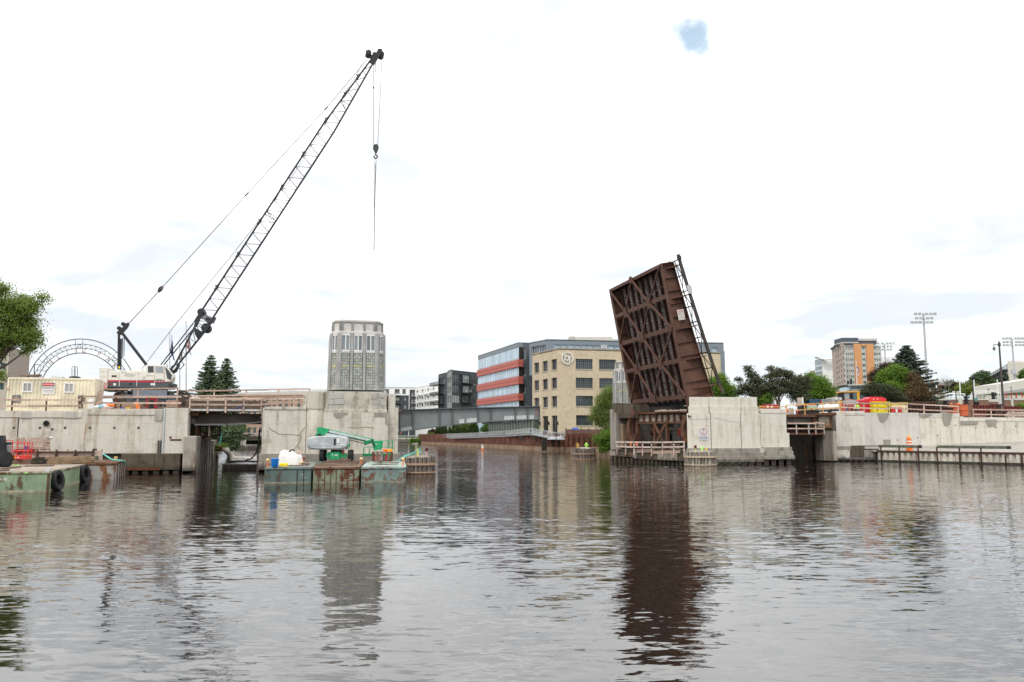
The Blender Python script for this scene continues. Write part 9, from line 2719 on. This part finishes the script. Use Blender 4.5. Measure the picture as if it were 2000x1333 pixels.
for k in range(5): mb = MB().bar(P(1966 + k,813 - 1.6 * k,94),P(1999,812.5 - 1.7 * k,94),.8,.10); mb.build('board',wood('pale_board',(.52,.42,.35)),r_)
part_box(T('brown_crate','small brown crate before the pale field wall pier','crate',yp(1939,112)),'crate_body',BRB,1935.5,785,1950,793,112,.8,.02)
# ================================================================ street lamp, signals, floodlights, goal posts
LAMPM = plain('lamp_post_bronze',(.075,.062,.058),.5,.1)
YLp = 112
r_ = T('street_lamp','dark bronze street lamp with a hanging bell shaped lantern','street lamp',yp(1954,YLp))
top,bot = P(1951.2,667.5,YLp),P(1957,800,YLp)
bot = V((top.x,YLp,YZ - .8))
mb = MB().path([bot,V((top.x,YLp,top.z))],.17,12,r2=.10); mb.build('pole',LAMPM,r_)
mb = MB().lathe(V((top.x,YLp,P(1951,673.5,YLp).z)),[(.16,-.25),(.2,0),(.16,.25)],12); mb.build('collar',LAMPM,r_)
a = V((top.x,YLp,P(1951,673.5,YLp).z)); b = P(1941,673.5,YLp); b.y = YLp; b.z = a.z + .02
mb = MB().bar(a,b,.10,.08); mb.tube(b,b - Z3 * .30,.05); mb.build('arm',LAMPM,r_)
c = b - Z3 * .62
mb = MB().lathe(c,[(.25,0),(.21,.08),(.10,.18),(.07,.32),(.001,.34)],16); mb.build('lamp_shade',LAMPM,r_)
mb = MB().lathe(c,[(.001,-.26),(.10,-.22),(.15,-.08),(.16,0),(.001,.001)],14); mb.build('lamp_globe',glass('globe_glass',(.5,.5,.45),.1,.1,.5),r_,smooth=True)
def signal(label,px,ytop,ybot,Y,hw=3.4,pole=True,py_pole=None):
 r_ = T('traffic_signal',label,'traffic light',yp(px,Y),0,'traffic signals by the field wall')
 a,b = P(px - hw / 2,ybot,Y),P(px + hw / 2,ytop,Y)
 mb = MB().box(a.x,Y,a.z,b.x,Y + .25,b.z); mb.build('housing',BLACK,r_,bevel=.03)
 n = 3
 for k in range(n):
  z = a.z + (b.z - a.z) * (k + .5) / n
  for s in (-1,1):
   mb = MB().lathe(V(((a.x + b.x) / 2 + s * (b.x - a.x) * .5,Y - .0,z)),[(.10,0),(.12,.2),(.10,.2),(.08,.02)],10,ax=(s,-.4,0)); mb.build('visor',BLACK,r_)
 if pole: mb = MB().tube(V(((a.x + b.x) / 2 + .05,Y + .3,YZ - 1)),V(((a.x + b.x) / 2 + .05,Y + .3,P(px,py_pole or ytop,Y).z)),.06,n=8); mb.build('pole',BLACK,r_)
signal('traffic signal low behind the railing left of the orange boxes',1848,782.5,796,125)
signal('tall dark traffic signal right of the white field wall pier',1888,773.5,792,122,4.2)
signal('traffic signal with side visors hanging left of the street lamp',1941,766.5,780,118,3.0,False)
signal('traffic signal facing right beside the tall signal pole',1908,785,793,120,3.0,False)
r_ = T('signal_pole','tall dark signal pole with a small green sign before the field wall','pole',yp(1904,120))
mb = MB(); q = yp(1903,120.3,YZ - 1); mb.path([q,V((q.x,q.y,P(1903,738,120.3).z))],.14,10,r2=.10); mb.build('shaft',LAMPM,r_)
mb = MB(); q = P(1900,739,120.3); mb.box(q.x - .3,120.1,q.z - .25,q.x + .2,120.5,q.z + .15); mb.build('camera_head',BLACK,r_)
part_box(r_,'green_sign',plain('sign_green',(.05,.28,.20)),1904.5,778,1909,783.5,119.9,.05); part_box(r_,'blue_sign',plain('sign_blue',(.15,.3,.5)),1905.5,775,1908.5,777.6,119.9,.05)
r_ = T('short_pole','short dark pole with a knob between the first two signals','pole',yp(1867,126))
mb = MB(); q = yp(1869,126,YZ - 1); mb.path([q,V((q.x,q.y,P(1867,766,126).z))],.10,8,r2=.07); mb.lathe(V((q.x,q.y,P(1867,765,126).z)),[(.001,-.2),(.14,0),(.001,.2)],10); mb.build('shaft',LAMPM,r_)
def goal(label,x0,x1,yb,yt,cross,Y,extra=None):
 r_ = T('goal_posts',label,'goal posts',P(x0,790,Y))
 for x in (x0,x1):
  q = P(x + 1.2,785,Y); t_ = P(x,yt,Y)
  mb = MB().tube(q,V((q.x,Y,t_.z)),.12,n=10); mb.build('upright',WHITE,r_)
 a,b = P(x0,cross,Y),P(x1,cross,Y)
 mb = MB().tube(V((P(x0 + 1,cross,Y).x,Y,a.z)),V((P(x1 + 1,cross,Y).x,Y,a.z)),.13,n=8); mb.build('crossbar',WHITE,r_)
goal('white goal posts left, before the brick house',1829.5,1875.5,786,745,766.5,175); goal('white goal posts right, left of the street lamp',1903.5,1949.5,786,742,765,175)
def frame_net(label,x0,x1,y0,y1,Y):
 r_ = T('soccer_goal',label,'goal frame',P(x0,y1,Y),0,'white soccer goal frames')
 mb = MB(); a,b = P(x0,y1,Y),P(x1,y0,Y)
 for p,q in ((V((a.x,Y,b.z)),V((b.x,Y,b.z))),(V((a.x,Y,a.z)),V((a.x,Y,b.z))),(V((b.x,Y,a.z)),V((b.x,Y,b.z)))): mb.tube(p,q,.10,n=8)
 mb.build('frame',WHITE,r_)
 mb = MB(); c = V((0,1.4,0))
 for k in range(9): x = a.x + (b.x - a.x) * k / 8; mb.tube(V((x,Y,b.z)),V((x,Y + 1.6,a.z)),.02,n=4)
 for k in range(4): f = k / 3; mb.tube(V((a.x,Y + 1.6 * f,b.z + (a.z - b.z) * f)),V((b.x,Y + 1.6 * f,b.z + (a.z - b.z) * f)),.02,n=4)
 mb.build('net',plain('net_grey',(.5,.52,.52)),r_)
frame_net('white soccer goal frame before the left goal posts',1827,1884.5,770,780,165); frame_net('white soccer goal frame before the right goal posts',1898,1954,768.5,780,166)
r_ = T('field_fence','thin mesh fence on posts behind the field wall','fence',P(1830,780,160))
mb = MB()
for x in range(1822,2010,12): mb.tube(P(x,781,160),P(x,771,160),.05,n=5)
mb.build('fence_posts',GALV,r_)
for x in (1966,1976,1986,1997):
 part_box(r_,'red_post',RED,x - .8,768,x,777,158,.15)
for k,(x,y0) in enumerate(((1847,762),(1932,760.5),(1976.5,757))):
 r2 = T('utility_pole',('thin dark post before the brick house','thin dark post right of the signal pole','thin dark post before the stadium stand')[k],'post',P(x,790,190),0,'thin dark posts on the field edge')
 mb = MB(); q = P(x,785,190); mb.tube(q,V((q.x,190,P(x,y0,190).z)),.09,n=6); mb.lathe(V((q.x,190,P(x,y0,190).z)),[(.16,-.1),(.16,.1)],8); mb.build('shaft',LAMPM,r2)
MAST = plain('mast_grey',(.47,.47,.49),.5,.05,metal=.2)
def flood(label,px,Y,ytop,rows,pxs,ybase=780):
 r_ = T('floodlight_mast',label,'floodlight',P(px,785,Y))
 t_ = P(px,ytop,Y); b_ = V((t_.x,Y,2.4))
 mb = MB().path([b_,V((t_.x,Y,t_.z))],.42,12,r2=.22); mb.build('mast',MAST,r_)
 k_ = Y / FPX
 for yrow,xs in rows:
  z = P(px,yrow,Y).z
  mb = MB().bar(V((t_.x + (xs[0] - 4) * k_,Y - .3,z - 2.0 * k_)),V((t_.x + (xs[-1] + 4) * k_,Y - .3,z - 2.0 * k_)),.12); mb.build('cross_arm',MAST,r_)
  for i,dx in enumerate(xs):
   c = V((t_.x + dx * k_,Y - .4,z)); s = pxs * k_
   tw = radians(random.uniform(-25,25) + (40 if dx > 14 else 0)); d = V((sin(tw),-cos(tw),-.35)).normalized(); u = d.cross(Z3).normalized(); w_ = u.cross(d)
   mb = MB().obox(c,u * s * .9,w_ * s * .62,d * .10); mb.obox(c - d * .28,u * s * .4,w_ * s * .35,d * .18); o = mb.build('flood_lamp',plain('lamp_back',(.42,.41,.41),.5),r_)
   mb = MB().obox(c + d * .11,u * s * .78,w_ * s * .5,d * .012); mb.build('lens',plain('flood_lens',(.72,.71,.69),.2),o)
   mb = MB().tube(V((c.x,Y - .3,z - 2.0 * k_)),c,.05,n=5); mb.build('bracket',MAST,o)
flood('tallest floodlight mast with three rows of lamps right of the spruce',1803.3,215,612,((613.5,(-16.5,-8.3,4.7,13.5,22)),(622,(-15,-6,6.5,15)),(630,(-24,-16,-8,5,13.5))),3.3)
flood('floodlight mast beside the hotel tower with three rows of lamps',1727.5,300,672,((671,(-14,-5,4.5,11,18)),(677,(-12,-3.5,5.5,12)),(683,(-17,-12,-5,5,11))),2.4)
flood('floodlight mast near the right edge with three rows of lamps',1976.5,250,664,((661.5,(-18,-11,-4,6.5,13,20)),(668.5,(-17,-10.5,-3,7,14,21)),(674.5,(-17.5,-11,-4,6.5,13.5,20.5))),2.8)
part_box(T('mast_box','grey box and lamp strapped on the right floodlight mast','box',P(1979,725,249)),'box_body',MAST,1977,721,1984.5,731,249,.7,.03)
# flag pole by the hotel
r_ = T('flagpole','flag pole with a striped flag before the orange hotel front','flag pole',P(1673,751,235))
mb = MB(); q = P(1674,752,235); mb.tube(q,V((q.x,235,P(1672,703,235).z)),.12,.07,8); mb.build('pole',plain('pole_white',(.7,.7,.7)),r_)
mb = MB(); n = 12; vs,fs,mi = [],[],[]
for i in range(n + 1):
 for j in range(4): vs.append((P(1672.5,720,235).x + .18 + (.25 + .22 * sin(i * .5)) * j / 1.6,235 + .2 * sin(j * 2 + i * .6),P(1672,714 + 20 * i / n,235).z - .35 * j))
for i in range(n):
 for j in range(3): fs.append([i * 4 + j,i * 4 + j + 1,(i + 1) * 4 + j + 1,(i + 1) * 4 + j]); mi.append(0 if i < 3 and j < 2 else 1 + i % 2)
mb.v = vs; mb.f = fs; mb.m = mi; mb.build('flag',FLAGM,r_)
# overhead wire between poles is left out of view; power lines are not visible in front of the sky
